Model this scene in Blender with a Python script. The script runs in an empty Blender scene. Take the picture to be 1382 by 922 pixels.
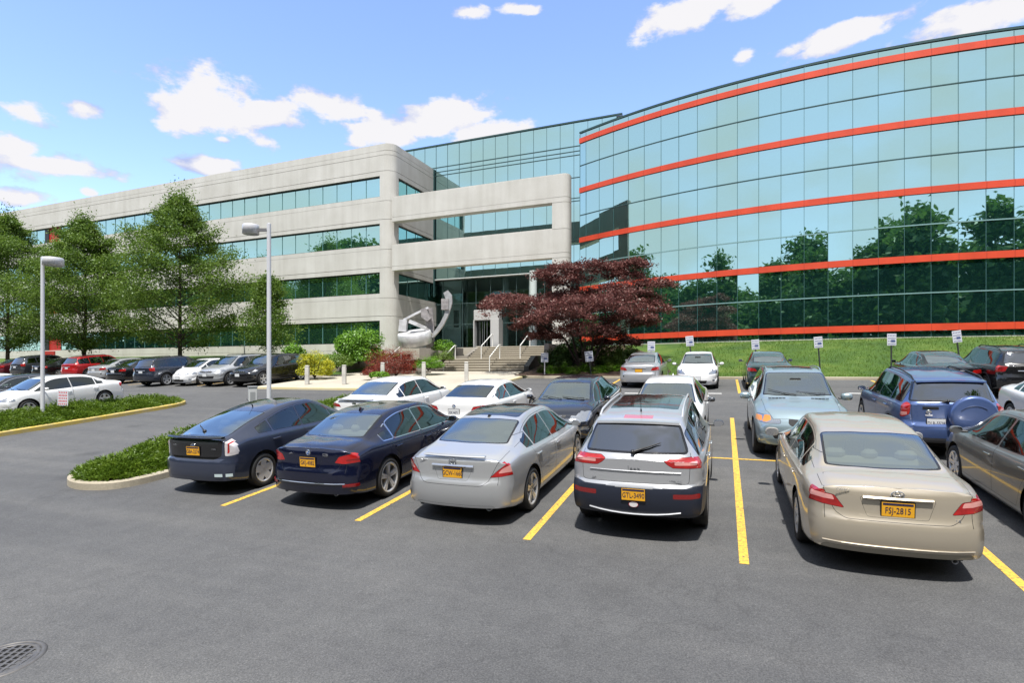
import bpy, bmesh, math, random
import numpy as np
from mathutils import Vector, Matrix
random.seed(7); RNG = np.random.default_rng(7)
SC = bpy.context.scene
COL = SC.collection
PI = math.pi

# ---------------------------------------------------------------- frame
# world: x runs along the stall rows, y up the lot towards the buildings, z up; the eye is at the origin height
F, CX, HY = 760.0, 691.0, 501.0
TH = math.atan(285.6/760.0); CT, ST = math.cos(TH), math.sin(TH)
SLOPE, Z0 = 0.088, -2.96
def gz(x, y):
    """height of the sloping lot"""
    return Z0+SLOPE*max(2.5, min(y, 32.0))
def c2w(X, Y, Z=0.0): return Vector((CT*X-ST*Y, ST*X+CT*Y, Z))
def wp(px, py, d): return c2w((px-CX)/F*d, d, (HY-py)/F*d)
def gp(px, py, dz=0.0):
    k = (px-CX)/F; m = (HY-py)/F
    d = (Z0+dz)/(m-SLOPE*(ST*k+CT)); return wp(px, py, d)
def w2p(p):
    X = CT*p[0]+ST*p[1]; Y = -ST*p[0]+CT*p[1]
    return (CX+F*X/Y, HY-F*p[2]/Y, Y)

# ---------------------------------------------------------------- materials
MATS = {}
def nodes(name):
    m = bpy.data.materials.new(name); m.use_nodes = True
    nt = m.node_tree; b = nt.nodes['Principled BSDF']
    return m, nt, b
def lk(nt, a, b): nt.links.new(a, b)
def mat(name, col, rough=0.6, metal=0.0, coat=0.0, emit=None, var=0.0, vscale=8.0, bump=0.0, bscale=40.0, spec=0.5, var2=None):
    if name in MATS: return MATS[name]
    m, nt, b = nodes(name)
    b.inputs['Base Color'].default_value = (*col, 1)
    b.inputs['Roughness'].default_value = rough
    b.inputs['Metallic'].default_value = metal
    b.inputs['Coat Weight'].default_value = coat
    b.inputs['Coat Roughness'].default_value = 0.03
    b.inputs['Specular IOR Level'].default_value = spec
    if var > 0 or bump > 0 or var2:
        tc = nt.nodes.new('ShaderNodeTexCoord')
    if var > 0 or var2:
        n = nt.nodes.new('ShaderNodeTexNoise'); n.inputs['Scale'].default_value = vscale; n.inputs['Detail'].default_value = 6
        lk(nt, tc.outputs['Object'], n.inputs['Vector'])
        r = nt.nodes.new('ShaderNodeMapRange'); r.inputs[1].default_value = .3; r.inputs[2].default_value = .7
        lk(nt, n.outputs['Fac'], r.inputs[0])
        mx = nt.nodes.new('ShaderNodeMix'); mx.data_type = 'RGBA'
        c2 = var2 or tuple(min(1, c*(1+var)) for c in col); c1 = col if var2 else tuple(c*(1-var) for c in col)
        mx.inputs[6].default_value = (*c1, 1); mx.inputs[7].default_value = (*c2, 1)
        lk(nt, r.outputs[0], mx.inputs[0]); lk(nt, mx.outputs[2], b.inputs['Base Color'])
    if bump > 0:
        n2 = nt.nodes.new('ShaderNodeTexNoise'); n2.inputs['Scale'].default_value = bscale; n2.inputs['Detail'].default_value = 4
        lk(nt, tc.outputs['Object'], n2.inputs['Vector'])
        bp = nt.nodes.new('ShaderNodeBump'); bp.inputs['Strength'].default_value = bump; bp.inputs['Distance'].default_value = .02
        lk(nt, n2.outputs['Fac'], bp.inputs['Height']); lk(nt, bp.outputs[0], b.inputs['Normal'])
    MATS[name] = m
    return m
def paint(name, col, metal=0.35, rough=0.32):
    if name in MATS: return MATS[name]
    m, nt, b = nodes(name)
    b.inputs['Base Color'].default_value = (*col, 1); b.inputs['Metallic'].default_value = metal
    b.inputs['Roughness'].default_value = rough; b.inputs['Coat Weight'].default_value = 1.0; b.inputs['Coat Roughness'].default_value = .04
    # faint road dust towards the sills plus flake
    tc = nt.nodes.new('ShaderNodeTexCoord')
    n = nt.nodes.new('ShaderNodeTexNoise'); n.inputs['Scale'].default_value = 2.2; n.inputs['Detail'].default_value = 8
    lk(nt, tc.outputs['Object'], n.inputs['Vector'])
    r = nt.nodes.new('ShaderNodeMapRange'); r.inputs[1].default_value = .35; r.inputs[2].default_value = .8; r.inputs[3].default_value = .03; r.inputs[4].default_value = .10
    lk(nt, n.outputs['Fac'], r.inputs[0]); lk(nt, r.outputs[0], b.inputs['Coat Roughness'])
    v = nt.nodes.new('ShaderNodeTexNoise'); v.inputs['Scale'].default_value = 900
    lk(nt, tc.outputs['Object'], v.inputs['Vector'])
    bp = nt.nodes.new('ShaderNodeBump'); bp.inputs['Strength'].default_value = .03; bp.inputs['Distance'].default_value = .002
    lk(nt, v.outputs['Fac'], bp.inputs['Height']); lk(nt, bp.outputs[0], b.inputs['Normal'])
    MATS[name] = m
    return m
def glassmat(name, tint=(.5, .6, .57), refl=.16, dark=0.0, gcol=(.9, 1, .98)):
    """thin car glass: see-through tint under a fresnel mirror"""
    if name in MATS: return MATS[name]
    m = bpy.data.materials.new(name); m.use_nodes = True; nt = m.node_tree; nt.nodes.clear()
    o = nt.nodes.new('ShaderNodeOutputMaterial')
    t = nt.nodes.new('ShaderNodeBsdfTransparent'); t.inputs[0].default_value = (*tint, 1)
    g = nt.nodes.new('ShaderNodeBsdfGlossy'); g.inputs[0].default_value = (*gcol, 1); g.inputs['Roughness'].default_value = .02
    fr = nt.nodes.new('ShaderNodeFresnel'); fr.inputs[0].default_value = 1.5
    ad = nt.nodes.new('ShaderNodeMath'); ad.operation = 'ADD'; ad.use_clamp = True; ad.inputs[1].default_value = refl
    lk(nt, fr.outputs[0], ad.inputs[0])
    mx = nt.nodes.new('ShaderNodeMixShader')
    lk(nt, ad.outputs[0], mx.inputs[0]); lk(nt, t.outputs[0], mx.inputs[1]); lk(nt, g.outputs[0], mx.inputs[2])
    lk(nt, mx.outputs[0], o.inputs[0]); MATS[name] = m
    return m

# ---------------------------------------------------------------- objects
def setp(o, label=None, cat=None, group=None, kind=None):
    if label: o['label'] = label
    if cat: o['category'] = cat
    if group: o['group'] = group
    if kind: o['kind'] = kind
    return o
def empty(name, loc=(0, 0, 0), rz=0, label=None, cat=None, group=None, rx=0):
    o = bpy.data.objects.new(name, None); COL.objects.link(o)
    o.location = loc; o.rotation_euler = (rx, 0, rz); o.empty_display_size = .2
    return setp(o, label, cat, group)
def link(name, me, parent=None):
    o = bpy.data.objects.new(name, me); COL.objects.link(o)
    if parent is not None: o.parent = parent
    return o
def copy_tree(o, parent=None):
    c = o.copy(); COL.objects.link(c)
    if parent is not None: c.parent = parent
    for ch in list(o.children): copy_tree(ch, c)
    return c
def asmats(m): return m if isinstance(m, (list, tuple)) else [m]
class MB:
    """collects simple solids into one mesh"""
    def __init__(s): s.v = []; s.f = []; s.m = []; s.sm = []
    def add(s, vs, fs, m=0, smooth=False):
        b = len(s.v); s.v += [tuple(v) for v in vs]
        for f in fs: s.f.append([b+i for i in f]); s.m.append(m); s.sm.append(smooth)
        return s
    def box(s, c, d, rz=0, m=0, rx=0, ry=0, bev=0):
        hx, hy, hz = d[0]/2, d[1]/2, d[2]/2
        M = Matrix.Rotation(rz, 3, 'Z') @ Matrix.Rotation(ry, 3, 'Y') @ Matrix.Rotation(rx, 3, 'X')
        if bev > 0:
            bev = min(bev, hx*.9, hy*.9, hz*.9)
            vs = []; 
            for (sx, sy, sz) in [(-1,-1,-1),(1,-1,-1),(1,1,-1),(-1,1,-1),(-1,-1,1),(1,-1,1),(1,1,1),(-1,1,1)]:
                for k in range(3):
                    q = [sx*hx, sy*hy, sz*hz]
                    for j in range(3):
                        if j != k: q[j] -= (sx, sy, sz)[j]*bev
                    vs.append(q)
            bm = bmesh.new()
            for q in vs: bm.verts.new(q)
            bmesh.ops.convex_hull(bm, input=bm.verts)
            bm.verts.index_update()
            vv = [Vector(c)+M@v.co for v in bm.verts]; ff = [[v.index for v in f.verts] for f in bm.faces]
            bm.free(); return s.add(vv, ff, m)
        vs = [Vector(c)+M@Vector(q) for q in [(-hx,-hy,-hz),(hx,-hy,-hz),(hx,hy,-hz),(-hx,hy,-hz),(-hx,-hy,hz),(hx,-hy,hz),(hx,hy,hz),(-hx,hy,hz)]]
        return s.add(vs, [(0,3,2,1),(4,5,6,7),(0,1,5,4),(1,2,6,5),(2,3,7,6),(3,0,4,7)], m)
    def tube(s, pts, r, n=8, m=0, cap=True, smooth=True):
        pts = [Vector(p) for p in pts]; rs = r if isinstance(r, (list, tuple)) else [r]*len(pts)
        vs = []; up = None
        for i, p in enumerate(pts):
            a = pts[max(i-1, 0)]; b = pts[min(i+1, len(pts)-1)]; t = (b-a).normalized()
            if up is None: up = t.orthogonal().normalized()
            up = (up-t*up.dot(t)); up = up.normalized() if up.length > 1e-5 else t.orthogonal().normalized()
            w = t.cross(up)
            for k in range(n):
                an = 2*PI*k/n; vs.append(p+(up*math.cos(an)+w*math.sin(an))*rs[i])
        fs = []
        for i in range(len(pts)-1):
            for k in range(n):
                k2 = (k+1) % n; fs.append((i*n+k, i*n+k2, (i+1)*n+k2, (i+1)*n+k))
        s.add(vs, fs, m, smooth)
        if cap: s.add(vs[:n], [tuple(range(n))[::-1]], m); s.add(vs[-n:], [tuple(range(n))], m)
        return s
    def lathe(s, prof, c=(0,0,0), axis='Z', n=24, m=0, smooth=True, rot=None):
        """prof: (radius, height) list"""
        vs = []
        for (r, h) in prof:
            for k in range(n):
                a = 2*PI*k/n; q = (r*math.cos(a), r*math.sin(a), h)
                if axis == 'X': q = (q[2], q[0], q[1])
                elif axis == 'Y': q = (q[0], q[2], q[1])
                q = Vector(q)
                if rot is not None: q = rot @ q
                vs.append(Vector(c)+q)
        fs = [(i*n+k, i*n+(k+1) % n, (i+1)*n+(k+1) % n, (i+1)*n+k) for i in range(len(prof)-1) for k in range(n)]
        return s.add(vs, fs, m, smooth)
    def prism(s, poly, z0, z1, m=0, smooth=False):
        n = len(poly); vs = [(p[0], p[1], z0) for p in poly]+[(p[0], p[1], z1) for p in poly]
        fs = [tuple(range(n))[::-1], tuple(range(n, 2*n))]+[(i, (i+1) % n, n+(i+1) % n, n+i) for i in range(n)]
        return s.add(vs, fs, m, smooth)
    def mesh(s, name, mats):
        me = bpy.data.meshes.new(name); me.from_pydata(s.v, [], s.f)
        for mm in asmats(mats): me.materials.append(mm)
        me.polygons.foreach_set('material_index', s.m); me.polygons.foreach_set('use_smooth', s.sm)
        bm = bmesh.new(); bm.from_mesh(me); bmesh.ops.recalc_face_normals(bm, faces=bm.faces); bm.to_mesh(me); bm.free()
        me.update(); return me
    def build(s, name, mats, parent=None): return link(name, s.mesh(name, mats), parent)
def npmesh(name, V, Fq, mats, midx=None, smooth=False):
    """fast mesh from numpy quads/tris"""
    V = np.asarray(V, dtype=np.float32); Fq = np.asarray(Fq, dtype=np.int32); k = Fq.shape[1]
    me = bpy.data.meshes.new(name); me.vertices.add(len(V)); me.vertices.foreach_set('co', V.ravel())
    me.loops.add(Fq.size); me.loops.foreach_set('vertex_index', Fq.ravel())
    me.polygons.add(len(Fq)); me.polygons.foreach_set('loop_start', np.arange(0, Fq.size, k, dtype=np.int32))
    me.polygons.foreach_set('loop_total', np.full(len(Fq), k, dtype=np.int32))
    for mm in asmats(mats): me.materials.append(mm)
    if midx is not None: me.polygons.foreach_set('material_index', np.asarray(midx, dtype=np.int32))
    if smooth: me.polygons.foreach_set('use_smooth', [True]*len(Fq))
    me.update(calc_edges=True); me.validate(); return me
_txt = {}
def textmesh(s, size, depth=.001, key=None):
    k = (s, size, depth)
    if k in _txt: return _txt[k]
    cu = bpy.data.curves.new('lettering', 'FONT'); cu.body = s; cu.size = size; cu.align_x = 'CENTER'; cu.align_y = 'CENTER'
    cu.extrude = depth; cu.resolution_u = 2
    ob = bpy.data.objects.new('lettering', cu); COL.objects.link(ob)
    dg = bpy.context.evaluated_depsgraph_get(); me = bpy.data.meshes.new_from_object(ob.evaluated_get(dg))
    me.name = 'lettering'; bpy.data.objects.remove(ob); bpy.data.curves.remove(cu)
    _txt[k] = me; return me
def pchip(xs, ys):
    x = np.array(xs, float); y = np.array(ys, float); h = np.diff(x); d = np.diff(y)/h
    m = np.zeros(len(x)); m[0] = d[0]; m[-1] = d[-1]
    for i in range(1, len(x)-1):
        if d[i-1]*d[i] > 0:
            w1 = 2*h[i]+h[i-1]; w2 = h[i]+2*h[i-1]; m[i] = (w1+w2)/(w1/d[i-1]+w2/d[i])
    def f(t):
        t = np.clip(np.asarray(t, float), x[0], x[-1]); i = np.clip(np.searchsorted(x, t)-1, 0, len(h)-1)
        u = (t-x[i])/h[i]; a = y[i]; b = y[i+1]
        return (2*u**3-3*u**2+1)*a+(u**3-2*u**2+u)*h[i]*m[i]+(-2*u**3+3*u**2)*b+(u**3-u**2)*h[i]*m[i+1]
    return f
# ================================================================ cars
# car space: x to the car's right, y forward (rear bumper at -L/2), z up from the road
GLASS = glassmat('car_glass', (.44, .52, .49), .07)
GLASSF = glassmat('car_windscreen', (.55, .63, .6), .30)
GLASSR = glassmat('rear_glass_bright', (.50, .57, .55), .36)
GLASSD = glassmat('privacy_glass', (.10, .11, .115), .20, gcol=(.9, .95, 1))
BLK = mat('black_trim', (.012, .012, .013), .45)
GBLK = mat('gloss_black', (.008, .008, .009), .12, coat=.6)
GREYP = mat('grey_plastic', (.045, .047, .055), .55)
RUB = mat('tyre_rubber', (.018, .018, .019), .8, bump=.3, bscale=60)
ALLOY = mat('alloy', (.62, .63, .65), .30, .35, coat=.5)
CHROME = mat('chrome', (.75, .76, .78), .12, 1.0)
REDL = mat('red_lens', (.36, .006, .005), .22, coat=1, var=.25, vscale=14)
REDD = mat('dark_red_lens', (.2, .004, .004), .15, coat=1)
CLRL = mat('clear_lens', (.40, .42, .45), .18, .75, coat=1)
PINKL = mat('pale_red_lens', (.72, .33, .30), .15, coat=1)
ORNL = mat('amber_lens', (.75, .25, .03), .15, coat=1)
PLATE = mat('orange_plate', (.80, .40, .02), .5)
PLATEW = mat('white_plate', (.70, .72, .74), .5)
PTEXT = mat('plate_navy', (.02, .02, .07), .5)
SEATB = mat('beige_seat', (.42, .38, .30), .8)
SEATG = mat('grey_seat', (.13, .13, .13), .8)
SEATK = mat('black_seat', (.03, .03, .03), .7)
WELL = mat('wheel_well', (.006, .006, .006), .95)
DISC = mat('brake_disc', (.16, .16, .165), .4, .8)

def resample(k, sub):
    out = []
    return np.linspace(0, k-1, (k-1)*sub+1)
def rnd(poly, r, n=3):
    """fillet a polygon's corners"""
    out = []; N = len(poly)
    for i in range(N):
        p0, p, p1 = Vector(poly[i-1]), Vector(poly[i]), Vector(poly[(i+1) % N])
        a = (p0-p); b = (p1-p); rr = min(r, a.length*.45, b.length*.45)
        a = p+a.normalized()*rr; b = p+b.normalized()*rr
        for k in range(n+1):
            t = k/n; q = a*(1-t)**2+p*2*t*(1-t)+b*t*t; out.append((q.x, q.y))
    return out
def area(p): return sum(p[i-1][0]*p[i][1]-p[i][0]*p[i-1][1] for i in range(len(p)))/2
def inset(poly, d):
    s = 1 if area(poly) > 0 else -1; out = []; N = len(poly)
    for i in range(N):
        p0, p, p1 = Vector(poly[i-1]), Vector(poly[i]), Vector(poly[(i+1) % N])
        e1 = (p-p0); e2 = (p1-p)
        if e1.length < 1e-6 or e2.length < 1e-6: out.append(tuple(p)); continue
        e1.normalize(); e2.normalize()
        n1 = Vector((-e1.y, e1.x))*s; n2 = Vector((-e2.y, e2.x))*s
        b = n1+n2
        if b.length < 1e-6: b = n1
        b.normalize(); c = max(.35, b.dot(n1)); q = p+b*(d/c); out.append((q.x, q.y))
    return out
def pip(p, poly):
    x, y = p; c = False; j = len(poly)-1
    for i in range(len(poly)):
        xi, yi = poly[i]; xj, yj = poly[j]
        if (yi > y) != (yj > y) and x < (xj-xi)*(y-yi)/(yj-yi)+xi: c = not c
        j = i
    return c

class Car:
    def __init__(s, sp):
        s.sp = sp; s.L = sp['L']; s.W = sp['W']; s.H = sp['H']
        s.ftop = pchip(*zip(*sp['top'])); s.fbelt = pchip(*zip(*sp['belt'])); s.ffloor = pchip(*zip(*sp['floor']))
        s.fplan = pchip(*zip(*sp['plan'])); s.frear = pchip(*zip(*sp['rear'])); s.ffront = pchip(*zip(*sp['front']))
        s.mid = sp.get('mid', s.L*.5); s.rw = sp['roofw']; s.bow = sp.get('bow', .13)
    def sec(s, t):
        """half section at station t -> list of (x, z)"""
        w = s.W/2*float(s.fplan(t)); z0 = float(s.ffloor(t)); zb = float(s.fbelt(t))
        def T(fr): return float(s.ftop(t+s.bow*math.tanh((t-s.mid)/.6)*fr*fr))
        zt = T(0); ztr = T(.8)
        h = min(1, max(0, (ztr-zb-.02)/(s.H-.03-zb))); h = h**.8
        wr = (1-h)*(w*.86)+h*s.rw
        ztm = T(.5)
        ze = zb+(ztr-zb)*(.55+.45*h)-.055*h if ztr > zb else ztr
        ze = max(ze, zb+.004)
        wc = w*.935
        P = [(0, z0), (w*.8, z0), (w*.93, z0+.015), (w*.975, z0+.09), (w*.992, z0+(zb-z0)*.35), (w, z0+(zb-z0)*.55),
             (w*.99, zb-(zb-z0)*.22), (w*.965, zb-.035), (wc, zb), (wc+(wr-wc)*.35, zb+(ze-zb)*.38), (wc+(wr-wc)*.72, zb+(ze-zb)*.74),
             (wr, ze), (wr-.05-.05*(1-h), ze+(ztm-ze)*.62), (wr*.62, ztm-.012*h+0*(ztm)), (wr*.3, (ztm+zt)/2+.003), (0, zt)]
        P[13] = (wr*.62, max(P[12][1], ztm-.008))
        return P
    def edge(s, t):
        P = s.sec(t); return P[11]
    def warp(s, x, y, z, w):
        sp = s.sp; hl = s.L/2
        fx = min(1, abs(x)/max(w, .01))
        def K(c, p): return c*(1-max(0, 1-fx**p)**(1/p))
        bl = .85
        yr = y+hl
        if yr < bl:
            sh = float(s.frear(z))+K(sp.get('cr', .26), sp.get('pr', 2.6))
            y += sh*(1-yr/bl)**1.0
        yf = hl-y
        if yf < bl:
            sh = float(s.ffront(z))+K(sp.get('cf', .42), sp.get('pf', 2.4))
            y -= sh*(1-yf/bl)**1.0
        return (x, y, z)
    def body(s, step=.055, sub=3):
        L = s.L
        st = [0, .012, .03, .06, .1, .14, .19, .24, .29, .34]
        st2 = list(np.arange(.39, L-.39, step)); e = [L-q for q in st][::-1]
        st = st+st2+e
        if step > .08: st = st[::2]+([] if st[::2][-1] == L else [L])
        n = 16; R = resample(n, sub); rows = []
        for t in st:
            P = s.sec(t); xs = pchip(range(n), [p[0] for p in P])(R); zs = pchip(range(n), [p[1] for p in P])(R)
            rows.append((t, xs, zs))
        V = []; idx = {}; m = len(R); faces = []
        wmax = [max(r[1]) for r in rows]
        for j, (t, xs, zs) in enumerate(rows):
            for i in range(m):
                for sd in (1, -1):
                    if sd == -1 and (i == 0 or i == m-1): idx[(j, i, -1)] = idx[(j, i, 1)]; continue
                    idx[(j, i, sd)] = len(V); V.append(s.warp(sd*xs[i], t-L/2, zs[i], wmax[j]))
        for j in range(len(rows)-1):
            for i in range(m-1):
                for sd in (1, -1):
                    q = [idx[(j, i, sd)], idx[(j, i+1, sd)], idx[(j+1, i+1, sd)], idx[(j+1, i, sd)]]
                    if sd == 1: q = q[::-1]
                    faces.append(q)
        C = 7 if step < .08 else 4
        for (j, fl) in ((0, 1), (len(rows)-1, -1)):
            t, xs, zs = rows[j]; prev = None
            for i in range(m):
                cur = [idx[(j, i, 1)]]
                for c in range(1, 2*C):
                    f = 1-c/C; 
                    if i in (0, m-1): cur.append(cur[0]); continue
                    V.append(s.warp(f*xs[i], t-L/2, zs[i], wmax[j])); cur.append(len(V)-1)
                cur.append(idx[(j, i, -1)])
                if prev:
                    for c in range(2*C):
                        q = [prev[c], prev[c+1], cur[c+1], cur[c]]; q2 = []
                        for a in q:
                            if a not in q2: q2.append(a)
                        if len(q2) > 2: faces.append(q2 if fl == 1 else q2[::-1])
                prev = cur
        bm = bmesh.new(); vv = [bm.verts.new(v) for v in V]
        for f in faces:
            try: bm.faces.new([vv[i] for i in f])
            except ValueError: pass
        bmesh.ops.remove_doubles(bm, verts=bm.verts, dist=.0008)
        bmesh.ops.recalc_face_normals(bm, faces=bm.faces)
        s.bm = bm; s.lay = bm.faces.layers.int.new('tag'); s.tags = {'body': 0}
        return bm
    def tag(s, name):
        if name not in s.tags: s.tags[name] = len(s.tags)
        return s.tags[name]
    def cut(s, poly, ax, name, side=0, only=None, sgn=0, delete=False, nmin=.12, xmin=0, ends=0):
        """cookie-cut a region of the shell. ax X: poly (s,z) both sides; Y: (x,z), sgn -1 rear 1 front; Z: (x,s) top"""
        bm = s.bm; lay = s.lay; hl = s.L/2
        if ax == 'X': to = lambda v: (v[1]+hl, v[2]); d3 = Vector((1, 0, 0)); mk = lambda p: Vector((0, p[0]-hl, p[1]))
        elif ax == 'Y': to = lambda v: (v[0], v[2]); d3 = Vector((0, 1, 0)); mk = lambda p: Vector((p[0], 0, p[1]))
        else: to = lambda v: (v[0], v[1]+hl); d3 = Vector((0, 0, 1)); mk = lambda p: Vector((p[0], p[1]-hl, 0))
        x0 = min(p[0] for p in poly)-.02; x1 = max(p[0] for p in poly)+.02; y0 = min(p[1] for p in poly)-.02; y1 = max(p[1] for p in poly)+.02
        oi = None if only is None else {s.tag(o) for o in only}
        def ok(f):
            n = f.normal
            if xmin or ends:
                c_ = f.calc_center_bounds()
                if abs(c_.x) < xmin or (ends and hl-abs(c_.y) > ends): return False
            if ax == 'X':
                if abs(n.x) < nmin: return False
                if side and f.calc_center_bounds().x*side < 0: return False
            elif ax == 'Y':
                if n.y*sgn < nmin: return False
            elif n.z < nmin: return False
            if oi is not None and f[lay] not in oi: return False
            return True
        ia, ib = {'X': (1, 2), 'Y': (0, 2), 'Z': (0, 1)}[ax]; oa, ob = {'X': (hl, 0), 'Y': (0, 0), 'Z': (0, hl)}[ax]
        x0 -= oa; x1 -= oa; y0 -= ob; y1 -= ob
        B = s.__dict__.setdefault('bounds', {})
        def bd(f):
            r = B.get(f)
            if r is None:
                cs = [v.co for v in f.verts]; xs = [q[0] for q in cs]; ys = [q[1] for q in cs]; zs = [q[2] for q in cs]
                r = B[f] = ((min(xs), min(ys), min(zs)), (max(xs), max(ys), max(zs)))
            return r
        sel = []
        for f in bm.faces:
            lo_, hi_ = bd(f)
            if hi_[ia] < x0 or lo_[ia] > x1 or hi_[ib] < y0 or lo_[ib] > y1: continue
            if ok(f): sel.append((f, lo_[ia], hi_[ia], lo_[ib], hi_[ib]))
        if not sel: return
        N = len(poly); S = {q[0]: q[1:] for q in sel}
        for i in range(N):
            a = mk(poly[i-1]); b = mk(poly[i]); e = b-a
            if e.length < 1e-5: continue
            no = e.cross(d3).normalized()
            lx0 = min(a[ia], b[ia])-.004; lx1 = max(a[ia], b[ia])+.004; ly0 = min(a[ib], b[ib])-.004; ly1 = max(a[ib], b[ib])+.004
            fs = [f for f, q in S.items() if q[1] > lx0 and q[0] < lx1 and q[3] > ly0 and q[2] < ly1]
            if not fs: continue
            g = list(fs)+list({e for f in fs for e in f.edges})+list({v for f in fs for v in f.verts})
            r = bmesh.ops.bisect_plane(bm, geom=g, dist=1e-5, plane_co=a, plane_no=no)
            for f in r['geom']:
                if isinstance(f, bmesh.types.BMFace) and f not in S:
                    B.pop(f, None); l_, h_ = bd(f); S[f] = (l_[ia], h_[ia], l_[ib], h_[ib])
        t = s.tag(name) if not delete else -1; kill = []
        for f in S:
            if not f.is_valid: continue
            c = f.calc_center_median()
            if pip(to(c), poly):
                if delete: kill.append(f)
                else: f[lay] = t
        if kill: bmesh.ops.delete(bm, geom=kill, context='FACES')
    def panel(s, poly, ax, name, gap=.006, seam='seam', **k):
        s.cut(poly, ax, seam, **k); s.cut(inset(poly, gap), ax, name, **k)
    def window(s, poly, ax, name, frit=.022, **k):
        s.cut(poly, ax, 'frit', **k); s.cut(inset(poly, frit), ax, name, **k)
    def split(s):
        """-> {tag: mesh data} with shared smooth normals"""
        bm = s.bm; bm.normal_update(); inv = {v: k for k, v in s.tags.items()}; groups = {}
        for f in bm.faces: groups.setdefault(inv[f[s.lay]], []).append(f)
        out = {}
        for g in [q for q in groups if q.split('_')[0] in ('trunk', 'tailgate', 'hood', 'tail', 'head', 'bumper', 'panel2', 'grille', 'skirt', 'platewell')]:
            left = set(groups[g]); isl = []
            while left:
                st_ = [left.pop()]; cur = []
                while st_:
                    f = st_.pop(); cur.append(f)
                    for e in f.edges:
                        for h in e.link_faces:
                            if h in left: left.discard(h); st_.append(h)
                isl.append((sum(f.calc_area() for f in cur), cur))
            isl.sort(key=lambda q: -q[0]); groups[g] = isl[0][1]
            for _, fs in isl[1:]: groups.setdefault('body', []).extend(fs)
        for g, fs in groups.items():
            m = {}; V = []; N = []; Fq = []
            for f in fs:
                q = []
                for v in f.verts:
                    if v not in m: m[v] = len(V); V.append(tuple(v.co)); N.append(tuple(v.normal))
                    q.append(m[v])
                Fq.append(q)
            out[g] = (V, N, Fq)
        bm.free(); return out
    def side_poly(s, a, b, lo, up, n=10):
        """glass outline between stations a and b"""
        ts = np.linspace(a, b, n); top = []; bot = []
        for t in ts:
            z1 = s.edge(t)[1]-up; z0 = float(s.fbelt(t))+lo
            if z1-z0 < .015: continue
            top.append((t, z1)); bot.append((t, z0))
        if len(top) < 2: return None
        return bot+top[::-1]
def mkmesh(name, data, mats, midx=None):
    V, N, Fq = data
    me = bpy.data.meshes.new(name); me.from_pydata(V, [], Fq)
    for m in asmats(mats): me.materials.append(m)
    me.polygons.foreach_set('use_smooth', [True]*len(Fq))
    if midx: me.polygons.foreach_set('material_index', midx)
    me.update()
    if len(me.vertices) == len(N):
        try: me.normals_split_custom_set_from_vertices(N)
        except Exception: pass
    return me
def join(datas):
    V = []; N = []; Fq = []; mi = []
    for k, d in enumerate(datas):
        if d is None: continue
        b = len(V); V += d[0]; N += d[1]; Fq += [[i+b for i in f] for f in d[2]]; mi += [k]*len(d[2])
    return (V, N, Fq), mi

def make_wheel(root, x, y, R, wd, style, n=28):
    sd = 1 if x > 0 else -1; rr = R*style.get('rim', .70)
    m = MB(); h = wd/2
    prof = [(rr-.005, -h*.8), (rr+.01, -h*.95), (R-.03, -h), (R-.008, -h*.86), (R, -h*.6), (R, h*.6), (R-.008, h*.86), (R-.03, h), (rr+.01, h*.95), (rr-.005, h*.8)]
    m.lathe(prof, axis='X', n=n)
    w = m.build('wheel', RUB, root); w.location = (x, y, R)
    r = MB()
    r.lathe([(rr, -h*.8), (rr-.012, -h*.6), (rr-.02, h*.5), (rr-.008, h*.8), (rr+.006, h*.86), (rr+.006, h*.92), (rr-.012, h*.9), (rr-.03, h*.75)], axis='X', n=n, m=0)
    r.lathe([(0.001, -.01), (rr*.62, -.01), (rr*.62, 0.01), (.001, .01)], axis='X', n=n, m=1)
    r.lathe([(rr-.02, -h*.7), (.001, -h*.7)], axis='X', n=n, m=2)
    ns = style.get('n', 5); tw = style.get('w', .07); dbl = style.get('dbl', False)
    for k in range(ns):
        a = 2*PI*k/ns+.3
        offs = (-.13, .13) if dbl else (0,)
        for o in offs:
            c, s_ = math.cos(a), math.sin(a); c2, s2 = math.cos(a+o), math.sin(a+o)
            p = Vector((0, c, s_)); p2 = Vector((0, c2, s2)); tn = Vector((0, -s_, c))
            x0, x1 = h*.45, h*.84
            w0, w1 = tw*(.5 if dbl else .75), tw*(.38 if dbl else style.get('wo', .55))
            A = p*(rr*.12); B = p2*(rr-.012)
            vs = [A-tn*w0+Vector((x0+.03, 0, 0)), A+tn*w0+Vector((x0+.03, 0, 0)), B+tn*w1+Vector((x1, 0, 0)), B-tn*w1+Vector((x1, 0, 0))]
            vs += [v-Vector((.035, 0, 0)) for v in vs]
            r.add(vs, [(0, 1, 2, 3), (7, 6, 5, 4), (0, 4, 5, 1), (1, 5, 6, 2), (2, 6, 7, 3), (3, 7, 4, 0)], 0)
    r.lathe([(rr*.22, h*.3), (rr*.2, h*.62), (rr*.15, h*.68), (.001, h*.69)], axis='X', n=16, m=0)
    o = r.build('rim', [style.get('mat', ALLOY), DISC, WELL], w)
    if sd < 0: o.rotation_euler = (0, 0, PI)
    return w

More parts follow.
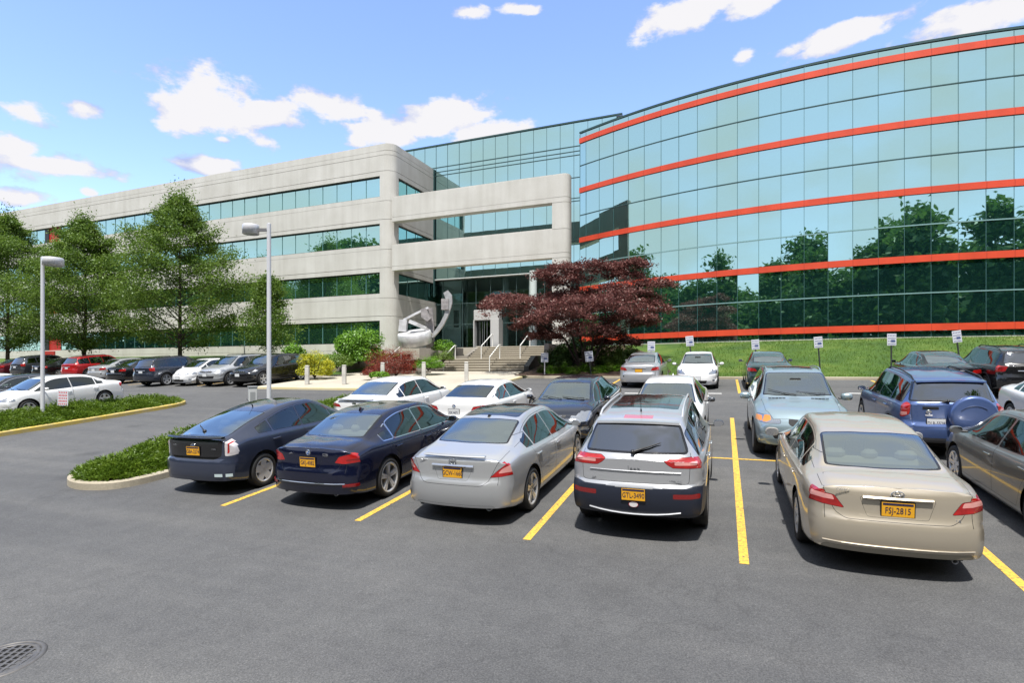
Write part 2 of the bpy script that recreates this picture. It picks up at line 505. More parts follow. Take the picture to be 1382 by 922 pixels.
def build_car(name, sp, loc, rz, label, group, rx=0.0, lod=0):
    """lod 0 near, 1 middle, 2 far"""
    c = Car(sp); L, W, H = c.L, c.W, c.H; hl = L/2
    root = empty(name, loc, rz, label, sp.get('cat', 'car'), group)
    root.rotation_euler = (rx, 0, rz)
    c.body(.06 if lod == 0 else (.085 if lod == 1 else .11), 3 if lod == 0 else 2)
    R = sp['R']; ay = sp['ay']; fy = L-sp['fy']
    b0, b1, b2 = sp['dlo'][0], sp['dlo'][-1], sp['bp']   # glass ends and b pillar
    up = .045; lo = .028
    doors = sp.get('doors', 4)
    # doors
    zs = sp.get('sill', .30)
    fd1 = sp['door'][2]; rd0 = sp['door'][0]
    def topline(a, b, n=8): return [(t, c.edge(t)[1]-.018) for t in np.linspace(a, b, n)]
    if lod < 2:
        if doors == 4:
            arch = ay+R+.06
            pol = [(max(rd0, arch)+.10, zs), (b2, zs)]+topline(b2, max(rd0, sp['dlo'][0]+.05))+[(rd0, float(c.fbelt(rd0))-.03), (arch-.02, R+.28)]
            c.panel(pol, 'X', 'rdoor')
            pol = [(b2, zs), (fd1-.05, zs), (fd1, .55), (fd1, float(c.fbelt(fd1))-.02)]+topline(min(fd1-.05, b1+.02), b2)
            c.panel(pol, 'X', 'fdoor')
        else:
            pol = [(b2, zs), (fd1-.05, zs), (fd1, .55), (fd1, float(c.fbelt(fd1))-.02)]+topline(min(fd1-.05, b1+.02), b2)
            c.panel(pol, 'X', 'fdoor')
    # windows
    dl = sp['dlo']; bounds = [(dl[i], dl[i+1]) for i in range(len(dl)-1)]
    wn = []
    for i, (a, b) in enumerate(bounds):
        g = .018 if lod < 2 else .03
        p = c.side_poly(a+(g if i else 0), b-(g if i < len(bounds)-1 else 0), lo, up)
        if not p: continue
        p = rnd(p, .03, 2) if lod == 0 else p
        if sp.get('chrome_dlo') and lod < 2:
            pc = inset(p, -.014); c.cut(pc, 'X', 'dlochrome')
        nm = 'window_%d' % i; wn.append(nm)
        c.window(p, 'X', nm, frit=.014)
    for (ax, pol, nm, gap, only) in sp.get('cuts', []):
        kw = {}
        if ax[0] == 'Y': kw['sgn'] = -1 if ax[1] == 'r' else 1
        if lod == 2 and nm in ('hood', 'trunk', 'panel2'): continue
        mir = ax.endswith('m')
        if ax[0] == 'X' and 'tail' in nm: pol = [(q[0]+(.10 if q[0] > 0 else 0), q[1]) for q in pol]
        pp = [(pol, 1)] if not mir else ([(pol, 1), (pol, -1)] if ax[0] == 'X' else [(pol, 1), ([(-q[0], q[1]) for q in pol], -1)])
        for k, (q, sd) in enumerate(pp):
            n2 = nm+('_%d' % k if mir else ''); kk = dict(kw)
            if ax[0] == 'X' and mir: kk['side'] = sd
            if 'tail' in nm or 'head' in nm: kk['nmin'] = .02; kk['xmin'] = W/2*(.80 if 'tail' in nm else .66) if ax[0] == 'X' else 0; kk['ends'] = .75 if ax[0] == 'X' else (.30 if 'tail' in nm else .60)
            elif ax[0] == 'X': kk['nmin'] = .05
            if gap: c.panel(q, ax[0], n2, gap=gap, only=only, **kk)
            else: c.cut(q, ax[0], n2, only=only, **kk)
    # screens
    for key in ('wind', 'rearg'):
        g = sp.get(key)
        if not g: continue
        if g[0] == 'Z':
            s0, s1, m0, m1 = g[1:5]  # s at lower edge, s at upper edge, side margins
            n = 9; A = []; B = []
            fwd = 1 if key == 'wind' else -1
            wa = c.edge(s0)[0]-m0; wb = c.edge(s1)[0]-m1
            for k in range(n):
                u = -1+2*k/(n-1); A.append((u*wa, s0-fwd*g[5]*u*u)); B.append((u*wb, s1-fwd*g[5]*.6*u*u))
            pol = A+B[::-1]
            pol = rnd(pol, .06, 3) if lod == 0 else pol
            c.window(pol, 'Z', key, frit=.03, nmin=.05)
        else:
            pol = rnd(g[1], g[2] if len(g) > 2 else .06, 3)
            c.window(pol, 'Y', key, frit=.03, sgn=(1 if key == 'wind' else -1))
    # arches
    na = 22 if lod < 2 else 12; ra = R+sp.get('archgap', .055)
    for yc in (ay, fy):
        ring = [(yc+ra*math.cos(a), R+.015+ra*math.sin(a)) for a in np.linspace(-.5, PI+.5, na)]
        ring2 = [(yc+(ra+.055)*math.cos(a), R+.015+(ra+.055)*math.sin(a)) for a in np.linspace(-.5, PI+.5, na)]
        if sp.get('flare'): c.cut(ring2, 'X', 'trim', nmin=.02)
        c.cut(ring, 'X', '', delete=True, nmin=-1)
    D = c.split(); P = sp['paint']; cm = sp.get('tagmat', {})
    def mk(nm, tags, mats, parent=root):
        ds = [D.pop(t, None) for t in tags]
        if all(d is None for d in ds): return None
        j, mi = join(ds); return link(nm, mkmesh(nm, j, mats, mi), parent)
    body = mk('body', ['body', 'seam', 'frit', 'trim', 'dlochrome'], [P, BLK, GBLK, sp.get('trimmat', GREYP), CHROME])
    def halves(t):
        d = D.pop(t, None)
        if d is None: return {}
        out = {}
        for sd in (-1, 1):
            V, N, Fq = d; m = {}; v2 = []; n2 = []; f2 = []
            for f in Fq:
                if sum(V[i][0] for i in f)*sd <= 0: continue
                q = []
                for i in f:
                    if i not in m: m[i] = len(v2); v2.append(V[i]); n2.append(N[i])
                    q.append(m[i])
                f2.append(q)
            if f2: out[sd] = (v2, n2, f2)
        return out
    dr = {}
    for t in ('rdoor', 'fdoor'):
        for sd, d in halves(t).items(): dr[(t, sd)] = link('door', mkmesh('door', d, P), root)
    sg = sp.get('sideglass', GLASS)
    for i, nm in enumerate(wn):
        a, b = bounds[i]; m_ = (a+b)/2
        t = 'fdoor' if m_ > b2 else 'rdoor'
        for sd, d in halves(nm).items():
            par = dr.get((t, sd), root)
            if sp.get('fixed') is not None and i in sp['fixed']: par = root
            gm = sg if not (i < sp.get('dark', 0)) else GLASSD
            link('window', mkmesh('window', d, gm), par)
    mk('windscreen', ['wind'], sp.get('windmat', GLASSF)); mk('rear_window', ['rearg'], sp.get('rearmat', GLASSR))
    names = {'tail': 'tail_light', 'head': 'headlight', 'trunk': 'boot_lid', 'tailgate': 'tailgate', 'hood': 'bonnet', 'grille': 'grille', 'bumper': 'bumper', 'fog': 'fog_light',
             'sunroof': 'sunroof', 'roof': 'roof_panel', 'brake': 'high_brake_light', 'skirt': 'lower_trim', 'intake': 'air_intake', 'panel2': 'rear_panel', 'refl': 'reflector', 'platewell': 'plate_recess'}
    made = {}
    for t in list(D.keys()):
        base = t.split('_')[0]; sub = t.split('.')
        nm = names.get(base.split('.')[0], base)
        made[t] = link(nm, mkmesh(nm, D[t], cm.get(base, P)), None)
    for t, o in made.items():   # a sub piece such as tail.in_0 belongs to tail_0
        base = t.split('_')[0]; suf = t[len(base):]
        if '.' in base and base.split('.')[0]+suf in made:
            o.parent = made[base.split('.')[0]+suf]; o.name = 'lens'
        else: o.parent = root
    # trim round the underside
    if lod < 2:
        m = MB(); 
        m.box((0, (ay+fy)/2-hl, .27), (W*.86, fy-ay+.3, .14)); m.box((0, 0, .33), (W*.6, L*.84, .2))
        m.build('underbody', WELL, root)
    wx = W/2-.10
    for yc in (ay, fy):
        for sd in (-1, 1):
            m = MB(); n = 12; vs = []; fs = []
            for k in range(n+1):
                a = -.3+(PI+.6)*k/n
                for xx in (wx-.22, W/2*.965-.012): vs.append((sd*xx, yc-hl+ra*math.cos(a), R+.015+ra*math.sin(a)))
            for k in range(n): fs.append((2*k, 2*k+1, 2*k+3, 2*k+2))
            cc = len(vs); vs.append((sd*(wx-.22), yc-hl, R))
            for k in range(n): fs.append((2*k, 2*k+2, cc))
            m.add(vs, fs, 0); m.build('wheel_well', WELL, root)
    st = sp.get('wheel', {}); wd = sp.get('tw', .215)
    for yc in (ay, fy):
        for sd in (-1, 1):
            make_wheel(root, sd*(W/2-wd/2-.018), yc-hl, R, wd, st, 28 if lod == 0 else (20 if lod == 1 else 14))
    # mirrors
    mz = float(c.fbelt(b1-.25))+.07; my = sp.get('my', b1-.30)-hl; mx = W/2*.97
    for sd in (-1, 1):
        m = MB(); k = sp.get('mirs', .82)
        prof = [(.001, -.065), (.055, -.06), (.085, -.03), (.09, .0), (.088, .04), (.08, .055)]
        vs = []; n = 14
        for (r, h) in prof:
            for q in range(n):
                a = 2*PI*q/n; ca, sa = math.cos(a), math.sin(a)
                ex = abs(ca)**.7*(1 if ca > 0 else -1); ez = abs(sa)**.7*(1 if sa > 0 else -1)
                vs.append((sd*(mx+.135+r*1.15*ex*k), my-h, mz+.03+r*.78*ez*k))
        fs = [(i*n+q, i*n+(q+1) % n, (i+1)*n+(q+1) % n, (i+1)*n+q) for i in range(len(prof)-1) for q in range(n)]
        m.add(vs, fs, 0, True)
        m.box((sd*(mx+.03), my, mz-.005), (.12, .05, .035), m=1, bev=.01)
        vs2 = vs[-n:]; m.add([(v[0], v[1]-.002, v[2]) for v in vs2], [tuple(range(n))], 2)
        m.build('wing_mirror', [sp.get('mirmat', P), BLK, CHROME], root)
    # interior
    m = MB(); zb = float(c.fbelt(b2)); S = sp.get('seat', SEATG)
    y0 = sp.get('cab', (b0, b1))[0]-hl; y1 = sp.get('cab', (b0, b1))[1]-hl
    m.box((0, (y0+y1)/2, zb-.36), (W*.80, (y1-y0), .04), m=1)
    wi = W*.46
    for sd in (-1, 1): m.box((sd*wi*.94, (y0+y1)/2, zb-.20), (.03, (y1-y0)*.96, .34), m=1)
    m.box((0, y1-.12, zb-.10), (W*.80, .55, .14), m=1, bev=.05)
    m.box((0, y0+.06, zb-.03), (W*.76, .40, .06), m=0 if sp.get('shelf') else 1)
    sy = [b2-.35-hl, b2+.18-hl] if False else [y0+.42, b2+.02-hl]
    for r_, yy in enumerate(sy):
        if r_ == 0:
            m.box((0, yy, zb-.10), (W*.66, .16, .50), m=0, rx=.25, bev=.05)
            m.box((0, yy+.28, zb-.30), (W*.66, .5, .14), m=0, bev=.04)
            hs = (-.40, 0, .40)
        else:
            for q in (-.37, .37):
                m.box((q, yy, zb-.04), (.48, .15, .62), m=0, rx=.22, bev=.06); m.box((q, yy+.30, zb-.3), (.48, .5, .14), m=0, bev=.05)
            hs = (-.37, .37)
        for q in hs:
            hw = .25 if q else .19
            m.box((q, yy-.06, zb+.25 if r_ else zb+.185), (hw, .10, .17 if r_ else .13), m=0, rx=.1, bev=.045)
            m.tube([(q-.05, yy-.05, zb+.05), (q-.05, yy-.06, zb+.2)], .007, 5, 1); m.tube([(q+.05, yy-.05, zb+.05), (q+.05, yy-.06, zb+.2)], .007, 5, 1)
    if lod < 2:
        st_ = MB(); m.lathe([(.17, -.012), (.185, 0), (.17, .012)], c=(-.37, y1-.50, zb-.02), axis='Y', n=16, m=1)
        m.box((0, y1-.62+.25, H-.20), (.22, .03, .06), m=1)
    m.build('interior', [S, SEATK], root)
    # handles
    if lod < 2:
        for (t, sd), d in dr.items():
            ss = (b2-.0 if t == 'rdoor' else fd1)
            hs = (rd0+.17 if t == 'rdoor' else b2+.17)
            if t == 'rdoor': hs = max(hs, rd0+.2)
            hz = float(c.fbelt(hs))-.115
            P_ = c.sec(hs); hx = np.interp(hz, [P_[5][1], P_[6][1], P_[7][1]], [P_[5][0], P_[6][0], P_[7][0]])
            m = MB(); m.box((sd*(hx+.022), hs-hl, hz), (.022, .20, .028), bev=.009); m.box((sd*(hx+.006), hs-hl-.075, hz), (.03, .03, .022)); m.box((sd*(hx+.006), hs-hl+.075, hz), (.03, .03, .022))
            m.build('handle', sp.get('handle', P), d)
    for fn in sp.get('extra', []): fn(root, c, sp)
    if sp.get('plate') and lod < 2: add_plate(root, c, sp)
    elif sp.get('plate'):
        add_plate(root, c, sp, False)
    return root
def rear_y(c, x, z, fr=False):
    """y of the shell's end face at height z, offset x"""
    t = c.L if fr else 0
    w = c.W/2*float(c.fplan(t)); v = c.warp(x, (c.hl if hasattr(c, 'hl') else c.L/2) if fr else -c.L/2, z, w)
    return v[1]
def add_plate(root, c, sp, text=True):
    pl = sp['plate']; x, z, txt = pl[0], pl[1], pl[2]; m_ = pl[3] if len(pl) > 3 else PLATE; fr = len(pl) > 4 and pl[4]
    y = rear_y(c, x, z, fr)+(.012 if fr else -.012)
    tilt = pl[5] if len(pl) > 5 else 0
    m = MB(); m.box((0, 0, 0), (.305, .012, .155), m=0); m.box((0, .004, 0), (.325, .012, .172), m=1)
    if text and m_ is PLATE: m.box((0, -.0065, .060), (.285, .004, .022), m=2)
    o = m.build('number_plate', [m_, BLK, PTEXT], root); o.location = (x, y, z); o.rotation_euler = (tilt, 0, PI if fr else 0)
    if text and txt:
        tm = textmesh(txt, .088, .001)
        if not tm.materials: tm.materials.append(PTEXT)
        t = link('plate_lettering', tm, o); t.location = (0, -.0075, -.014); t.rotation_euler = (PI/2, 0, 0); t.scale = (.80, 1.12, 1)
def badge_text(txt, size, x, z, mt, dy=-.006, sx=1.0):
    def f(root, c, sp):
        tm = textmesh(txt, size, .003)
        if not tm.materials: tm.materials.append(mt)
        t = link('badge', tm, root); t.location = (x, rear_y(c, x, z)+dy, z); t.rotation_euler = (PI/2, 0, 0); t.scale = (sx, 1, 1)
    return f
def ring_badge(x, z, rx, rz, inner=0, fill=None, dy=-.006, fr=False):
    def f(root, c, sp):
        m = MB(); y = rear_y(c, x, z, fr)+(-dy if fr else dy)
        def el(ax, az, cx=0, cz=0, r=.006):
            pts = [(x+cx+ax*math.cos(a), y, z+cz+az*math.sin(a)) for a in np.linspace(0, 2*PI, 25)]
            m.tube(pts, r, 6, 0, cap=False)
        el(rx, rz)
        if inner == 1: el(rx*.42, rz*.95); el(rx*.85, rz*.45, 0, rz*.42)
        if inner == 2: m.box((x, y, z), (rx*2.5, .012, rz*.42), m=0)
        if inner == 3: m.box((x, y, z), (.008, .012, rz*1.7), m=0); m.box((x, y, z), (rx*1.5, .012, .008), m=0, ry=.5); m.box((x, y, z), (rx*1.5, .012, .008), m=0, ry=-.5)
        mats = [CHROME]
        if fill:
            mats.append(fill); 
            vs = [(x+rx*math.cos(a), y+.002, z+rz*math.sin(a)) for a in np.linspace(0, 2*PI, 24)[:-1]]; m.add(vs, [tuple(range(23))], 1)
        if inner == 4:
            for (a0, a1) in ((0, PI/2), (PI, 1.5*PI)):
                vs = [(x, y-.003, z)]+[(x+rx*.72*math.cos(a), y-.003, z+rz*.72*math.sin(a)) for a in np.linspace(a0, a1, 7)]
                m.add(vs, [tuple(range(8))], len(mats))
            mats.append(mat('badge_blue', (.03, .13, .45), .3))
        m.build('badge', mats, root)
    return f
def exhaust(x, z=.27, r=.036):
    def f(root, c, sp):
        for sx in (x if isinstance(x, tuple) else (x,)):
            y = rear_y(c, sx, z+.05); m = MB()
            m.lathe([(r-.006, .12), (r, .12), (r, -.02), (r-.006, -.02), (r-.006, .1), (.001, .1)], c=(sx, y+.05, z+.02), axis='Y', n=14)
            m.build('exhaust_pipe', mat('sooty_chrome', (.30, .30, .31), .4, .8), root)
    return f
def rearbar(x0, x1, z, h=.03, mt=None, dep=.03, y=None, bow=0):
    def f(root, c, sp):
        m = MB(); n = 8; vs = []
        for k in range(n+1):
            x = x0+(x1-x0)*k/n; yy = rear_y(c, x, z)-.004
            for (a, b) in ((.02, -h/2), (-dep*.6, -h/2), (-dep, 0), (-dep*.6, h/2), (.02, h/2)): vs.append((x, yy+a, z+b+bow*(1-(2*k/n-1)**2)))
        fs = [(i*5+j, i*5+(j+1) % 5, (i+1)*5+(j+1) % 5, (i+1)*5+j) for i in range(n) for j in range(5)]+[(0, 1, 2, 3, 4), tuple(n*5+q for q in (4, 3, 2, 1, 0))]
        m.add(vs, fs); m.build('trim_bar', mt or CHROME, root)
    return f
def roofbar(hw, s_, mt, dep=.10, th=.03):
    def f(root, c, sp):
        m = MB(); n = 10; vs = []
        for k in range(n+1):
            x = -hw+2*hw*k/n; t = s_-c.bow*(x/(c.W/2))**2*0+.05*(x/hw)**2; z = float(c.ftop(s_+.03))-.02*(x/hw)**2; y = t-c.L/2+float(c.frear(z))
            for (a, b) in ((.10, .012), (-dep, -.01), (-dep-.01, -.01-th), (.04, -.02)): vs.append((x, y+a, z+b))
        fs = [(i*4+j, i*4+(j+1) % 4, (i+1)*4+(j+1) % 4, (i+1)*4+j) for i in range(n) for j in range(4)]+[(0, 1, 2, 3), tuple(n*4+q for q in (3, 2, 1, 0))]
        m.add(vs, fs, 0, False); m.build('roof_spoiler', mt, root)
    return f
def fin(s_, h=.06, mt=None):
    def f(root, c, sp):
        z = float(c.ftop(s_)); y = s_-c.L/2; m = MB()
        m.add([(-.022, y-.07, z-.01), (.022, y-.07, z-.01), (.02, y+.10, z-.01), (-.02, y+.10, z-.01), (-.004, y-.06, z+h), (.004, y-.06, z+h), (.006, y-.02, z+h*.7), (-.006, y-.02, z+h*.7)],
              [(0, 3, 2, 1), (4, 5, 6, 7), (0, 1, 5, 4), (1, 2, 6, 5), (2, 3, 7, 6), (3, 0, 4, 7)])
        m.build('antenna', mt or sp['paint'], root)
    return f
def whip(s_, h=.3, lean=-.12, x=0):
    def f(root, c, sp):
        z = float(c.ftop(s_)); y = s_-c.L/2; m = MB()
        m.tube([(x, y, z-.01), (x, y+lean*.15, z+.04)], .012, 6); m.tube([(x, y+lean*.15, z+.03), (x, y+lean, z+h)], .0045, 5); m.build('antenna', BLK, root)
    return f
def rails(s0, s1, mt, off=.035, h=.045, r=.016):
    def f(root, c, sp):
        for sd in (-1, 1):
            m = MB(); pts = []
            for k, t in enumerate(np.linspace(s0, s1, 12)):
                e = c.edge(t); zz = e[1]+.035+(h if 0 < k < 11 else -.01)
                pts.append((sd*(e[0]-off), t-c.L/2, zz))
            m.tube(pts, r, 8); m.build('roof_rail', mt, root)
    return f
def wiper(x0, z0, x1, z1, axis='rear', s=None, th=.012):
    def f(root, c, sp):
        m = MB()
        a = Vector((x0, 0, z0)); b = Vector((x1, 0, z1)); pts = []
        for k in range(6):
            p = a.lerp(b, k/5)
            # find the shell along the centre profile
            ts = np.linspace(0, c.L/2, 160); zz = c.ftop(ts+c.bow*np.tanh((ts-c.mid)/.6)*(p.x/(c.W/2))**2)
            i = int(np.argmax(zz >= p.z)); y = ts[i]-c.L/2-.03
            pts.append((p.x, y-.02+float(c.frear(p.z))*.9, p.z))
        m.tube(pts, [th*1.7, th*1.4, th, th*.9, th*.8, th*.5], 6); m.lathe([(.001, -.03), (.028, -.025), (.03, .02)], c=pts[0], axis='Y', n=10)
        m.build('rear_wiper', BLK, root)
    return f
def front_wipers(root, c, sp):
    g = sp['wind']; s0 = g[1]
    for (xa, xb) in ((-.55, .02), (.02, .58)):
        m = MB(); pts = []
        for k in range(5):
            x = xa+(xb-xa)*k/4; t = s0-.02-.10*(k/4)-g[5]*(x/.7)**2
            z = float(c.ftop(t+c.bow*(x/(c.W/2))**2))+.022; pts.append((x, t-c.L/2, z))
        m.tube(pts[::-1], [.006, .007, .008, .009, .011], 5); m.build('wiper', BLK, root)
def base_sedan(**k):
    sp = dict(L=4.82, W=1.82, H=1.47, R=.325, ay=1.06, fy=.97, roofw=.575, cr=.30, cf=.45,
      top=[(0, 1.02), (.12, 1.055), (.35, 1.08), (.62, 1.10), (.95, 1.235), (1.38, 1.40), (1.8, 1.455), (2.3, 1.47), (2.75, 1.455), (3.1, 1.39), (3.5, 1.19), (3.86, 1.0), (4.2, .935), (4.6, .82), (4.82, .70)],
      belt=[(0, .92), (.6, .985), (1.2, .965), (2.5, .93), (3.8, .90), (4.4, .80), (4.82, .62)],
      floor=[(0, .29), (.3, .22), (1, .18), (3.8, .18), (4.5, .2), (4.82, .24)],
      plan=[(0, .93), (.5, .965), (1.2, .99), (2.4, 1), (3.6, .99), (4.3, .95), (4.82, .90)],
      rear=[(.2, .12), (.30, .03), (.5, 0), (.66, .012), (.70, .05), (.95, .085), (1.04, .13)],
      front=[(.2, .08), (.45, 0), (.6, .02), (.72, .10)],
      dlo=[1.02, 1.33, 2.28, 3.62], bp=2.28, door=(1.20, 2.28, 3.42), fixed=[0],
      wind=('Z', 3.86, 3.12, .045, .03, .12), rearg=('Z', .66, 1.40, .10, .03, .10), seat=SEATG,
      wheel=dict(n=5, w=.075), sunroof=None, cat='sedan')
    sp.update(k)
    hx = sp['L']
    return sp
def front_basic(L, W, zl=.62, grille='mesh', hl=None, w=None):
    """headlights, grille and intake cut into a nose"""
    w = W/2
    hl = hl or [(w*.44, zl-.01), (w*.50, zl+.10), (w*.93, zl+.13), (w*.97, zl+.03), (w*.62, zl-.05)]
    return [('Yfm', rnd(hl, .03), 'head', .006, None), ('Xm', [(L-.48, zl+.13), (L-.05, zl+.05), (L-.02, zl-.02), (L-.36, zl+.01)], 'head', 0, None),
            ('Yf', rnd([(-w*.36, zl+.0), (w*.36, zl+.0), (w*.30, zl-.13), (-w*.30, zl-.13)], .03), 'grille', .004, None),
            ('Yf', rnd([(-w*.6, .40), (w*.6, .40), (w*.5, .28), (-w*.5, .28)], .03), 'intake', .004, None)]
def hood(L, W, s0, s1=.28):
    w = W/2
    return ('Z', [(-w*.78, s0), (w*.78, s0), (w*.74, L-s1-.3), (w*.60, L-s1), (0, L-s1+.1), (-w*.60, L-s1), (-w*.74, L-s1-.3)], 'hood', .006, None)
TM = dict(tail=REDL, head=CLRL, grille=BLK, intake=BLK, brake=REDL, refl=REDD, fog=CLRL, sunroof=GBLK, roof=GBLK, bumper=GREYP, skirt=GREYP)
def tm(**k):
    d = dict(TM); d.update(k); return d

# --- the near row -------------------------------------------------
P_BEIGE = paint('beige_paint', (.50, .44, .345), .45, .34)
P_SILVER = paint('silver_paint', (.50, .51, .52), .55, .34)
P_SILV2 = paint('bright_silver_paint', (.47, .48, .50), .5, .32)
P_NAVY = paint('navy_paint', (.004, .006, .026), .3, .25)
P_SLATE = paint('slate_blue_paint', (.040, .050, .085), .4, .28)
P_WHITE = paint('white_paint', (.78, .79, .80), 0, .3)
P_BLACK = paint('black_paint', (.008, .008, .010), .1, .25)
P_BLUE = paint('blue_paint', (.075, .125, .30), .4, .32)
P_ICE = paint('ice_blue_paint', (.30, .39, .43), .5, .32)
P_GREY = paint('grey_paint', (.20, .195, .18), .5, .34)
P_DKGREY = paint('dark_grey_paint', (.05, .055, .065), .4, .3)
P_DKBLUE = paint('dark_blue_paint', (.028, .035, .055), .4, .3)
P_RED = paint('red_paint', (.42, .012, .016), .2, .3)
P_MAROON = paint('maroon_paint', (.11, .01, .02), .3, .3)
P_GREEN = paint('dark_green_paint', (.018, .040, .036), .3, .3)

def spec_beige():
    sp = base_sedan(paint=P_BEIGE, seat=SEATB, shelf=True, rearmat=GLASSR, plate=(0, .80, 'FSJ-2815'), mirs=1.0)
    sp['cuts'] = [
      ('Z', [(-.66, .54), (.66, .54), (.70, .2), (.70, -.1), (-.70, -.1), (-.70, .2)], 'trunk', .006, None),
      ('Yr', rnd([(-.73, 1.2), (-.72, .99), (-.60, .72), (-.50, .66), (.50, .66), (.60, .72), (.72, .99), (.73, 1.2)], .04), 'trunk', .006, None),
      ('Yr', rnd([(-.36, .915), (.36, .915), (.29, .70), (-.29, .70)], .03), 'platewell', .003, None),
      ('Yrm', rnd([(.50, .765), (.60, .905), (.98, .945), (.98, .80)], .025), 'tail', .005, None),
      ('Xm', rnd([(-.1, .95), (.10, .945), (.27, .95), (.24, .86), (.06, .80), (-.1, .79)], .02), 'tail', 0, None),
      ('Yrm', rnd([(.60, .845), (.62, .895), (.82, .915), (.84, .855)], .015), 'tail.in', 0, None),
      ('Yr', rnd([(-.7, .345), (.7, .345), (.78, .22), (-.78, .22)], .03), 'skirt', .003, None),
    ]
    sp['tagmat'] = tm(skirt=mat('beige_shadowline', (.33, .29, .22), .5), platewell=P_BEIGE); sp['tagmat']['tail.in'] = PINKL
    sp['extra'] = [ring_badge(0, .955, .062, .042, 1, None, -.012), rearbar(-.33, .33, .915, .028, P_BEIGE, .035), badge_text('LE', .05, .56, .71, CHROME), badge_text('CAMRY', .040, -.52, .975, CHROME, -.03), exhaust(.55, .24, .03),
                   rearbar(-.72, .72, .385, .012, P_BEIGE, .012)]
    sp['wheel'] = dict(n=7, w=.06)
    return sp
def sedan_rear(tail, side, low=.66, lid=.60, inner=None, top=.99):
    c = [('Z', [(-.66, .54), (.66, .54), (.70, .2), (.70, -.1), (-.70, -.1), (-.70, .2)], 'trunk', .006, None),
         ('Yr', rnd([(-.73, 1.2), (-.71, top), (-lid, low+.06), (-lid+.1, low), (lid-.1, low), (lid, low+.06), (.71, top), (.73, 1.2)], .04, 2), 'trunk', .006, None),
         ('Yrm', rnd(tail, .02, 2), 'tail', .005, None)]
    if side: c.append(('Xm', rnd(side, .02, 1), 'tail', 0, None))
    if inner: c.append(('Yrm', rnd(inner, .012, 1), 'tail.in', 0, None))
    return c
def spec_maxima():
    sp = base_sedan(paint=P_SILVER, L=4.84, W=1.86, H=1.46, R=.335, plate=(0, .80, 'GCW-1660'), seat=SEATK, roofw=.56, cr=.34,
        top=[(0, 1.0), (.12, 1.04), (.35, 1.075), (.66, 1.12), (1.0, 1.25), (1.45, 1.395), (1.9, 1.45), (2.3, 1.46), (2.75, 1.445), (3.1, 1.38), (3.5, 1.19), (3.86, 1.0), (4.2, .935), (4.6, .82), (4.84, .70)])
    sp['cuts'] = sedan_rear([(.57, .74), (.68, .84), (.82, .95), (.98, 1.0), (.98, .755)], [(-.1, 1.02), (.10, 1.01), (.20, 1.0), (.13, .88), (.04, .77), (-.1, .74)], low=.62, lid=.56, inner=[(.69, .80), (.74, .86), (.86, .92), (.86, .80)])
    sp['cuts'] += [('Yr', rnd([(-.33, .89), (.33, .89), (.24, .69), (-.24, .69)], .03), 'platewell', .003, None),
                   ('Z', rnd([(-.50, 1.55), (.50, 1.55), (.49, 2.75), (-.49, 2.75)], .08), 'sunroof', .006, None),
                   ('Yr', rnd([(-.62, .33), (.62, .33), (.7, .22), (-.7, .22)], .03), 'skirt', .003, None)]
    sp['tagmat'] = tm(); sp['tagmat']['tail.in'] = PINKL; sp['tagmat']['skirt'] = BLK
    sp['extra'] = [rearbar(-.34, .34, .90, .035, CHROME, .035), rearbar(-.50, .50, 1.035, .03, P_SILVER, .05), ring_badge(0, .965, .05, .04, 2, None, -.02), badge_text('MAXIMA', .04, -.50, .945, CHROME), exhaust((-.55, .55), .27, .045), fin(1.52, .035, BLK)]
    sp['wheel'] = dict(n=5, w=.06, dbl=True, rim=.75)
    return sp
def spec_navy():
    sp = base_sedan(paint=P_NAVY, L=4.90, W=1.86, H=1.46, R=.34, plate=(0, .80, 'GKJ-4082'), seat=SEATB, shelf=True, chrome_dlo=True, rearmat=GLASSR, cr=.30)
    sp['cuts'] = sedan_rear([(.50, .80), (.57, .90), (.68, .93), (.98, .97), (.98, .80), (.66, .78)], [(-.1, .97), (.10, .965), (.20, .945), (.15, .87), (-.1, .80)], low=.63, lid=.57, inner=[(.68, .83), (.70, .855), (.86, .855), (.86, .83)])
    sp['cuts'] += [('Yr', rnd([(-.28, .87), (.28, .87), (.22, .69), (-.22, .69)], .03), 'platewell', .003, None),
                   ('Z', rnd([(-.42, 1.75), (.42, 1.75), (.42, 2.6), (-.42, 2.6)], .06), 'sunroof', .006, None)]
    sp['tagmat'] = tm(); sp['tagmat']['tail.in'] = REDD
    sp['extra'] = [ring_badge(0, .955, .042, .042, 4, PLATEW), badge_text('528i', .065, .34, .925, CHROME), badge_text('xDrive', .03, -.36, .925, CHROME), rearbar(-.70, .70, .47, .018, CHROME, .012), rearbar(-.86, -.66, .44, .05, REDD, .008), rearbar(.66, .86, .44, .05, REDD, .008), exhaust((-.5, .5), .27, .035), fin(1.6)]
    sp['wheel'] = dict(n=5, w=.05, dbl=True, rim=.77)
    return sp
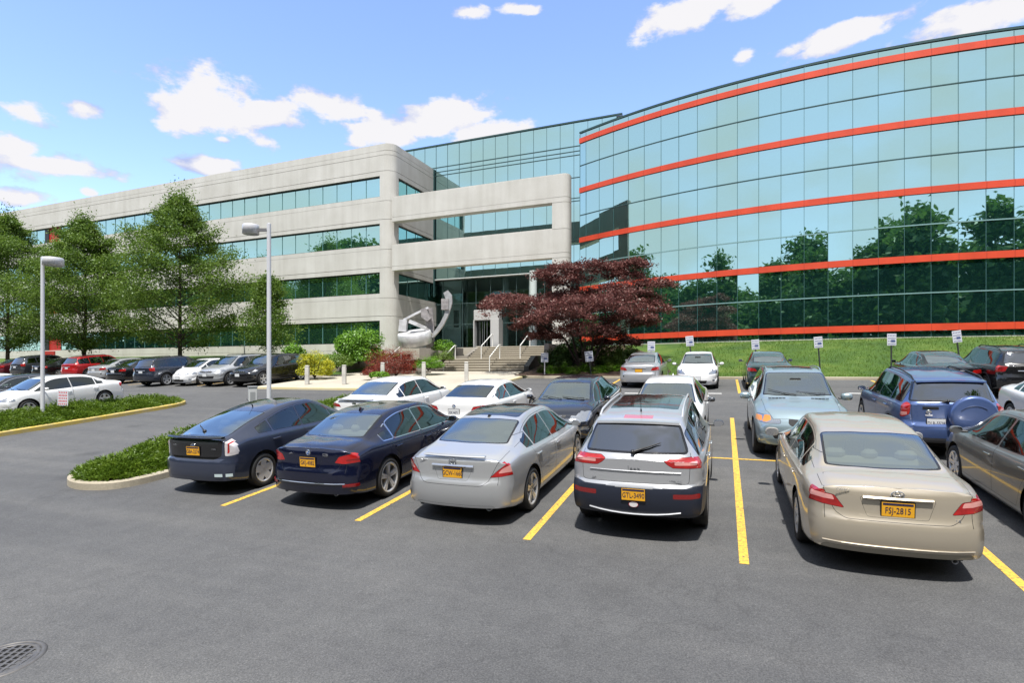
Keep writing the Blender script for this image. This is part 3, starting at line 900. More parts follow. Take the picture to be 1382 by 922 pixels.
def base_hatch(**k):
    sp = base_sedan(L=4.48, W=1.745, H=1.49, R=.318, ay=.86, fy=.92, roofw=.56, cr=.24, cf=.5, mid=2.6,
      top=[(0, 1.05), (.08, 1.075), (.25, 1.11), (.6, 1.215), (1.1, 1.345), (1.7, 1.455), (2.2, 1.488), (2.5, 1.48), (2.85, 1.41), (3.3, 1.22), (3.72, 1.03), (4.05, .93), (4.3, .82), (4.48, .70)],
      belt=[(0, .93), (.5, 1.0), (1.2, .985), (2.4, .94), (3.4, .91), (4.1, .82), (4.48, .62)],
      floor=[(0, .29), (.3, .22), (1, .17), (3.6, .17), (4.2, .19), (4.48, .22)],
      plan=[(0, .94), (.5, .97), (1.1, .99), (2.2, 1), (3.4, .985), (4.0, .95), (4.48, .88)],
      rear=[(.2, .12), (.30, .03), (.48, 0), (.64, .01), (.68, .05), (1.0, .07), (1.08, .10)],
      front=[(.2, .08), (.42, 0), (.6, .03), (.72, .12)],
      dlo=[.84, 1.20, 2.05, 3.05, 3.52], bp=2.05, door=(1.02, 2.05, 3.22), fixed=[0, 3],
      wind=('Z', 3.70, 2.80, .045, .03, .14), rearg=('Z', .20, 1.28, .09, .05, .06), bow=.10)
    sp.update(k); return sp
def spec_hatch():
    sp = base_hatch(paint=P_SLATE, plate=(0, .83, 'GBA-2274'), rearmat=GLASSR)
    sp['cuts'] = [('Yr', rnd([(-.63, 1.05), (-.60, .74), (-.48, .68), (.48, .68), (.60, .74), (.63, 1.05)], .04), 'tailgate', .006, None),
                  ('Yr', rnd([(-.56, 1.04), (.56, 1.04), (.55, .955), (-.55, .955)], .03), 'panel2', .004, None),
                  ('Yrm', rnd([(.655, .74), (.66, 1.055), (.95, 1.055), (.95, .80), (.76, .74)], .03), 'tail', .005, None),
                  ('Xm', rnd([(-.1, 1.06), (.06, 1.055), (.10, 1.02), (.06, .93), (.02, .80), (-.1, .76)], .03), 'tail', 0, None),
                  ('Yrm', rnd([(.70, .78), (.71, 1.0), (.735, .99), (.73, .80)], .02), 'tail.in', 0, None),
                  ('Yr', rnd([(-.55, .36), (.55, .36), (.62, .22), (-.62, .22)], .03), 'skirt', .003, None),
                  ('Z', rnd([(-.46, 1.75), (.46, 1.75), (.46, 2.6), (-.46, 2.6)], .06), 'sunroof', .006, None)]
    sp['tagmat'] = tm(tail=mat('milky_lens', (.60, .57, .58), .12, coat=1), tailgate=GBLK, panel2=mat('dark_glass_panel', (.02, .03, .03), .04, coat=1)); sp['tagmat']['tail.in'] = REDL
    sp['extra'] = [rearbar(-.64, .64, 1.075, .035, P_BLACK, .07), ring_badge(0, .925, .055, .04, 1, mat('badge_blue', (.03, .13, .45), .3)), badge_text('HYBRID', .03, .46, .87, CHROME), badge_text('PRIUS', .035, -.46, .92, CHROME), whip(1.55, .17, -.16), wiper(-.05, 1.13, -.42, 1.2), sticker]
    sp['wheel'] = dict(n=5, w=.085, wo=.9, rim=.70)
    return sp
def sticker(root, c, sp):
    m = MB(); y = rear_y(c, .66, .40)-.004
    for (x, w_) in ((.56, .15), (.74, .10)):
        n = 6; vs = []
        for k in range(n+1):
            xx = x-w_/2+w_*k/n; yy = rear_y(c, xx, .40)-.004; vs += [(xx, yy, .375), (xx, yy, .43)]
        m.add(vs, [(2*k, 2*k+2, 2*k+3, 2*k+1) for k in range(n)], 0)
    m.build('bumper_sticker', mat('sticker_pale', (.5, .6, .62), .5), root)
def base_suv(**k):
    sp = base_sedan(L=4.62, W=1.86, H=1.68, R=.365, ay=.98, fy=.93, roofw=.60, cr=.24, cf=.38, mid=2.4, tw=.235, cat='suv', bow=.10,
      top=[(0, 1.10), (.035, 1.14), (.34, 1.52), (.40, 1.575), (.8, 1.63), (1.6, 1.675), (2.2, 1.68), (2.6, 1.665), (2.85, 1.61), (3.3, 1.34), (3.62, 1.16), (4.0, 1.09), (4.38, .99), (4.62, .84)],
      belt=[(0, 1.07), (.6, 1.10), (1.6, 1.07), (2.8, 1.03), (3.6, 1.01), (4.2, .93), (4.62, .74)],
      floor=[(0, .36), (.3, .30), (1, .24), (3.6, .24), (4.3, .28), (4.62, .34)],
      plan=[(0, .93), (.4, .965), (1.1, .99), (2.2, 1), (3.6, .985), (4.2, .95), (4.62, .88)],
      rear=[(.3, .13), (.40, .03), (.6, 0), (.74, .01), (.78, .05), (1.1, .09), (1.2, .10), (1.7, .10)],
      front=[(.3, .10), (.5, 0), (.7, .02), (.85, .08)],
      dlo=[.42, 1.15, 2.08, 3.30], bp=2.08, door=(1.05, 2.08, 3.22), fixed=[0], dark=2, sill=.36,
      wind=('Z', 3.60, 2.82, .045, .03, .12), rearg=('Y', [(-.70, 1.17), (.70, 1.17), (.57, 1.545), (-.57, 1.545)], .07), rearmat=GLASSD, seat=SEATK, trimmat=GREYP, flare=True, cab=(.6, 3.3))
    sp.update(k); return sp
def spec_cherokee():
    sp = base_suv(paint=P_SILV2, plate=(0, .66, 'GTL-3490'), trimmat=mat('blue_grey_plastic', (.016, .02, .034), .42))
    sp['cuts'] = [('Yr', rnd([(-.66, 1.62), (-.72, 1.12), (-.70, .80), (.70, .80), (.72, 1.12), (.66, 1.62)], .05), 'tailgate', .006, None),
                  ('Yr', [(-1, .76), (-.74, .78), (-.60, .74), (.60, .74), (.74, .78), (1, .76), (1, .3), (-1, .3)], 'bumper', .004, None),
                  ('X', [(-.1, .76), (.30, .76), (.62, .66), (.80, .3), (-.1, .3)], 'bumper', 0, None),
                  ('X', [(1.1, .36), (3.5, .36), (3.5, .2), (1.1, .2)], 'trim', 0, None),
                  ('Yrm', rnd([(.38, 1.10), (.45, 1.145), (.98, 1.14), (.98, 1.0), (.50, 1.01), (.43, 1.05)], .02), 'tail', .005, None),
                  ('Xm', rnd([(-.1, 1.14), (.16, 1.14), (.32, 1.12), (.26, 1.04), (-.1, 1.0)], .02), 'tail', 0, None),
                  ('Yrm', rnd([(.52, 1.05), (.52, 1.09), (.80, 1.09), (.80, 1.05)], .015), 'tail.in', 0, None),
                  ('Yrm', rnd([(.50, .62), (.50, .69), (.84, .69), (.84, .62)], .02), 'refl', .004, None),
                  ('Yr', rnd([(-.2, 1.622), (.2, 1.622), (.2, 1.592), (-.2, 1.592)], .01), 'brake', 0, None),
                  ('Z', rnd([(-.50, 1.1), (.50, 1.1), (.50, 2.5), (-.50, 2.5)], .06), 'sunroof', .006, None)]
    sp['tagmat'] = tm(brake=mat('pink_lens', (.45, .14, .15), .2, coat=1), bumper=sp['trimmat']); sp['tagmat']['tail.in'] = PINKL
    sp['extra'] = [badge_text('Jeep', .10, 0, .985, CHROME), badge_text('LATITUDE', .04, .52, .84, CHROME), badge_text('4x4', .04, -.54, .84, CHROME), rearbar(-.60, .60, .44, .020, mat('satin_silver', (.30, .31, .33), .5, .5), .02, bow=-.05),
                   rearbar(-.60, .60, .955, .012, P_SILV2, .012), rails(.75, 2.55, ALLOY), whip(.85, .26, -.06), wiper(-.02, 1.20, .34, 1.32), round_sticker, roofbar(.56, .40, P_SILV2)]
    sp['wheel'] = dict(n=5, w=.06, dbl=True, rim=.72)
    sp['mirmat'] = P_BLACK
    return sp
def round_sticker(root, c, sp):
    m = MB(); y = rear_y(c, 0, .52)-.006
    for (a, b, k) in ((.062, .042, 1), (.056, .036, 0)):
        m.add([(a*math.cos(t), y-(.002 if k == 0 else 0), .525+b*math.sin(t)) for t in np.linspace(0, 2*PI, 25)[:-1]], [tuple(range(24))], k)
    m.build('bumper_sticker', [mat('sticker_white', (.75, .72, .72), .5), mat('sticker_red', (.6, .06, .08), .5)], root)
def spec_greysedan():
    sp = base_sedan(paint=P_GREY, L=4.75, W=1.80, H=1.44, seat=SEATK)
    sp['cuts'] = sedan_rear([(.50, .765), (.60, .905), (.98, .945), (.98, .80)], None)+front_basic(4.75, 1.80)+[hood(4.75, 1.8, 3.84)]
    sp['tagmat'] = tm(); sp['wheel'] = dict(n=7, w=.055, rim=.70)
    sp['extra'] = [front_wipers]
    return sp
def spec_rav4():
    sp = base_suv(paint=P_BLUE, L=4.42, W=1.84, H=1.69, plate=(-.30, .76, 'DLR-5528', PLATEW), ay=.90, fy=.92, trimmat=mat('steel_blue_trim', (.10, .125, .18), .35, .3), dark=2, sideglass=GLASS,
      top=[(0, 1.12), (.03, 1.15), (.24, 1.52), (.30, 1.585), (.8, 1.645), (1.6, 1.685), (2.2, 1.69), (2.5, 1.675), (2.75, 1.61), (3.15, 1.34), (3.45, 1.16), (3.85, 1.09), (4.2, .99), (4.42, .84)],
      belt=[(0, 1.07), (.6, 1.10), (1.6, 1.07), (2.8, 1.03), (3.45, 1.01), (4.0, .93), (4.42, .74)],
      floor=[(0, .36), (.3, .30), (1, .24), (3.6, .24), (4.1, .28), (4.42, .34)],
      plan=[(0, .93), (.4, .965), (1.1, .99), (2.2, 1), (3.5, .985), (4.0, .95), (4.42, .88)],
      dlo=[.38, 1.08, 1.98, 3.15], bp=1.98, door=(1.02, 1.98, 3.05), wind=('Z', 3.43, 2.70, .045, .03, .12), rearg=('Y', [(-.72, 1.16), (.72, 1.16), (.62, 1.55), (-.62, 1.55)], .04), cab=(.6, 3.1))
    sp['rear'] = [(.3, .13), (.40, .02), (.6, 0), (.70, .01), (.74, .06), (1.1, .08), (1.2, .09), (1.7, .09)]
    sp['cuts'] = [('Yr', rnd([(-.68, 1.62), (-.70, 1.12), (-.68, .66), (.68, .66), (.70, 1.12), (.68, 1.62)], .05), 'tailgate', .006, None),
                  ('Yrm', rnd([(.70, 1.14), (.98, 1.14), (.98, .86), (.80, .84), (.72, .92)], .04), 'tail', .005, None),
                  ('Xm', rnd([(-.1, 1.15), (.16, 1.16), (.24, 1.10), (.17, .92), (-.1, .84)], .03), 'tail', 0, None),
                  ('Yrm', rnd([(.76, .95), (.76, .89), (.84, .87), (.88, .95)], .015), 'tail.in', 0, None),
                  ('X', [(1.1, .42), (3.4, .42), (3.4, .2), (1.1, .2)], 'trim', 0, None),
                  ('Yr', [(-1, .46), (1, .46), (1, .3), (-1, .3)], 'bumper', .004, None)]
    sp['tagmat'] = tm(); sp['tagmat']['tail.in'] = PINKL
    def spare(root, c, s2):
        m = MB(); y = rear_y(c, 0, .9)
        m.lathe([(.30, .0), (.37, -.02), (.385, -.06), (.385, -.155), (.365, -.185), (.33, -.195), (.15, -.20), (.001, -.20)], c=(.26, y, .93), axis='Y', n=40)
        pts = [(.26+.30*math.cos(a), y-.202, .93+.30*math.sin(a)-.10) for a in np.linspace(.9, 2.4, 12)]
        m.tube(pts, .008, 5, 1)
        m.build('spare_wheel_cover', [P_BLUE, mat('blue_crease', (.03, .05, .12), .4)], root)
    sp['extra'] = [spare, ring_badge(-.42, .97, .045, .032, 1, None), rearbar(-.52, -.26, 1.05, .05, BLK, .01), badge_text('RAV4', .05, -.42, .90, CHROME), rails(.5, 2.4, BLK, h=.04), roofbar(.58, .30, P_BLUE), wiper(-.1, 1.19, -.45, 1.2), exhaust(.6, .3)]
    sp['wheel'] = dict(n=5, w=.07, rim=.68); sp['mirmat'] = P_BLACK
    return sp
def spec_x5():
    sp = base_suv(paint=P_ICE, L=4.67, W=1.87, H=1.72, seat=SEATG, windmat=GLASSF, sideglass=GLASS, dark=0, trimmat=P_ICE,
      top=[(0, 1.10), (.035, 1.14), (.32, 1.52), (.40, 1.60), (.8, 1.66), (1.6, 1.71), (2.1, 1.72), (2.45, 1.705), (2.7, 1.65), (3.1, 1.40), (3.40, 1.19), (3.9, 1.10), (4.4, 1.0), (4.67, .84)],
      dlo=[.42, 1.15, 2.0, 3.12], bp=2.0, door=(1.05, 2.0, 3.15), wind=('Z', 3.38, 2.68, .045, .03, .12), cf=.30, mirs=1.15)
    w = .93
    sp['cuts'] = [('Yfm', rnd([(.42, .78), (.44, .90), (.84, .93), (.90, .88), (.88, .77)], .04, 2), 'head', .006, None),
                  ('Xm', rnd([(4.25, .93), (4.62, .93), (4.7, .78), (4.36, .78)], .04, 2), 'head', 0, None),
                  ('Yfm', rnd([(.76, .80), (.76, .90), (.90, .90), (.90, .80)], .03), 'head.in', 0, None),
                  ('Xm', rnd([(4.27, .92), (4.45, .92), (4.47, .80), (4.37, .79)], .03, 2), 'head.in', 0, None),
                  ('Yfm', rnd([(.04, .74), (.05, .93), (.26, .93), (.30, .80), (.24, .74)], .04, 2), 'grille', .008, None),
                  ('Yf', rnd([(-.62, .62), (.62, .62), (.55, .48), (-.55, .48)], .03), 'intake', .004, None), hood(4.67, 1.87, 3.36, .2),
                  ('Z', rnd([(-.42, 1.75), (.42, 1.75), (.42, 2.45), (-.42, 2.45)], .05), 'sunroof', .006, None)]
    sp['tagmat'] = tm(); sp['tagmat']['head.in'] = ORNL
    def vents(root, c, s2):
        for sd in (-1, 1):
            m = MB()
            for k in range(5):
                x = sd*(.28+.07*k); t = 3.50
                m.box((x, t-c.L/2-.02*abs(x), float(c.ftop(t))+.004), (.06, .03, .012))
            m.build('bonnet_vent', BLK, root)
    sp['extra'] = [front_wipers, vents, rails(.6, 2.5, P_ICE, h=.03), ]
    sp['wheel'] = dict(n=5, w=.06, dbl=True, rim=.72)
    return sp
def spec_merc():
    sp = base_sedan(paint=paint('blue_black_paint', (.012, .016, .028), .3, .2), L=5.1, W=1.87, H=1.47, R=.345, seat=SEATB, chrome_dlo=True,
        top=[(0, 1.02), (.12, 1.055), (.35, 1.08), (.70, 1.10), (1.05, 1.235), (1.5, 1.40), (1.95, 1.46), (2.5, 1.47), (2.95, 1.455), (3.3, 1.39), (3.7, 1.19), (4.03, 1.02), (4.5, .95), (4.9, .85), (5.1, .72)],
        belt=[(0, .92), (.6, .985), (1.2, .965), (2.5, .93), (4.0, .91), (4.7, .83), (5.1, .64)], floor=[(0, .29), (.3, .22), (1, .18), (4.1, .18), (4.8, .2), (5.1, .24)], plan=[(0, .93), (.5, .965), (1.2, .99), (2.4, 1), (3.9, .99), (4.6, .95), (5.1, .90)],
        dlo=[1.1, 1.45, 2.45, 3.8], bp=2.45, door=(1.28, 2.45, 3.6), wind=('Z', 4.02, 3.3, .045, .03, .12), rearg=('Z', .74, 1.50, .10, .03, .10), cf=.36)
    sp['cuts'] = [('Yfm', rnd([(.40, .66), (.46, .80), (.80, .86), (.93, .80), (.84, .64), (.6, .62)], .04, 2), 'head', .006, None),
                  ('Xm', rnd([(4.62, .86), (4.95, .84), (5.1, .66), (4.82, .64)], .04, 2), 'head', 0, None),
                  ('Yf', rnd([(-.34, .80), (.34, .80), (.26, .56), (-.26, .56)], .04), 'grille', .012, None),
                  ('Yfm', rnd([(.50, .44), (.50, .52), (.85, .52), (.85, .44)], .02), 'fog', .005, None),
                  ('Yf', rnd([(-.4, .44), (.4, .44), (.36, .30), (-.36, .30)], .03), 'intake', .004, None), hood(5.1, 1.87, 4.0, .25)]
    sp['tagmat'] = tm()
    sp['extra'] = [front_wipers, grille_bars(.26, .60, .78, 4)]
    sp['wheel'] = dict(n=7, w=.05, rim=.76)
    return sp
def grille_bars(hw, z0, z1, n, vert=False):
    def f(root, c, sp):
        m = MB()
        for k in range(n):
            z = z0+(z1-z0)*k/(n-1)
            if vert:
                x = -hw+2*hw*k/(n-1); y = rear_y(c, x, (z0+z1)/2, True)+.008; m.box((x, y, (z0+z1)/2), (.035, .02, (z1-z0)), bev=.008)
            else:
                pts = [(x, rear_y(c, x, z, True)+.008, z) for x in np.linspace(-hw, hw, 7)]; m.tube(pts, .009, 5)
        m.build('grille_bars', CHROME, root)
    return f
def spec_whitesedan(kind):
    sp = base_sedan(paint=P_WHITE, seat=SEATG, L=4.85, W=1.84, H=1.45)
    if kind == 'spoiler':
        sp['cuts'] = sedan_rear([(.44, .84), (.52, .92), (.98, .97), (.98, .84)], [(-.1, .97), (.36, .95), (.30, .87), (-.1, .84)])
        sp['extra'] = [rearbar(-.56, .56, 1.05, .035, P_SILVER, .07), ring_badge(0, .95, .05, .04, 2, None), fin(1.5, .05)]; sp['rearmat'] = GLASSR
    elif kind == 'coupe':
        sp.update(L=4.64, W=1.83, H=1.38, doors=2, dlo=[1.12, 1.95, 3.35], bp=1.95, door=(1.2, 1.95, 3.2), fixed=[0], R=.34, dark=1,
           top=[(0, .98), (.12, 1.01), (.35, 1.035), (.62, 1.055), (.95, 1.16), (1.45, 1.32), (1.9, 1.37), (2.3, 1.38), (2.6, 1.365), (2.9, 1.31), (3.3, 1.13), (3.64, .96), (4.0, .90), (4.4, .80), (4.64, .68)],
           belt=[(0, .90), (.6, .95), (1.2, .93), (2.5, .89), (3.6, .87), (4.2, .78), (4.64, .60)], floor=[(0, .29), (.3, .22), (1, .17), (3.7, .17), (4.3, .2), (4.64, .22)], plan=[(0, .93), (.5, .97), (1.1, 1), (2.4, .99), (3.5, .99), (4.2, .95), (4.64, .88)],
           wind=('Z', 3.64, 2.9, .045, .03, .12), rearg=('Z', .66, 1.42, .10, .03, .10), rearmat=glassmat('tinted_rear_glass', (.2, .22, .26), .14), plate=(0, .76, 'RX 4471', PLATEW))
        sp['cuts'] = sedan_rear([(.46, .80), (.52, .90), (.98, .95), (.98, .78)], [(-.1, .95), (.34, .92), (.30, .84), (-.1, .78)], low=.62, lid=.56, top=.95)
        sp['extra'] = [ring_badge(0, .91, .042, .042, 4, PLATEW), exhaust((-.5, .5)), fin(1.55, .04)]; sp['wheel'] = dict(n=5, dbl=True, w=.05, rim=.76)
    elif kind == 'front':
        sp['cuts'] = front_basic(4.85, 1.84)+[hood(4.85, 1.84, 3.84)]+sedan_rear([(.5, .78), (.6, .9), (.98, .94), (.98, .8)], None)
        sp['extra'] = [front_wipers, fin(1.6, .045), ring_badge(0, .66, .05, .04, 2, None, -.01, True)]; sp['mirmat'] = P_DKGREY
    elif kind == 'bmw':
        sp['cuts'] = [('Yfm', rnd([(.46, .66), (.50, .76), (.86, .80), (.93, .72), (.84, .64)], .03, 2), 'head', .006, None), ('Xm', rnd([(4.4, .80), (4.72, .77), (4.85, .66), (4.56, .66)], .03), 'head', 0, None),
                      ('Yfm', rnd([(.03, .58), (.03, .72), (.22, .72), (.25, .64), (.20, .58)], .03, 2), 'grille', .01, None), ('Yf', rnd([(-.6, .42), (.6, .42), (.5, .28), (-.5, .28)], .03), 'intake', .004, None), hood(4.85, 1.84, 3.84)]+sedan_rear([(.5, .78), (.55, .92), (.98, .96), (.98, .78)], [(-.1, .96), (.28, .95), (.26, .80), (-.1, .78)])
        sp['extra'] = [front_wipers]; sp['sideglass'] = glassmat('tinted_side_glass', (.10, .11, .13), .06)
    sp['tagmat'] = tm()
    return sp
# --- middle and far cars ------------------------------------------
def far_sedan(p, rear=True, plate=None, tl=None, **k):
    sp = base_sedan(paint=p, **k); sp['cuts'] = sedan_rear(tl or [(.48, .80), (.56, .92), (.98, .95), (.98, .78)], [(-.1, .95), (.26, .94), (.22, .82), (-.1, .78)])
    if not rear: sp['cuts'] += front_basic(sp['L'], sp['W'])
    sp['tagmat'] = tm()
    if plate: sp['plate'] = (0, .80, '', plate)
    sp['extra'] = [rearbar(-.3, .3, .90, .025, CHROME, .02)] if rear else [front_wipers]
    return sp
def far_hatch(p, rear=False):
    sp = base_hatch(paint=p); sp['tagmat'] = tm()
    sp['cuts'] = [('Yfm', rnd([(.44, .64), (.50, .74), (.74, .82), (.84, .78), (.80, .66)], .03), 'head', .006, None), ('Xm', rnd([(3.95, .86), (4.3, .80), (4.48, .66), (4.2, .68)], .03), 'head', 0, None),
                  ('Yf', rnd([(-.42, .40), (.42, .40), (.36, .27), (-.36, .27)], .03), 'intake', .004, None), ('Yf', rnd([(-.3, .68), (.3, .68), (.26, .655), (-.26, .655)], .01), 'grille', .002, None), ('Yfm', rnd([(.62, .44), (.62, .34), (.70, .34), (.72, .42)], .02), 'fog', .002, None)]
    sp['extra'] = [front_wipers, ring_badge(0, .72, .06, .04, 1, None, -.012, True)]; sp['plate'] = (0, .50, '', PLATEW, True)
    return sp
def far_suv(p, face='rear', **k):
    sp = base_suv(paint=p, **k); L = sp['L']; sp['tagmat'] = tm()
    if face == 'rear':
        sp['cuts'] = [('Yr', rnd([(-.70, 1.60), (-.72, 1.12), (-.70, .74), (.70, .74), (.72, 1.12), (.70, 1.60)], .05), 'tailgate', .006, None),
                      ('Yrm', rnd([(.58, 1.10), (.98, 1.12), (.98, .90), (.66, .92)], .03), 'tail', .005, None), ('Xm', rnd([(-.1, 1.12), (.24, 1.12), (.20, .95), (-.1, .9)], .03), 'tail', 0, None)]
        sp['plate'] = (0, .85, '', PLATEW)
        sp['extra'] = [rearbar(-.35, .35, .95, .03, CHROME, .02), rails(.7, 2.5, BLK)]
    else:
        sp['cuts'] = [('Yfm', rnd([(.50, .84), (.52, .95), (.88, .97), (.92, .86), (.7, .82)], .03), 'head', .006, None), ('Xm', rnd([(L-.46, .99), (L-.1, .96), (L, .84), (L-.34, .84)], .03), 'head', 0, None),
                      ('Yf', rnd([(-.44, .95), (.44, .95), (.42, .80), (-.42, .80)], .02), 'grille', .006, None), ('Yf', rnd([(-.6, .62), (.6, .62), (.55, .48), (-.55, .48)], .03), 'intake', .004, None), hood(L, sp['W'], 3.6, .2)]
        sp['plate'] = (0, .68, '', PLATEW, True)
        sp['extra'] = [front_wipers, grille_bars(.36, .82, .93, 7, True), rails(.7, 2.5, BLK)]
    return sp
def far_coupe(p):
    sp = far_sedan(p, H=1.40, chrome_dlo=True, rearmat=GLASSR)
    return sp
# ================================================================ materials of the place
def asphalt():
    m, nt, b = nodes('asphalt'); tc = nt.nodes.new('ShaderNodeTexCoord')
    def noise(sc, det=6, rough=.6, off=None):
        n = nt.nodes.new('ShaderNodeTexNoise'); n.inputs['Scale'].default_value = sc; n.inputs['Detail'].default_value = det; n.inputs['Roughness'].default_value = rough
        lk(nt, tc.outputs['Object'], n.inputs['Vector']); return n
    def ramp(src, pts):
        r = nt.nodes.new('ShaderNodeValToRGB'); lk(nt, src, r.inputs[0]); e = r.color_ramp.elements
        while len(e) < len(pts): e.new(.5)
        for q, (p, c) in zip(e, pts): q.position = p; q.color = (*c, 1)
        return r
    big = ramp(noise(.16, 5).outputs['Fac'], [(.3, (.078, .079, .081)), (.5, (.093, .094, .095)), (.7, (.113, .113, .112))])
    fine = ramp(noise(60, 4, .85).outputs['Fac'], [(.32, (.52, .52, .52)), (.5, (.96, .96, .97)), (.66, (1.55, 1.53, 1.5))])
    vo = nt.nodes.new('ShaderNodeTexVoronoi'); vo.inputs['Scale'].default_value = 26; lk(nt, tc.outputs['Object'], vo.inputs['Vector'])
    sp = ramp(vo.outputs['Distance'], [(0.0, (2.2, 2.15, 2.05)), (.10, (1.3, 1.3, 1.28)), (.16, (1, 1, 1))])
    mid = ramp(noise(3.5, 6, .7).outputs['Fac'], [(.3, (.88, .88, .88)), (.7, (1.1, 1.1, 1.09))])
    # long tyre-polished streaks along the drive aisle
    mp = nt.nodes.new('ShaderNodeMapping'); mp.inputs['Scale'].default_value = (.10, 1.4, 1); mp.inputs['Rotation'].default_value = (0, 0, .08)
    lk(nt, tc.outputs['Object'], mp.inputs['Vector']); ns = nt.nodes.new('ShaderNodeTexNoise'); ns.inputs['Scale'].default_value = 1.1; ns.inputs['Detail'].default_value = 5
    lk(nt, mp.outputs[0], ns.inputs['Vector']); st = ramp(ns.outputs['Fac'], [(.35, (.92, .92, .93)), (.5, (1, 1, 1)), (.66, (1.15, 1.14, 1.12))])
    def mul(a, c, f=1.0):
        x = nt.nodes.new('ShaderNodeMix'); x.data_type = 'RGBA'; x.blend_type = 'MULTIPLY'; x.inputs[0].default_value = f
        lk(nt, a, x.inputs[6]); lk(nt, c, x.inputs[7]); return x.outputs[2]
    col = mul(mul(mul(mul(big.outputs[0], fine.outputs[0]), sp.outputs[0]), mid.outputs[0]), st.outputs[0])
    vs_ = nt.nodes.new('ShaderNodeTexVoronoi'); vs_.inputs['Scale'].default_value = .42; dn2 = noise(2.5, 5); ad2 = nt.nodes.new('ShaderNodeMix'); ad2.data_type = 'RGBA'; ad2.blend_type = 'ADD'; ad2.inputs[0].default_value = .35
    lk(nt, tc.outputs['Object'], ad2.inputs[6]); lk(nt, dn2.outputs['Color'], ad2.inputs[7]); lk(nt, ad2.outputs[2], vs_.inputs['Vector'])
    oil = ramp(vs_.outputs['Distance'], [(0, (.55, .55, .56)), (.09, (.80, .80, .80)), (.17, (1, 1, 1))]); col = mul(col, oil.outputs[0], .8)
    # a few thin cracks
    vc = nt.nodes.new('ShaderNodeTexVoronoi'); vc.feature = 'DISTANCE_TO_EDGE'; vc.inputs['Scale'].default_value = .16
    dn = noise(1.2, 5); ad = nt.nodes.new('ShaderNodeMix'); ad.data_type = 'RGBA'; ad.blend_type = 'ADD'; ad.inputs[0].default_value = .9
    lk(nt, tc.outputs['Object'], ad.inputs[6]); lk(nt, dn.outputs['Color'], ad.inputs[7]); lk(nt, ad.outputs[2], vc.inputs['Vector'])
    cr = ramp(vc.outputs['Distance'], [(0, (.72, .72, .72)), (.0018, (.9, .9, .9)), (.003, (1, 1, 1))])
    col = mul(col, cr.outputs[0], .5)
    lk(nt, col, b.inputs['Base Color']); b.inputs['Roughness'].default_value = .85
    bp = nt.nodes.new('ShaderNodeBump'); bp.inputs['Strength'].default_value = .5; bp.inputs['Distance'].default_value = .01
    lk(nt, noise(70, 3, .8).outputs['Fac'], bp.inputs['Height']); lk(nt, bp.outputs[0], b.inputs['Normal'])
    return m
def streaked(name, col, dark, light, streak=.5, joint=None):
    """weathered concrete with rain streaks under its copings"""
    m, nt, b = nodes(name); tc = nt.nodes.new('ShaderNodeTexCoord')
    def N(vec, sc, det=6):
        n = nt.nodes.new('ShaderNodeTexNoise'); n.inputs['Scale'].default_value = sc; n.inputs['Detail'].default_value = det; lk(nt, vec, n.inputs['Vector']); return n
    mp = nt.nodes.new('ShaderNodeMapping'); mp.inputs['Scale'].default_value = (1.6, 1.6, .12); lk(nt, tc.outputs['Object'], mp.inputs[0])
    n1 = N(mp.outputs[0], 1.2); n2 = N(tc.outputs['Object'], .5); n3 = N(tc.outputs['Object'], 40, 3)
    def R(src, a, c, lo=.3, hi=.7):
        r = nt.nodes.new('ShaderNodeValToRGB'); lk(nt, src, r.inputs[0]); r.color_ramp.elements[0].position = lo; r.color_ramp.elements[1].position = hi
        r.color_ramp.elements[0].color = (*a, 1); r.color_ramp.elements[1].color = (*c, 1); return r.outputs[0]
    def mul(a, c, f=1.0):
        x = nt.nodes.new('ShaderNodeMix'); x.data_type = 'RGBA'; x.blend_type = 'MULTIPLY'; x.inputs[0].default_value = f
        lk(nt, a, x.inputs[6]); lk(nt, c, x.inputs[7]); return x.outputs[2]
    c = R(n2.outputs['Fac'], dark, light)
    c = mul(c, R(n1.outputs['Fac'], (.72, .70, .67), (1.06, 1.06, 1.06), .34, .6), streak)
    c = mul(c, R(n3.outputs['Fac'], (.86, .86, .86), (1.1, 1.1, 1.1)))
    lk(nt, c, b.inputs['Base Color']); b.inputs['Roughness'].default_value = .85
    bp = nt.nodes.new('ShaderNodeBump'); bp.inputs['Strength'].default_value = .2; bp.inputs['Distance'].default_value = .01
    lk(nt, n3.outputs['Fac'], bp.inputs['Height']); lk(nt, bp.outputs[0], b.inputs['Normal'])
    return m
def mirrorglass(name, col, wav=.02, base=(.02, .06, .065)):
    m = bpy.data.materials.new(name); m.use_nodes = True; nt = m.node_tree; nt.nodes.clear()
    o = nt.nodes.new('ShaderNodeOutputMaterial'); g = nt.nodes.new('ShaderNodeBsdfGlossy'); g.inputs[0].default_value = (*col, 1); g.inputs['Roughness'].default_value = .012
    d = nt.nodes.new('ShaderNodeBsdfDiffuse'); d.inputs[0].default_value = (*base, 1)
    mx = nt.nodes.new('ShaderNodeMixShader'); mx.inputs[0].default_value = .88
    lk(nt, d.outputs[0], mx.inputs[1]); lk(nt, g.outputs[0], mx.inputs[2]); lk(nt, mx.outputs[0], o.inputs[0])
    tc = nt.nodes.new('ShaderNodeTexCoord'); n = nt.nodes.new('ShaderNodeTexNoise'); n.inputs['Scale'].default_value = .55; n.inputs['Detail'].default_value = 2
    lk(nt, tc.outputs['Object'], n.inputs['Vector']); bp = nt.nodes.new('ShaderNodeBump'); bp.inputs['Strength'].default_value = wav; bp.inputs['Distance'].default_value = .2
    lk(nt, n.outputs['Fac'], bp.inputs['Height']); lk(nt, bp.outputs[0], g.inputs['Normal'])
    return m
ASPH = asphalt()
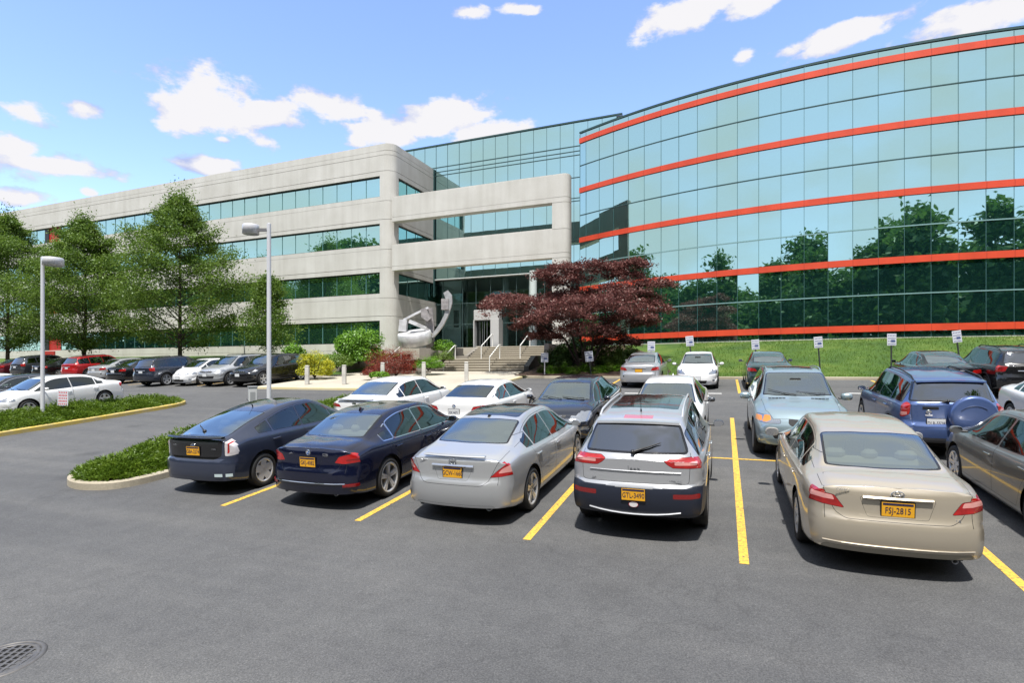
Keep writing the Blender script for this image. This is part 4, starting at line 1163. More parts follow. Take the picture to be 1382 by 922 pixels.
CONC = streaked('precast_concrete', None, (.52, .507, .465), (.61, .598, .56), .26)
CONC2 = streaked('pale_walk', None, (.40, .365, .295), (.50, .46, .38), .0)
CONCK = streaked('kerb_concrete', None, (.34, .30, .22), (.48, .43, .34), .2)
STONE = streaked('planter_stone', None, (.17, .155, .135), (.25, .23, .20), .5)
GROOVE = mat('groove_shadow', (.09, .085, .075), .9)
def wornpaint(name, c, lo=.385):
    m, nt, b = nodes(name); tc = nt.nodes.new('ShaderNodeTexCoord'); a = nt.nodes.new('ShaderNodeTexNoise'); a.inputs['Scale'].default_value = 26; a.inputs['Detail'].default_value = 6; a.inputs['Roughness'].default_value = .7
    lk(nt, tc.outputs['Object'], a.inputs['Vector']); r = nt.nodes.new('ShaderNodeValToRGB'); lk(nt, a.outputs['Fac'], r.inputs[0]); e = r.color_ramp.elements; e.new(.5)
    for q, (p, k) in zip(e, [(lo, (.10, .095, .085)), (lo+.06, tuple(x*.8 for x in c)), (.62, c)]): q.position = p; q.color = (*k, 1)
    lk(nt, r.outputs[0], b.inputs['Base Color']); b.inputs['Roughness'].default_value = .7; return m
YEL = wornpaint('yellow_line', (.76, .47, .07))
YELK = mat('yellow_kerb', (.62, .45, .07), .7, var2=(.52, .42, .20), vscale=2.5)
YELP = mat('worn_yellow_kerb', (.62, .52, .26), .75, var2=(.60, .54, .38), vscale=1.5)
WHL = wornpaint('white_line', (.62, .62, .60))
MIRR = mirrorglass('teal_mirror_glass', (.57, .82, .785), .02, (.03, .13, .12))
MIRR2 = mirrorglass('pale_mirror_glass', (.59, .87, .83), .01, (.03, .13, .12))
REDB = mat('red_metal', (.66, .070, .028), .42, var=.12, vscale=.9)
MULL = mat('dark_mullion', (.03, .075, .075), .4)
MULL2 = mat('pale_mullion', (.25, .42, .42), .35, .3)
MULCH = mat('mulch', (.055, .03, .018), .95, var=.5, vscale=30)
STEEL = mat('brushed_steel', (.66, .66, .67), .38, .35, var=.2, vscale=3)
DSTEEL = mat('dull_steel', (.33, .31, .31), .5, .3, var=.3, vscale=5)
WPOLE = mat('pole_paint', (.62, .63, .66), .45, .1)
LAWN = None
def lawnmat():
    m, nt, b = nodes('lawn'); tc = nt.nodes.new('ShaderNodeTexCoord')
    def N(sc, det=6):
        n = nt.nodes.new('ShaderNodeTexNoise'); n.inputs['Scale'].default_value = sc; n.inputs['Detail'].default_value = det; lk(nt, tc.outputs['Object'], n.inputs['Vector']); return n
    def R(src, pts):
        r = nt.nodes.new('ShaderNodeValToRGB'); lk(nt, src, r.inputs[0]); e = r.color_ramp.elements
        while len(e) < len(pts): e.new(.5)
        for q, (p, c) in zip(e, pts): q.position = p; q.color = (*c, 1)
        return r.outputs[0]
    a = R(N(.5).outputs['Fac'], [(.32, (.035, .085, .008)), (.5, (.065, .13, .012)), (.62, (.10, .16, .022)), (.76, (.19, .20, .07))])
    c = R(N(22, 4).outputs['Fac'], [(.3, (.6, .62, .5)), (.7, (1.3, 1.3, 1.2))])
    x = nt.nodes.new('ShaderNodeMix'); x.data_type = 'RGBA'; x.blend_type = 'MULTIPLY'; x.inputs[0].default_value = 1
    lk(nt, a, x.inputs[6]); lk(nt, c, x.inputs[7]); lk(nt, x.outputs[2], b.inputs['Base Color']); b.inputs['Roughness'].default_value = .9
    bp = nt.nodes.new('ShaderNodeBump'); bp.inputs['Strength'].default_value = .9; bp.inputs['Distance'].default_value = .06
    lk(nt, N(30, 3).outputs['Fac'], bp.inputs['Height']); lk(nt, bp.outputs[0], b.inputs['Normal'])
    return m
LAWN = lawnmat()
def leafmat(name, c1, c2, c3, trans=.35, sc=1.1):
    m = bpy.data.materials.new(name); m.use_nodes = True; nt = m.node_tree; nt.nodes.clear()
    o = nt.nodes.new('ShaderNodeOutputMaterial'); tc = nt.nodes.new('ShaderNodeTexCoord')
    n = nt.nodes.new('ShaderNodeTexNoise'); n.inputs['Scale'].default_value = sc; n.inputs['Detail'].default_value = 8; n.inputs['Roughness'].default_value = .75
    lk(nt, tc.outputs['Object'], n.inputs['Vector'])
    r = nt.nodes.new('ShaderNodeValToRGB'); lk(nt, n.outputs['Fac'], r.inputs[0]); e = r.color_ramp.elements; e.new(.5)
    for q, (p, c) in zip(e, [(.34, c1), (.5, c2), (.68, c3)]): q.position = p; q.color = (*c, 1)
    d = nt.nodes.new('ShaderNodeBsdfDiffuse'); t = nt.nodes.new('ShaderNodeBsdfTranslucent'); g = nt.nodes.new('ShaderNodeBsdfGlossy'); g.inputs['Roughness'].default_value = .45; g.inputs[0].default_value = (.5, .55, .5, 1)
    lk(nt, r.outputs[0], d.inputs[0]); lk(nt, r.outputs[0], t.inputs[0])
    m1 = nt.nodes.new('ShaderNodeMixShader'); m1.inputs[0].default_value = trans; lk(nt, d.outputs[0], m1.inputs[1]); lk(nt, t.outputs[0], m1.inputs[2])
    m2 = nt.nodes.new('ShaderNodeMixShader'); m2.inputs[0].default_value = .05; lk(nt, m1.outputs[0], m2.inputs[1]); lk(nt, g.outputs[0], m2.inputs[2])
    lk(nt, m2.outputs[0], o.inputs[0]); return m
LF_TREE = leafmat('green_leaves', (.055, .115, .016), (.13, .22, .03), (.24, .34, .055), .45)
LF_DARK = leafmat('dark_leaves', (.03, .07, .014), (.05, .11, .018), (.09, .16, .028), .3)
LF_BACK = leafmat('woodland_leaves', (.035, .08, .018), (.065, .13, .025), (.12, .20, .04), .4, .25)
LF_JUN = leafmat('juniper_sprays', (.065, .13, .011), (.13, .215, .018), (.22, .32, .035), .3, 3)
LF_MAPLE = leafmat('purple_leaves', (.085, .030, .030), (.175, .066, .060), (.29, .13, .11), .3, 1.5)
LF_RED = leafmat('red_laceleaf', (.13, .018, .014), (.22, .035, .022), (.30, .075, .035), .3, 4)
LF_YEL = leafmat('yellow_leaves', (.20, .23, .015), (.42, .42, .02), (.60, .56, .04), .3, 4)
LF_BRT = leafmat('bright_leaves', (.07, .17, .012), (.13, .28, .02), (.21, .38, .035), .3, 3)
BARK = mat('bark', (.07, .052, .04), .9, var=.4, vscale=12, bump=.6, bscale=30)
BARKD = mat('dark_bark', (.035, .024, .02), .9, var=.4, vscale=12)

# ================================================================ world, sun, camera
def world():
    w = bpy.data.worlds.new('World'); SC.world = w; w.use_nodes = True; nt = w.node_tree; bg = nt.nodes['Background']
    sk = nt.nodes.new('ShaderNodeTexSky'); sk.sky_type = 'NISHITA'; sk.sun_disc = False
    sk.sun_elevation = SUN_EL; sk.sun_rotation = SUN_ROT; sk.air_density = 1.0; sk.dust_density = .6; sk.ozone_density = 1.0
    tc = nt.nodes.new('ShaderNodeTexCoord')
    def math_(op, a, b=None, clamp=False):
        n = nt.nodes.new('ShaderNodeMath'); n.operation = op; n.use_clamp = clamp
        for i, q in enumerate((a, b)):
            if q is None: continue
            if isinstance(q, (int, float)): n.inputs[i].default_value = q
            else: lk(nt, q, n.inputs[i])
        return n.outputs[0]
    # noise in direction space, flattened so clouds are long and low
    sep = nt.nodes.new('ShaderNodeSeparateXYZ'); lk(nt, tc.outputs['Generated'], sep.inputs[0])
    mp = nt.nodes.new('ShaderNodeMapping'); mp.inputs['Scale'].default_value = (1, 1, 2.0); lk(nt, tc.outputs['Generated'], mp.inputs[0])
    n1 = nt.nodes.new('ShaderNodeTexNoise'); n1.inputs['Scale'].default_value = 13; n1.inputs['Detail'].default_value = 10; n1.inputs['Roughness'].default_value = .6; lk(nt, mp.outputs[0], n1.inputs['Vector'])
    def dirof(px, py): return c2w((px-CX)/F, 1, (HY-py)/F).normalized()
    blobs = [(300, 140, 95, 42, .0), (245, 150, 60, 26, .05), (345, 150, 70, 24, 0), (470, 150, 78, 22, -.25), (500, 172, 62, 20, -.05), (600, 158, 78, 24, .12), (660, 176, 60, 16, .1), (80, 227, 92, 18, .16), (20, 196, 40, 16, 0), (272, 222, 62, 14, .06), (108, 145, 30, 13, .05),
             (35, 152, 48, 16, -.08), (30, 268, 55, 14, .1), (930, 20, 88, 24, .14), (1010, 6, 60, 14, .1), (1005, 76, 18, 13, 0), (1140, 48, 110, 16, .16), (1070, 68, 45, 10, .1), (1310, 28, 130, 30, .2), (1370, 10, 50, 24, 0), (635, 15, 30, 10, .0), (700, 12, 34, 8, 0), (300, 188, 12, 6, 0), (120, 258, 12, 7, 0), (5, 300, 60, 10, 0)]
    acc = None
    for (px, py, a, b, rot) in blobs:
        d = dirof(px, py); rt = Vector((d.y, -d.x, 0)).normalized(); up = rt.cross(d)
        k = 1/math.sqrt(1+((px-CX)/F)**2+((HY-py)/F)**2)
        ra, rb = a/F*k*k*1.05, b/F*k
        c_, s_ = math.cos(rot), math.sin(rot)
        e1 = (rt*c_+up*s_)/ra; e2 = (up*c_-rt*s_)/rb
        def dot(v):
            n = nt.nodes.new('ShaderNodeVectorMath'); n.operation = 'DOT_PRODUCT'; lk(nt, tc.outputs['Generated'], n.inputs[0]); n.inputs[1].default_value = v; return n.outputs['Value']
        x = math_('SUBTRACT', dot(e1), e1.dot(d)); y = math_('SUBTRACT', dot(e2), e2.dot(d))
        q = math_('ADD', math_('MULTIPLY', x, x), math_('MULTIPLY', y, y))
        fw = math_('GREATER_THAN', dot(d), .3)
        g0 = math_('SUBTRACT', 1.0, math_('SQRT', q)); g = math_('MINIMUM', math_('MULTIPLY', g0, .45+.55*min(1, a/75)), g0); g = math_('SUBTRACT', math_('MULTIPLY', g, fw), math_('MULTIPLY', math_('SUBTRACT', 1.0, fw), 3.0))
        acc = g if acc is None else math_('MAXIMUM', acc, g)
    blob = math_('MAXIMUM', acc, -3.0)
    # mask = smooth(blob*1.1 + noise)
    nz = math_('MULTIPLY', math_('SUBTRACT', n1.outputs['Fac'], .47), 5.4)
    s1 = math_('ADD', math_('MULTIPLY', blob, 1.9), nz)
    mr = nt.nodes.new('ShaderNodeMapRange'); mr.interpolation_type = 'SMOOTHSTEP'; mr.inputs[1].default_value = -.05; mr.inputs[2].default_value = .75; lk(nt, s1, mr.inputs[0])
    # pale near-even haze added behind and overhead, to whiten what the glass mirrors
    n2 = nt.nodes.new('ShaderNodeTexNoise'); n2.inputs['Scale'].default_value = 3.0; n2.inputs['Detail'].default_value = 8; lk(nt, mp.outputs[0], n2.inputs['Vector'])
    fd = c2w(0, 1); vd = nt.nodes.new('ShaderNodeVectorMath'); vd.operation = 'DOT_PRODUCT'; lk(nt, tc.outputs['Generated'], vd.inputs[0]); vd.inputs[1].default_value = fd
    back = nt.nodes.new('ShaderNodeMapRange'); back.inputs[1].default_value = .35; back.inputs[2].default_value = -.1; lk(nt, vd.outputs['Value'], back.inputs[0])
    m2 = nt.nodes.new('ShaderNodeMapRange'); m2.interpolation_type = 'SMOOTHSTEP'; m2.inputs[1].default_value = .38; m2.inputs[2].default_value = .66; m2.inputs[3].default_value = .72; m2.inputs[4].default_value = .96; lk(nt, n2.outputs['Fac'], m2.inputs[0])
    mask = mr.outputs[0]; zf = nt.nodes.new('ShaderNodeMapRange'); zf.interpolation_type = 'SMOOTHSTEP'; zf.inputs[1].default_value = .60; zf.inputs[2].default_value = .80; lk(nt, sep.outputs[2], zf.inputs[0]); veil = math_('MULTIPLY', math_('MAXIMUM', back.outputs[0], zf.outputs[0]), m2.outputs[0])
    # cloud body: bright tops, lilac-grey bellies
    n3 = nt.nodes.new('ShaderNodeTexNoise'); n3.inputs['Scale'].default_value = 14; n3.inputs['Detail'].default_value = 5
    mp2 = nt.nodes.new('ShaderNodeMapping'); mp2.inputs['Location'].default_value = (0, 0, .035); mp2.inputs['Scale'].default_value = (1, 1, 2.0); lk(nt, tc.outputs['Generated'], mp2.inputs[0]); lk(nt, mp2.outputs[0], n3.inputs['Vector'])
    cr = nt.nodes.new('ShaderNodeValToRGB'); lk(nt, math_('ADD', math_('MULTIPLY', s1, .22), math_('MULTIPLY', n3.outputs['Fac'], .9)), cr.inputs[0])
    cr.color_ramp.elements[0].position = .38; cr.color_ramp.elements[0].color = (.52, .60, .90, 1); cr.color_ramp.elements[1].position = .62; cr.color_ramp.elements[1].color = (.95, .94, .97, 1)
    sc_ = nt.nodes.new('ShaderNodeMix'); sc_.data_type = 'RGBA'; sc_.blend_type = 'MULTIPLY'; sc_.inputs[0].default_value = 1; lk(nt, sk.outputs[0], sc_.inputs[6]); sc_.inputs[7].default_value = (*SKYMUL, 1)
    cm = nt.nodes.new('ShaderNodeMix'); cm.data_type = 'RGBA'; cm.blend_type = 'MULTIPLY'; cm.inputs[0].default_value = 1; lk(nt, cr.outputs[0], cm.inputs[6]); cm.inputs[7].default_value = (CLOUD, CLOUD, CLOUD, 1)
    mx = nt.nodes.new('ShaderNodeMix'); mx.data_type = 'RGBA'; lk(nt, mask, mx.inputs[0]); lk(nt, sc_.outputs[2], mx.inputs[6]); lk(nt, cm.outputs[2], mx.inputs[7])
    mv = nt.nodes.new('ShaderNodeMix'); mv.data_type = 'RGBA'; lk(nt, veil, mv.inputs[0]); lk(nt, mx.outputs[2], mv.inputs[6]); mv.inputs[7].default_value = (VEIL*.95, VEIL*.99, VEIL*1.02, 1)
    lk(nt, mv.outputs[2], bg.inputs[0]); bg.inputs[1].default_value = SKYSTR
    w.cycles.sampling_method = 'MANUAL'; w.cycles.sample_map_resolution = 512
    w['kind'] = 'structure'
SUN_EL = math.radians(65); SUNDIR = Vector((.20, -.98, 0)); SUNDIR.normalize()
SUN_AZ = math.atan2(SUNDIR.x, SUNDIR.y); SUN_ROT = SUN_AZ
SKYSTR = .15; SKYMUL = (.93, .94, 1.08); CLOUD = 3.0; VEIL = 2.35
EXPO = 1.12
world()
sl = bpy.data.lights.new('sun', 'SUN'); sl.energy = 3.0; sl.angle = math.radians(2); sl.color = (1, .96, .90)
so = bpy.data.objects.new('sun', sl); COL.objects.link(so)
sd_ = Vector((SUNDIR.x*math.cos(SUN_EL), SUNDIR.y*math.cos(SUN_EL), math.sin(SUN_EL)))
so.rotation_euler = sd_.to_track_quat('Z', 'Y').to_euler()
cam = bpy.data.cameras.new('camera'); co = bpy.data.objects.new('camera', cam); COL.objects.link(co); SC.camera = co
co.location = (0, 0, 0); co.rotation_euler = (PI/2, 0, TH); cam.sensor_width = 36; cam.lens = F/1382*36; cam.shift_y = (HY-461)/1382; cam.clip_end = 3000; cam.clip_start = .05
SC.view_settings.view_transform = 'Standard'; SC.view_settings.look = 'None'; SC.view_settings.exposure = EXPO; SC.view_settings.gamma = 1
SC.cycles.max_bounces = 8; SC.cycles.transparent_max_bounces = 12; SC.cycles.caustics_reflective = False; SC.cycles.caustics_refractive = False
SC.cycles.use_denoising = True; SC.render.film_transparent = False

# ================================================================ ground
def sheet(name, poly, mt, dz=0, step=None, zf=None, thick=0, kind='structure', parent=None):
    """polygon laid on the slope (cut at its break lines)"""
    zf = zf or gz
    bm = bmesh.new(); vs = [bm.verts.new((p[0], p[1], 0)) for p in poly]; bm.faces.new(vs)
    ys = [2.5, 32.0]
    if step: ys += list(np.arange(min(p[1] for p in poly), max(p[1] for p in poly), step))
    for y in ys: bmesh.ops.bisect_plane(bm, geom=bm.faces[:]+bm.edges[:]+bm.verts[:], plane_co=(0, y, 0), plane_no=(0, 1, 0))
    if step:
        for x in np.arange(min(p[0] for p in poly), max(p[0] for p in poly), step): bmesh.ops.bisect_plane(bm, geom=bm.faces[:]+bm.edges[:]+bm.verts[:], plane_co=(x, 0, 0), plane_no=(1, 0, 0))
    if thick:
        r = bmesh.ops.extrude_face_region(bm, geom=bm.faces[:]); new = [g for g in r['geom'] if isinstance(g, bmesh.types.BMVert)]
        for v in bm.verts: v.co.z = zf(v.co.x, v.co.y)-.05
        for v in new: v.co.z = zf(v.co.x, v.co.y)+dz+thick
    else:
        for v in bm.verts: v.co.z = zf(v.co.x, v.co.y)+dz
    bmesh.ops.recalc_face_normals(bm, faces=bm.faces)
    me = bpy.data.meshes.new(name); bm.to_mesh(me); bm.free(); me.materials.append(mt)
    if not thick and me.polygons[0].normal.z < 0: me.flip_normals()
    o = link(name, me, parent)
    if kind: o['kind'] = kind
    return o
def strip(name, pts, w, h, mt, z0=-.03, dz=0, closed=False, parent=None, zf=None, bev=.03):
    """a kerb or wall following a path on the slope"""
    zf = zf or gz; m = MB(); n = len(pts); prof = [(-w/2, z0), (-w/2, h-bev), (-w/2+bev, h), (w/2-bev, h), (w/2, h-bev), (w/2, z0)]; vs = []
    for i, p in enumerate(pts):
        a = Vector(pts[(i-1) % n] if closed or i else pts[0]); b = Vector(pts[(i+1) % n] if closed or i < n-1 else pts[-1]); t = (b-a).normalized(); nn = Vector((-t.y, t.x))
        for (o_, z) in prof:
            q = Vector(p)+nn*o_; vs.append((q.x, q.y, zf(p[0], p[1])+z))
    k = len(prof); fs = []
    for i in range(n if closed else n-1):
        j = (i+1) % n
        for q in range(k-1): fs.append((i*k+q, i*k+q+1, j*k+q+1, j*k+q))
    m.add(vs, fs)
    if not closed: m.add(vs[:k], [tuple(range(k))]); m.add(vs[-k:], [tuple(range(k))])
    return m.build(name, mt, parent)
def dense(pts, d=.6):
    out = []
    for a, b in zip(pts[:-1], pts[1:]):
        n = max(1, int((Vector(b)-Vector(a)).length/d))
        for k in range(n): out.append((a[0]+(b[0]-a[0])*k/n, a[1]+(b[1]-a[1])*k/n))
    return out+[pts[-1]]
def spline(pts, n=6, closed=False):
    out = []; N = len(pts)
    for i in range(N if closed else N-1):
        P = [Vector(pts[(i+k-1) % N]) if closed else Vector(pts[min(max(i+k-1, 0), N-1)]) for k in range(4)]
        for k in range(n):
            t = k/n; q = .5*((2*P[1])+(-P[0]+P[2])*t+(2*P[0]-5*P[1]+4*P[2]-P[3])*t*t+(-P[0]+3*P[1]-3*P[2]+P[3])*t**3); out.append((q.x, q.y))
    if not closed: out.append(tuple(pts[-1]))
    return out
sheet('ground', [(-900, -900), (900, -900), (900, 900), (-900, 900)], mat('earth', (.06, .075, .03), .95, var=.3, vscale=.3), -.06)
sheet('parking_lot', [(-130, -42), (75, -42), (75, 29.1), (-130, 29.1)], ASPH, 0)
U = [gp(298, 684).x, gp(478, 705).x, gp(706.8, 730).x, gp(1004.5, 762).x]
pit = (U[3]-U[0])/3; YN = gp(1004.5, 762).y; YM = gp(992.5, 620).y; YF = gp(988, 564.5).y
UL = [U[3]+pit*k for k in range(-3, 8)]
print('stalls', U, pit, YN, YM, YF)
def line_poly(x0, y0, x1, y1): return [(x0, y0), (x1, y0), (x1, y1), (x0, y1)]
for x in UL: sheet('bay_line', line_poly(x-.055, YN, x+.055, YF), YEL, .004)
sheet('bay_line', line_poly(UL[0]-2.6, YM-.045, UL[-1]+2, YM+.045), YEL, .008)
for k in range(1, 12):
    x = UL[0]-16.5-pit*k; sheet('bay_line', line_poly(x-.055, YN+.4, x+.055, YF), YEL, .004)
sheet('bay_line', line_poly(UL[0]-48, YM-.045, UL[0]-16.5, YM+.045), YEL, .008)
xr = gp(998, 530).x
for k in range(-2, 11):
    x = xr+pit*k; sheet('bay_line', line_poly(x-.055, 23.7, x+.055, 28.9), YEL, .004)
for k in range(13):
    x = gp(330, 524).x-1.37-2.85*k; sheet('bay_line', line_poly(x-.05, 23.9, x+.05, 28.9), YEL, .004)
for (a, b) in ((843, 892), (926, 974), (1143, 1166)):
    p, q = gp(a, 531), gp(b, 531.5); sheet('stop_line', [(p.x, p.y-.12), (q.x, q.y-.12), (q.x, q.y+.12), (p.x, p.y+.12)], WHL, .004)

# ---------------------------------------------------------------- curved glass facade geometry (eye frame circle)
CC = (41.69, 79.265); CR = 49.0
def arcpt(th, r=CR): return (CC[0]+r*math.cos(th), CC[1]+r*math.sin(th))
TH0, DTH = -2.3997, 1.335/CR
DT0 = .64/CR
def arc_y(x):   # world y of the facade for a world x
    best = None
    for k in range(0, 90):
        th = TH0+k*.012; X, Y = arcpt(th); w = c2w(X, Y)
        if best is None or abs(w.x-x) < best[0]: best = (abs(w.x-x), w.y)
    return best[1]
ARCX = [(x, arc_y(x)) for x in np.arange(-12, 60, 1.0)]
def lawn_z(x, y):
    B = np.interp(x, [q[0] for q in ARCX], [q[1] for q in ARCX])
    t = min(1, max(0, (y-29.2)/(B-29.2))); zb = gz(x, 29.1)+.12
    return zb+(2.0-zb)*(t*.55+.45*t*t*(3-2*t))
def lawn_l(x, y):
    t = min(1, max(0, (y-29.2)/9.8)); zb = gz(x, 29.1)+.12
    return zb+(1.42-zb)*t*t*(3-2*t)
far = [(x, float(np.interp(x, [q[0] for q in ARCX], [q[1] for q in ARCX]))+.3) for x in np.arange(60, -10, -2.0)]
sheet('lawn', [(-10.9, 29.25), (75, 29.25), (75, far[0][1])]+far+[(-10.9, 47)], LAWN, 0, 1.5, lawn_z)
sheet('lawn', [(-130, 29.25), (-22.9, 29.25), (-22.9, 47), (-130, 47)], LAWN, 0, 2.5, lawn_l)
k = strip('kerb', dense([(-9.2, 29.15), (75, 29.15)], 3), .16, .13, CONCK); k['kind'] = 'structure'
k = strip('kerb', dense([(-130, 29.15), (-23.2, 29.15)], 3), .16, .13, CONCK); k['kind'] = 'structure'
# ================================================================ concrete wing (local frame: x along the front to the right, y inward)
C0 = 39.5; NX, NY = .378, .9258; AX, AY = .9258, -.378
OX, OY = -9.96, 46.73
def loc2w(x, y, z=0): return c2w(OX+AX*x+NX*y, OY+AY*x+NY*y, z)
BANG = math.atan2(*(lambda v: (v.y, v.x))(c2w(AX, AY)))
def lx(px, y=0.0):
    """local x on the plane y for a picture column"""
    k = (px-CX)/F; # (OX+AX*x+NX*y) = k*(OY+AY*x+NY*y)
    return (k*(OY+NY*y)-OX-NX*y)/(AX-k*AY)
def ldep(x, y=0.0): return OY+AY*x+NY*y
def lz(py, x, y=0.0): return (HY-py)/F*ldep(x, y)
O3 = loc2w(0, 0)
def broot(name, label, cat): 
    r = empty(name, (O3.x, O3.y, 0), BANG, label, cat); return r
conc = broot('office_wing', 'long pale concrete office wing of four storeys with ribbon windows and a rounded corner', 'office building')
XL, XE, DEPTH = -86.0, -1.2, 26.0
GR = [1.2, 2.35, 4.22, 6.5, 8.28, 10.55, 12.36, 14.64, 16.36, 19.03]
def banded(m, x0, x1, y0, y1, z0, z1, joints):
    """solid box split by real open joints"""
    zs = [z0]+[j for j in joints if z0+.05 < j < z1-.05]+[z1]
    for a, b in zip(zs[:-1], zs[1:]):
        m.box(((x0+x1)/2, (y0+y1)/2, (a+b)/2), (x1-x0, y1-y0, b-a-(.035 if b != z1 else 0)))
JT = [1.75, 3.87, 4.62-.0, 6.14, 6.88-.75+.0, 8.68, 10.2, 12.75, 14.28, 16.80, 18.12, 18.5]
JT = [1.75, 4.62, 6.14, 8.68, 10.2, 12.72, 14.27, 16.78, 18.10, 18.48]
# the red notch bay
NB0, NB1 = lx(58), lx(80)
segs = [(XL, NB0), (NB1, XE)]
for i, (za, zb) in enumerate([(1.0, 2.35), (4.22, 6.5), (8.28, 10.55), (12.36, 14.64), (16.36, 19.03)]):
    m = MB()
    banded(m, XL, XE, .0, .35, za, zb, JT); m.box(((XL+XE)/2, .42, (za+zb)/2), (XE-XL, .2, zb-za-.004))
    m.build('wall_band', CONC, conc)
for i, (za, zb) in enumerate([(2.35, 4.22), (6.5, 8.28), (10.55, 12.36), (14.64, 16.36)]):
    for si, (a, b) in enumerate(segs):
        m = MB(); pw = 1.52; n = int(round((b-a)/pw)); pw = (b-a)/n
        for k in range(n):
            xa, xb = a+k*pw, a+(k+1)*pw; t = random.gauss(0, .0012); u = random.gauss(0, .0012)
            m.add([(xa, .22+t, za), (xb, .22-t, za), (xb, .22-t+u, zb), (xa, .22+t+u, zb)], [(0, 1, 2, 3)], 0)
            m.box((xa, .20, (za+zb)/2), (.014 if k % 3 else .028, .03, zb-za-.01), m=1)
        m.box(((a+b)/2, .16, zb-.035), (b-a, .10, .07), m=2); m.box(((a+b)/2, .16, za+.025), (b-a, .1, .05), m=2)
        m.build('ribbon_window', [MIRR2, mat('window_joint', (.16, .34, .33), .4), mat('window_frame_dark', (.015, .02, .022), .5)], conc)
    m = MB(); m.box(((NB0+NB1)/2, .30, (za+zb)/2), (NB1-NB0, .06, zb-za), m=0); m.box((NB0+.35, .24, (za+zb)/2), (.7, .1, zb-za-.01), m=1)
    m.build('red_panel', [mat('red_wall', (.38, .02, .012), .5), BLK], conc)
m = MB(); m.box(((NB0+NB1)/2-.1, -.05, 1.6), (lx(77)-lx(64), .15, 1.3)); m.build('red_panel', mat('red_wall', (.38, .02, .012), .5), conc)
# corner column with rounded edge, full height
def rounded_plan(x0, x1, y0, y1, r, corner='r', n=7):
    """plan outline with the front right corner rounded"""
    p = [(x0, y0)]
    for k in range(n+1):
        a = -PI/2+PI/2*k/n; p.append((x1-r+r*math.cos(a), y0+r+r*math.sin(a)))
    return p+[(x1, y1), (x0, y1)]
m = MB(); zs = [.6]+JT+[19.03]
for a, b in zip(zs[:-1], zs[1:]): m.prism(rounded_plan(-1.2, 0.0, -.02, 1.0, .85), a, b-(.035 if b != 19.03 else 0))
m.prism(rounded_plan(-1.16, -.04, .03, .98, .8), .6, 18.9)
m.build('corner_column', CONC, conc)
# return wall
for (za, zb) in [(1.0, 2.35), (4.22, 6.5), (8.28, 10.55), (12.36, 14.64), (16.36, 19.03)]:
    m = MB(); zs = [za]+[j for j in JT if za+.05 < j < zb-.05]+[zb]
    y1 = 7.6 if za < 8 else 6.9
    for a, b in zip(zs[:-1], zs[1:]): m.box((-.175, (1.0+y1)/2, (a+b)/2), (.35, y1-1.0, b-a-(.035 if b != zb else 0)))
    m.box((-.35, (1+y1)/2, (za+zb)/2), (.2, y1-1.0-.01, zb-za-.004))
    m.build('return_wall_band', CONC, conc)
for (za, zb) in [(2.35, 4.22), (6.5, 8.28), (10.55, 12.36), (14.64, 16.36)]:
    y1 = 7.6 if za < 8 else 6.9; m = MB(); n = 4
    for k in range(n):
        ya, yb = 1.0+(y1-1)*k/n, 1.0+(y1-1)*(k+1)/n; m.add([(-.2, ya, za), (-.2, yb, za), (-.2, yb, zb), (-.2, ya, zb)], [(0, 1, 2, 3)], 0)
        m.box((-.19, ya, (za+zb)/2), (.03, .025, zb-za-.01), m=1)
    m.box((-.15, (1+y1)/2, zb-.03), (.1, y1-1.0, .06), m=2)
    m.build('return_window', [MIRR, mat('window_joint', (.16, .34, .33), .4), mat('window_frame_dark', (.015, .02, .022), .5)], conc)
m = MB(); m.box(((XL-.4)/2, DEPTH/2+.5, 18.72), (-XL-.4, DEPTH-1.2, .4)); m.build('roof', mat('roof_gravel', (.3, .29, .27), .9), conc)
m = MB(); m.box(((XL-.4)/2, DEPTH, 10), (-XL-.4, .4, 18)); m.box((XL, DEPTH/2, 10), (.4, DEPTH, 18)); m.build('rear_wall', CONC, conc)
m = MB(); m.box(((XL-.4)/2, 3.5, 9), (-XL-.8, .2, 17.6)); m.build('inner_wall', mat('dim_interior', (.03, .035, .035), .9), conc)
# entrance frame
fr = broot('entrance_portal', 'freestanding pale concrete frame of two long beams on a rounded pier before the entrance', 'portal')
XR = 15.2; XC = 13.95; ZT, ZB = 14.42, 8.33
for (za, zb, js) in ((12.40, 14.42, (12.78,)), (8.33, 10.45, (8.70,))):
    m = MB(); zs = [za]+list(js)+[zb]
    for a, b in zip(zs[:-1], zs[1:]): m.box(((XC+.012)/2, .34, (a+b)/2), (XC-.012, .72, b-a-(.035 if b != zb else 0)))
    m.box((XC/2, .36, (za+zb)/2), (XC-.02, .64, zb-za-.03)); m.box(((XC)/2, .33, zb+.03), (XC, .66, .06))
    m.build('beam', CONC, fr)
m = MB(); zs = [1.5, 3.0, 4.62, 6.5, 8.33, 8.70, 10.45, 12.40, 12.78, 14.42]
for a, b in zip(zs[:-1], zs[1:]): m.prism(rounded_plan(XC, XR, -.02, .75, .45), a, b-(.03 if b != 14.42 else 0))
m.prism(rounded_plan(XC+.03, XR-.03, .02, .72, .42), 1.5, 14.48)
m.build('pier', CONC, fr)

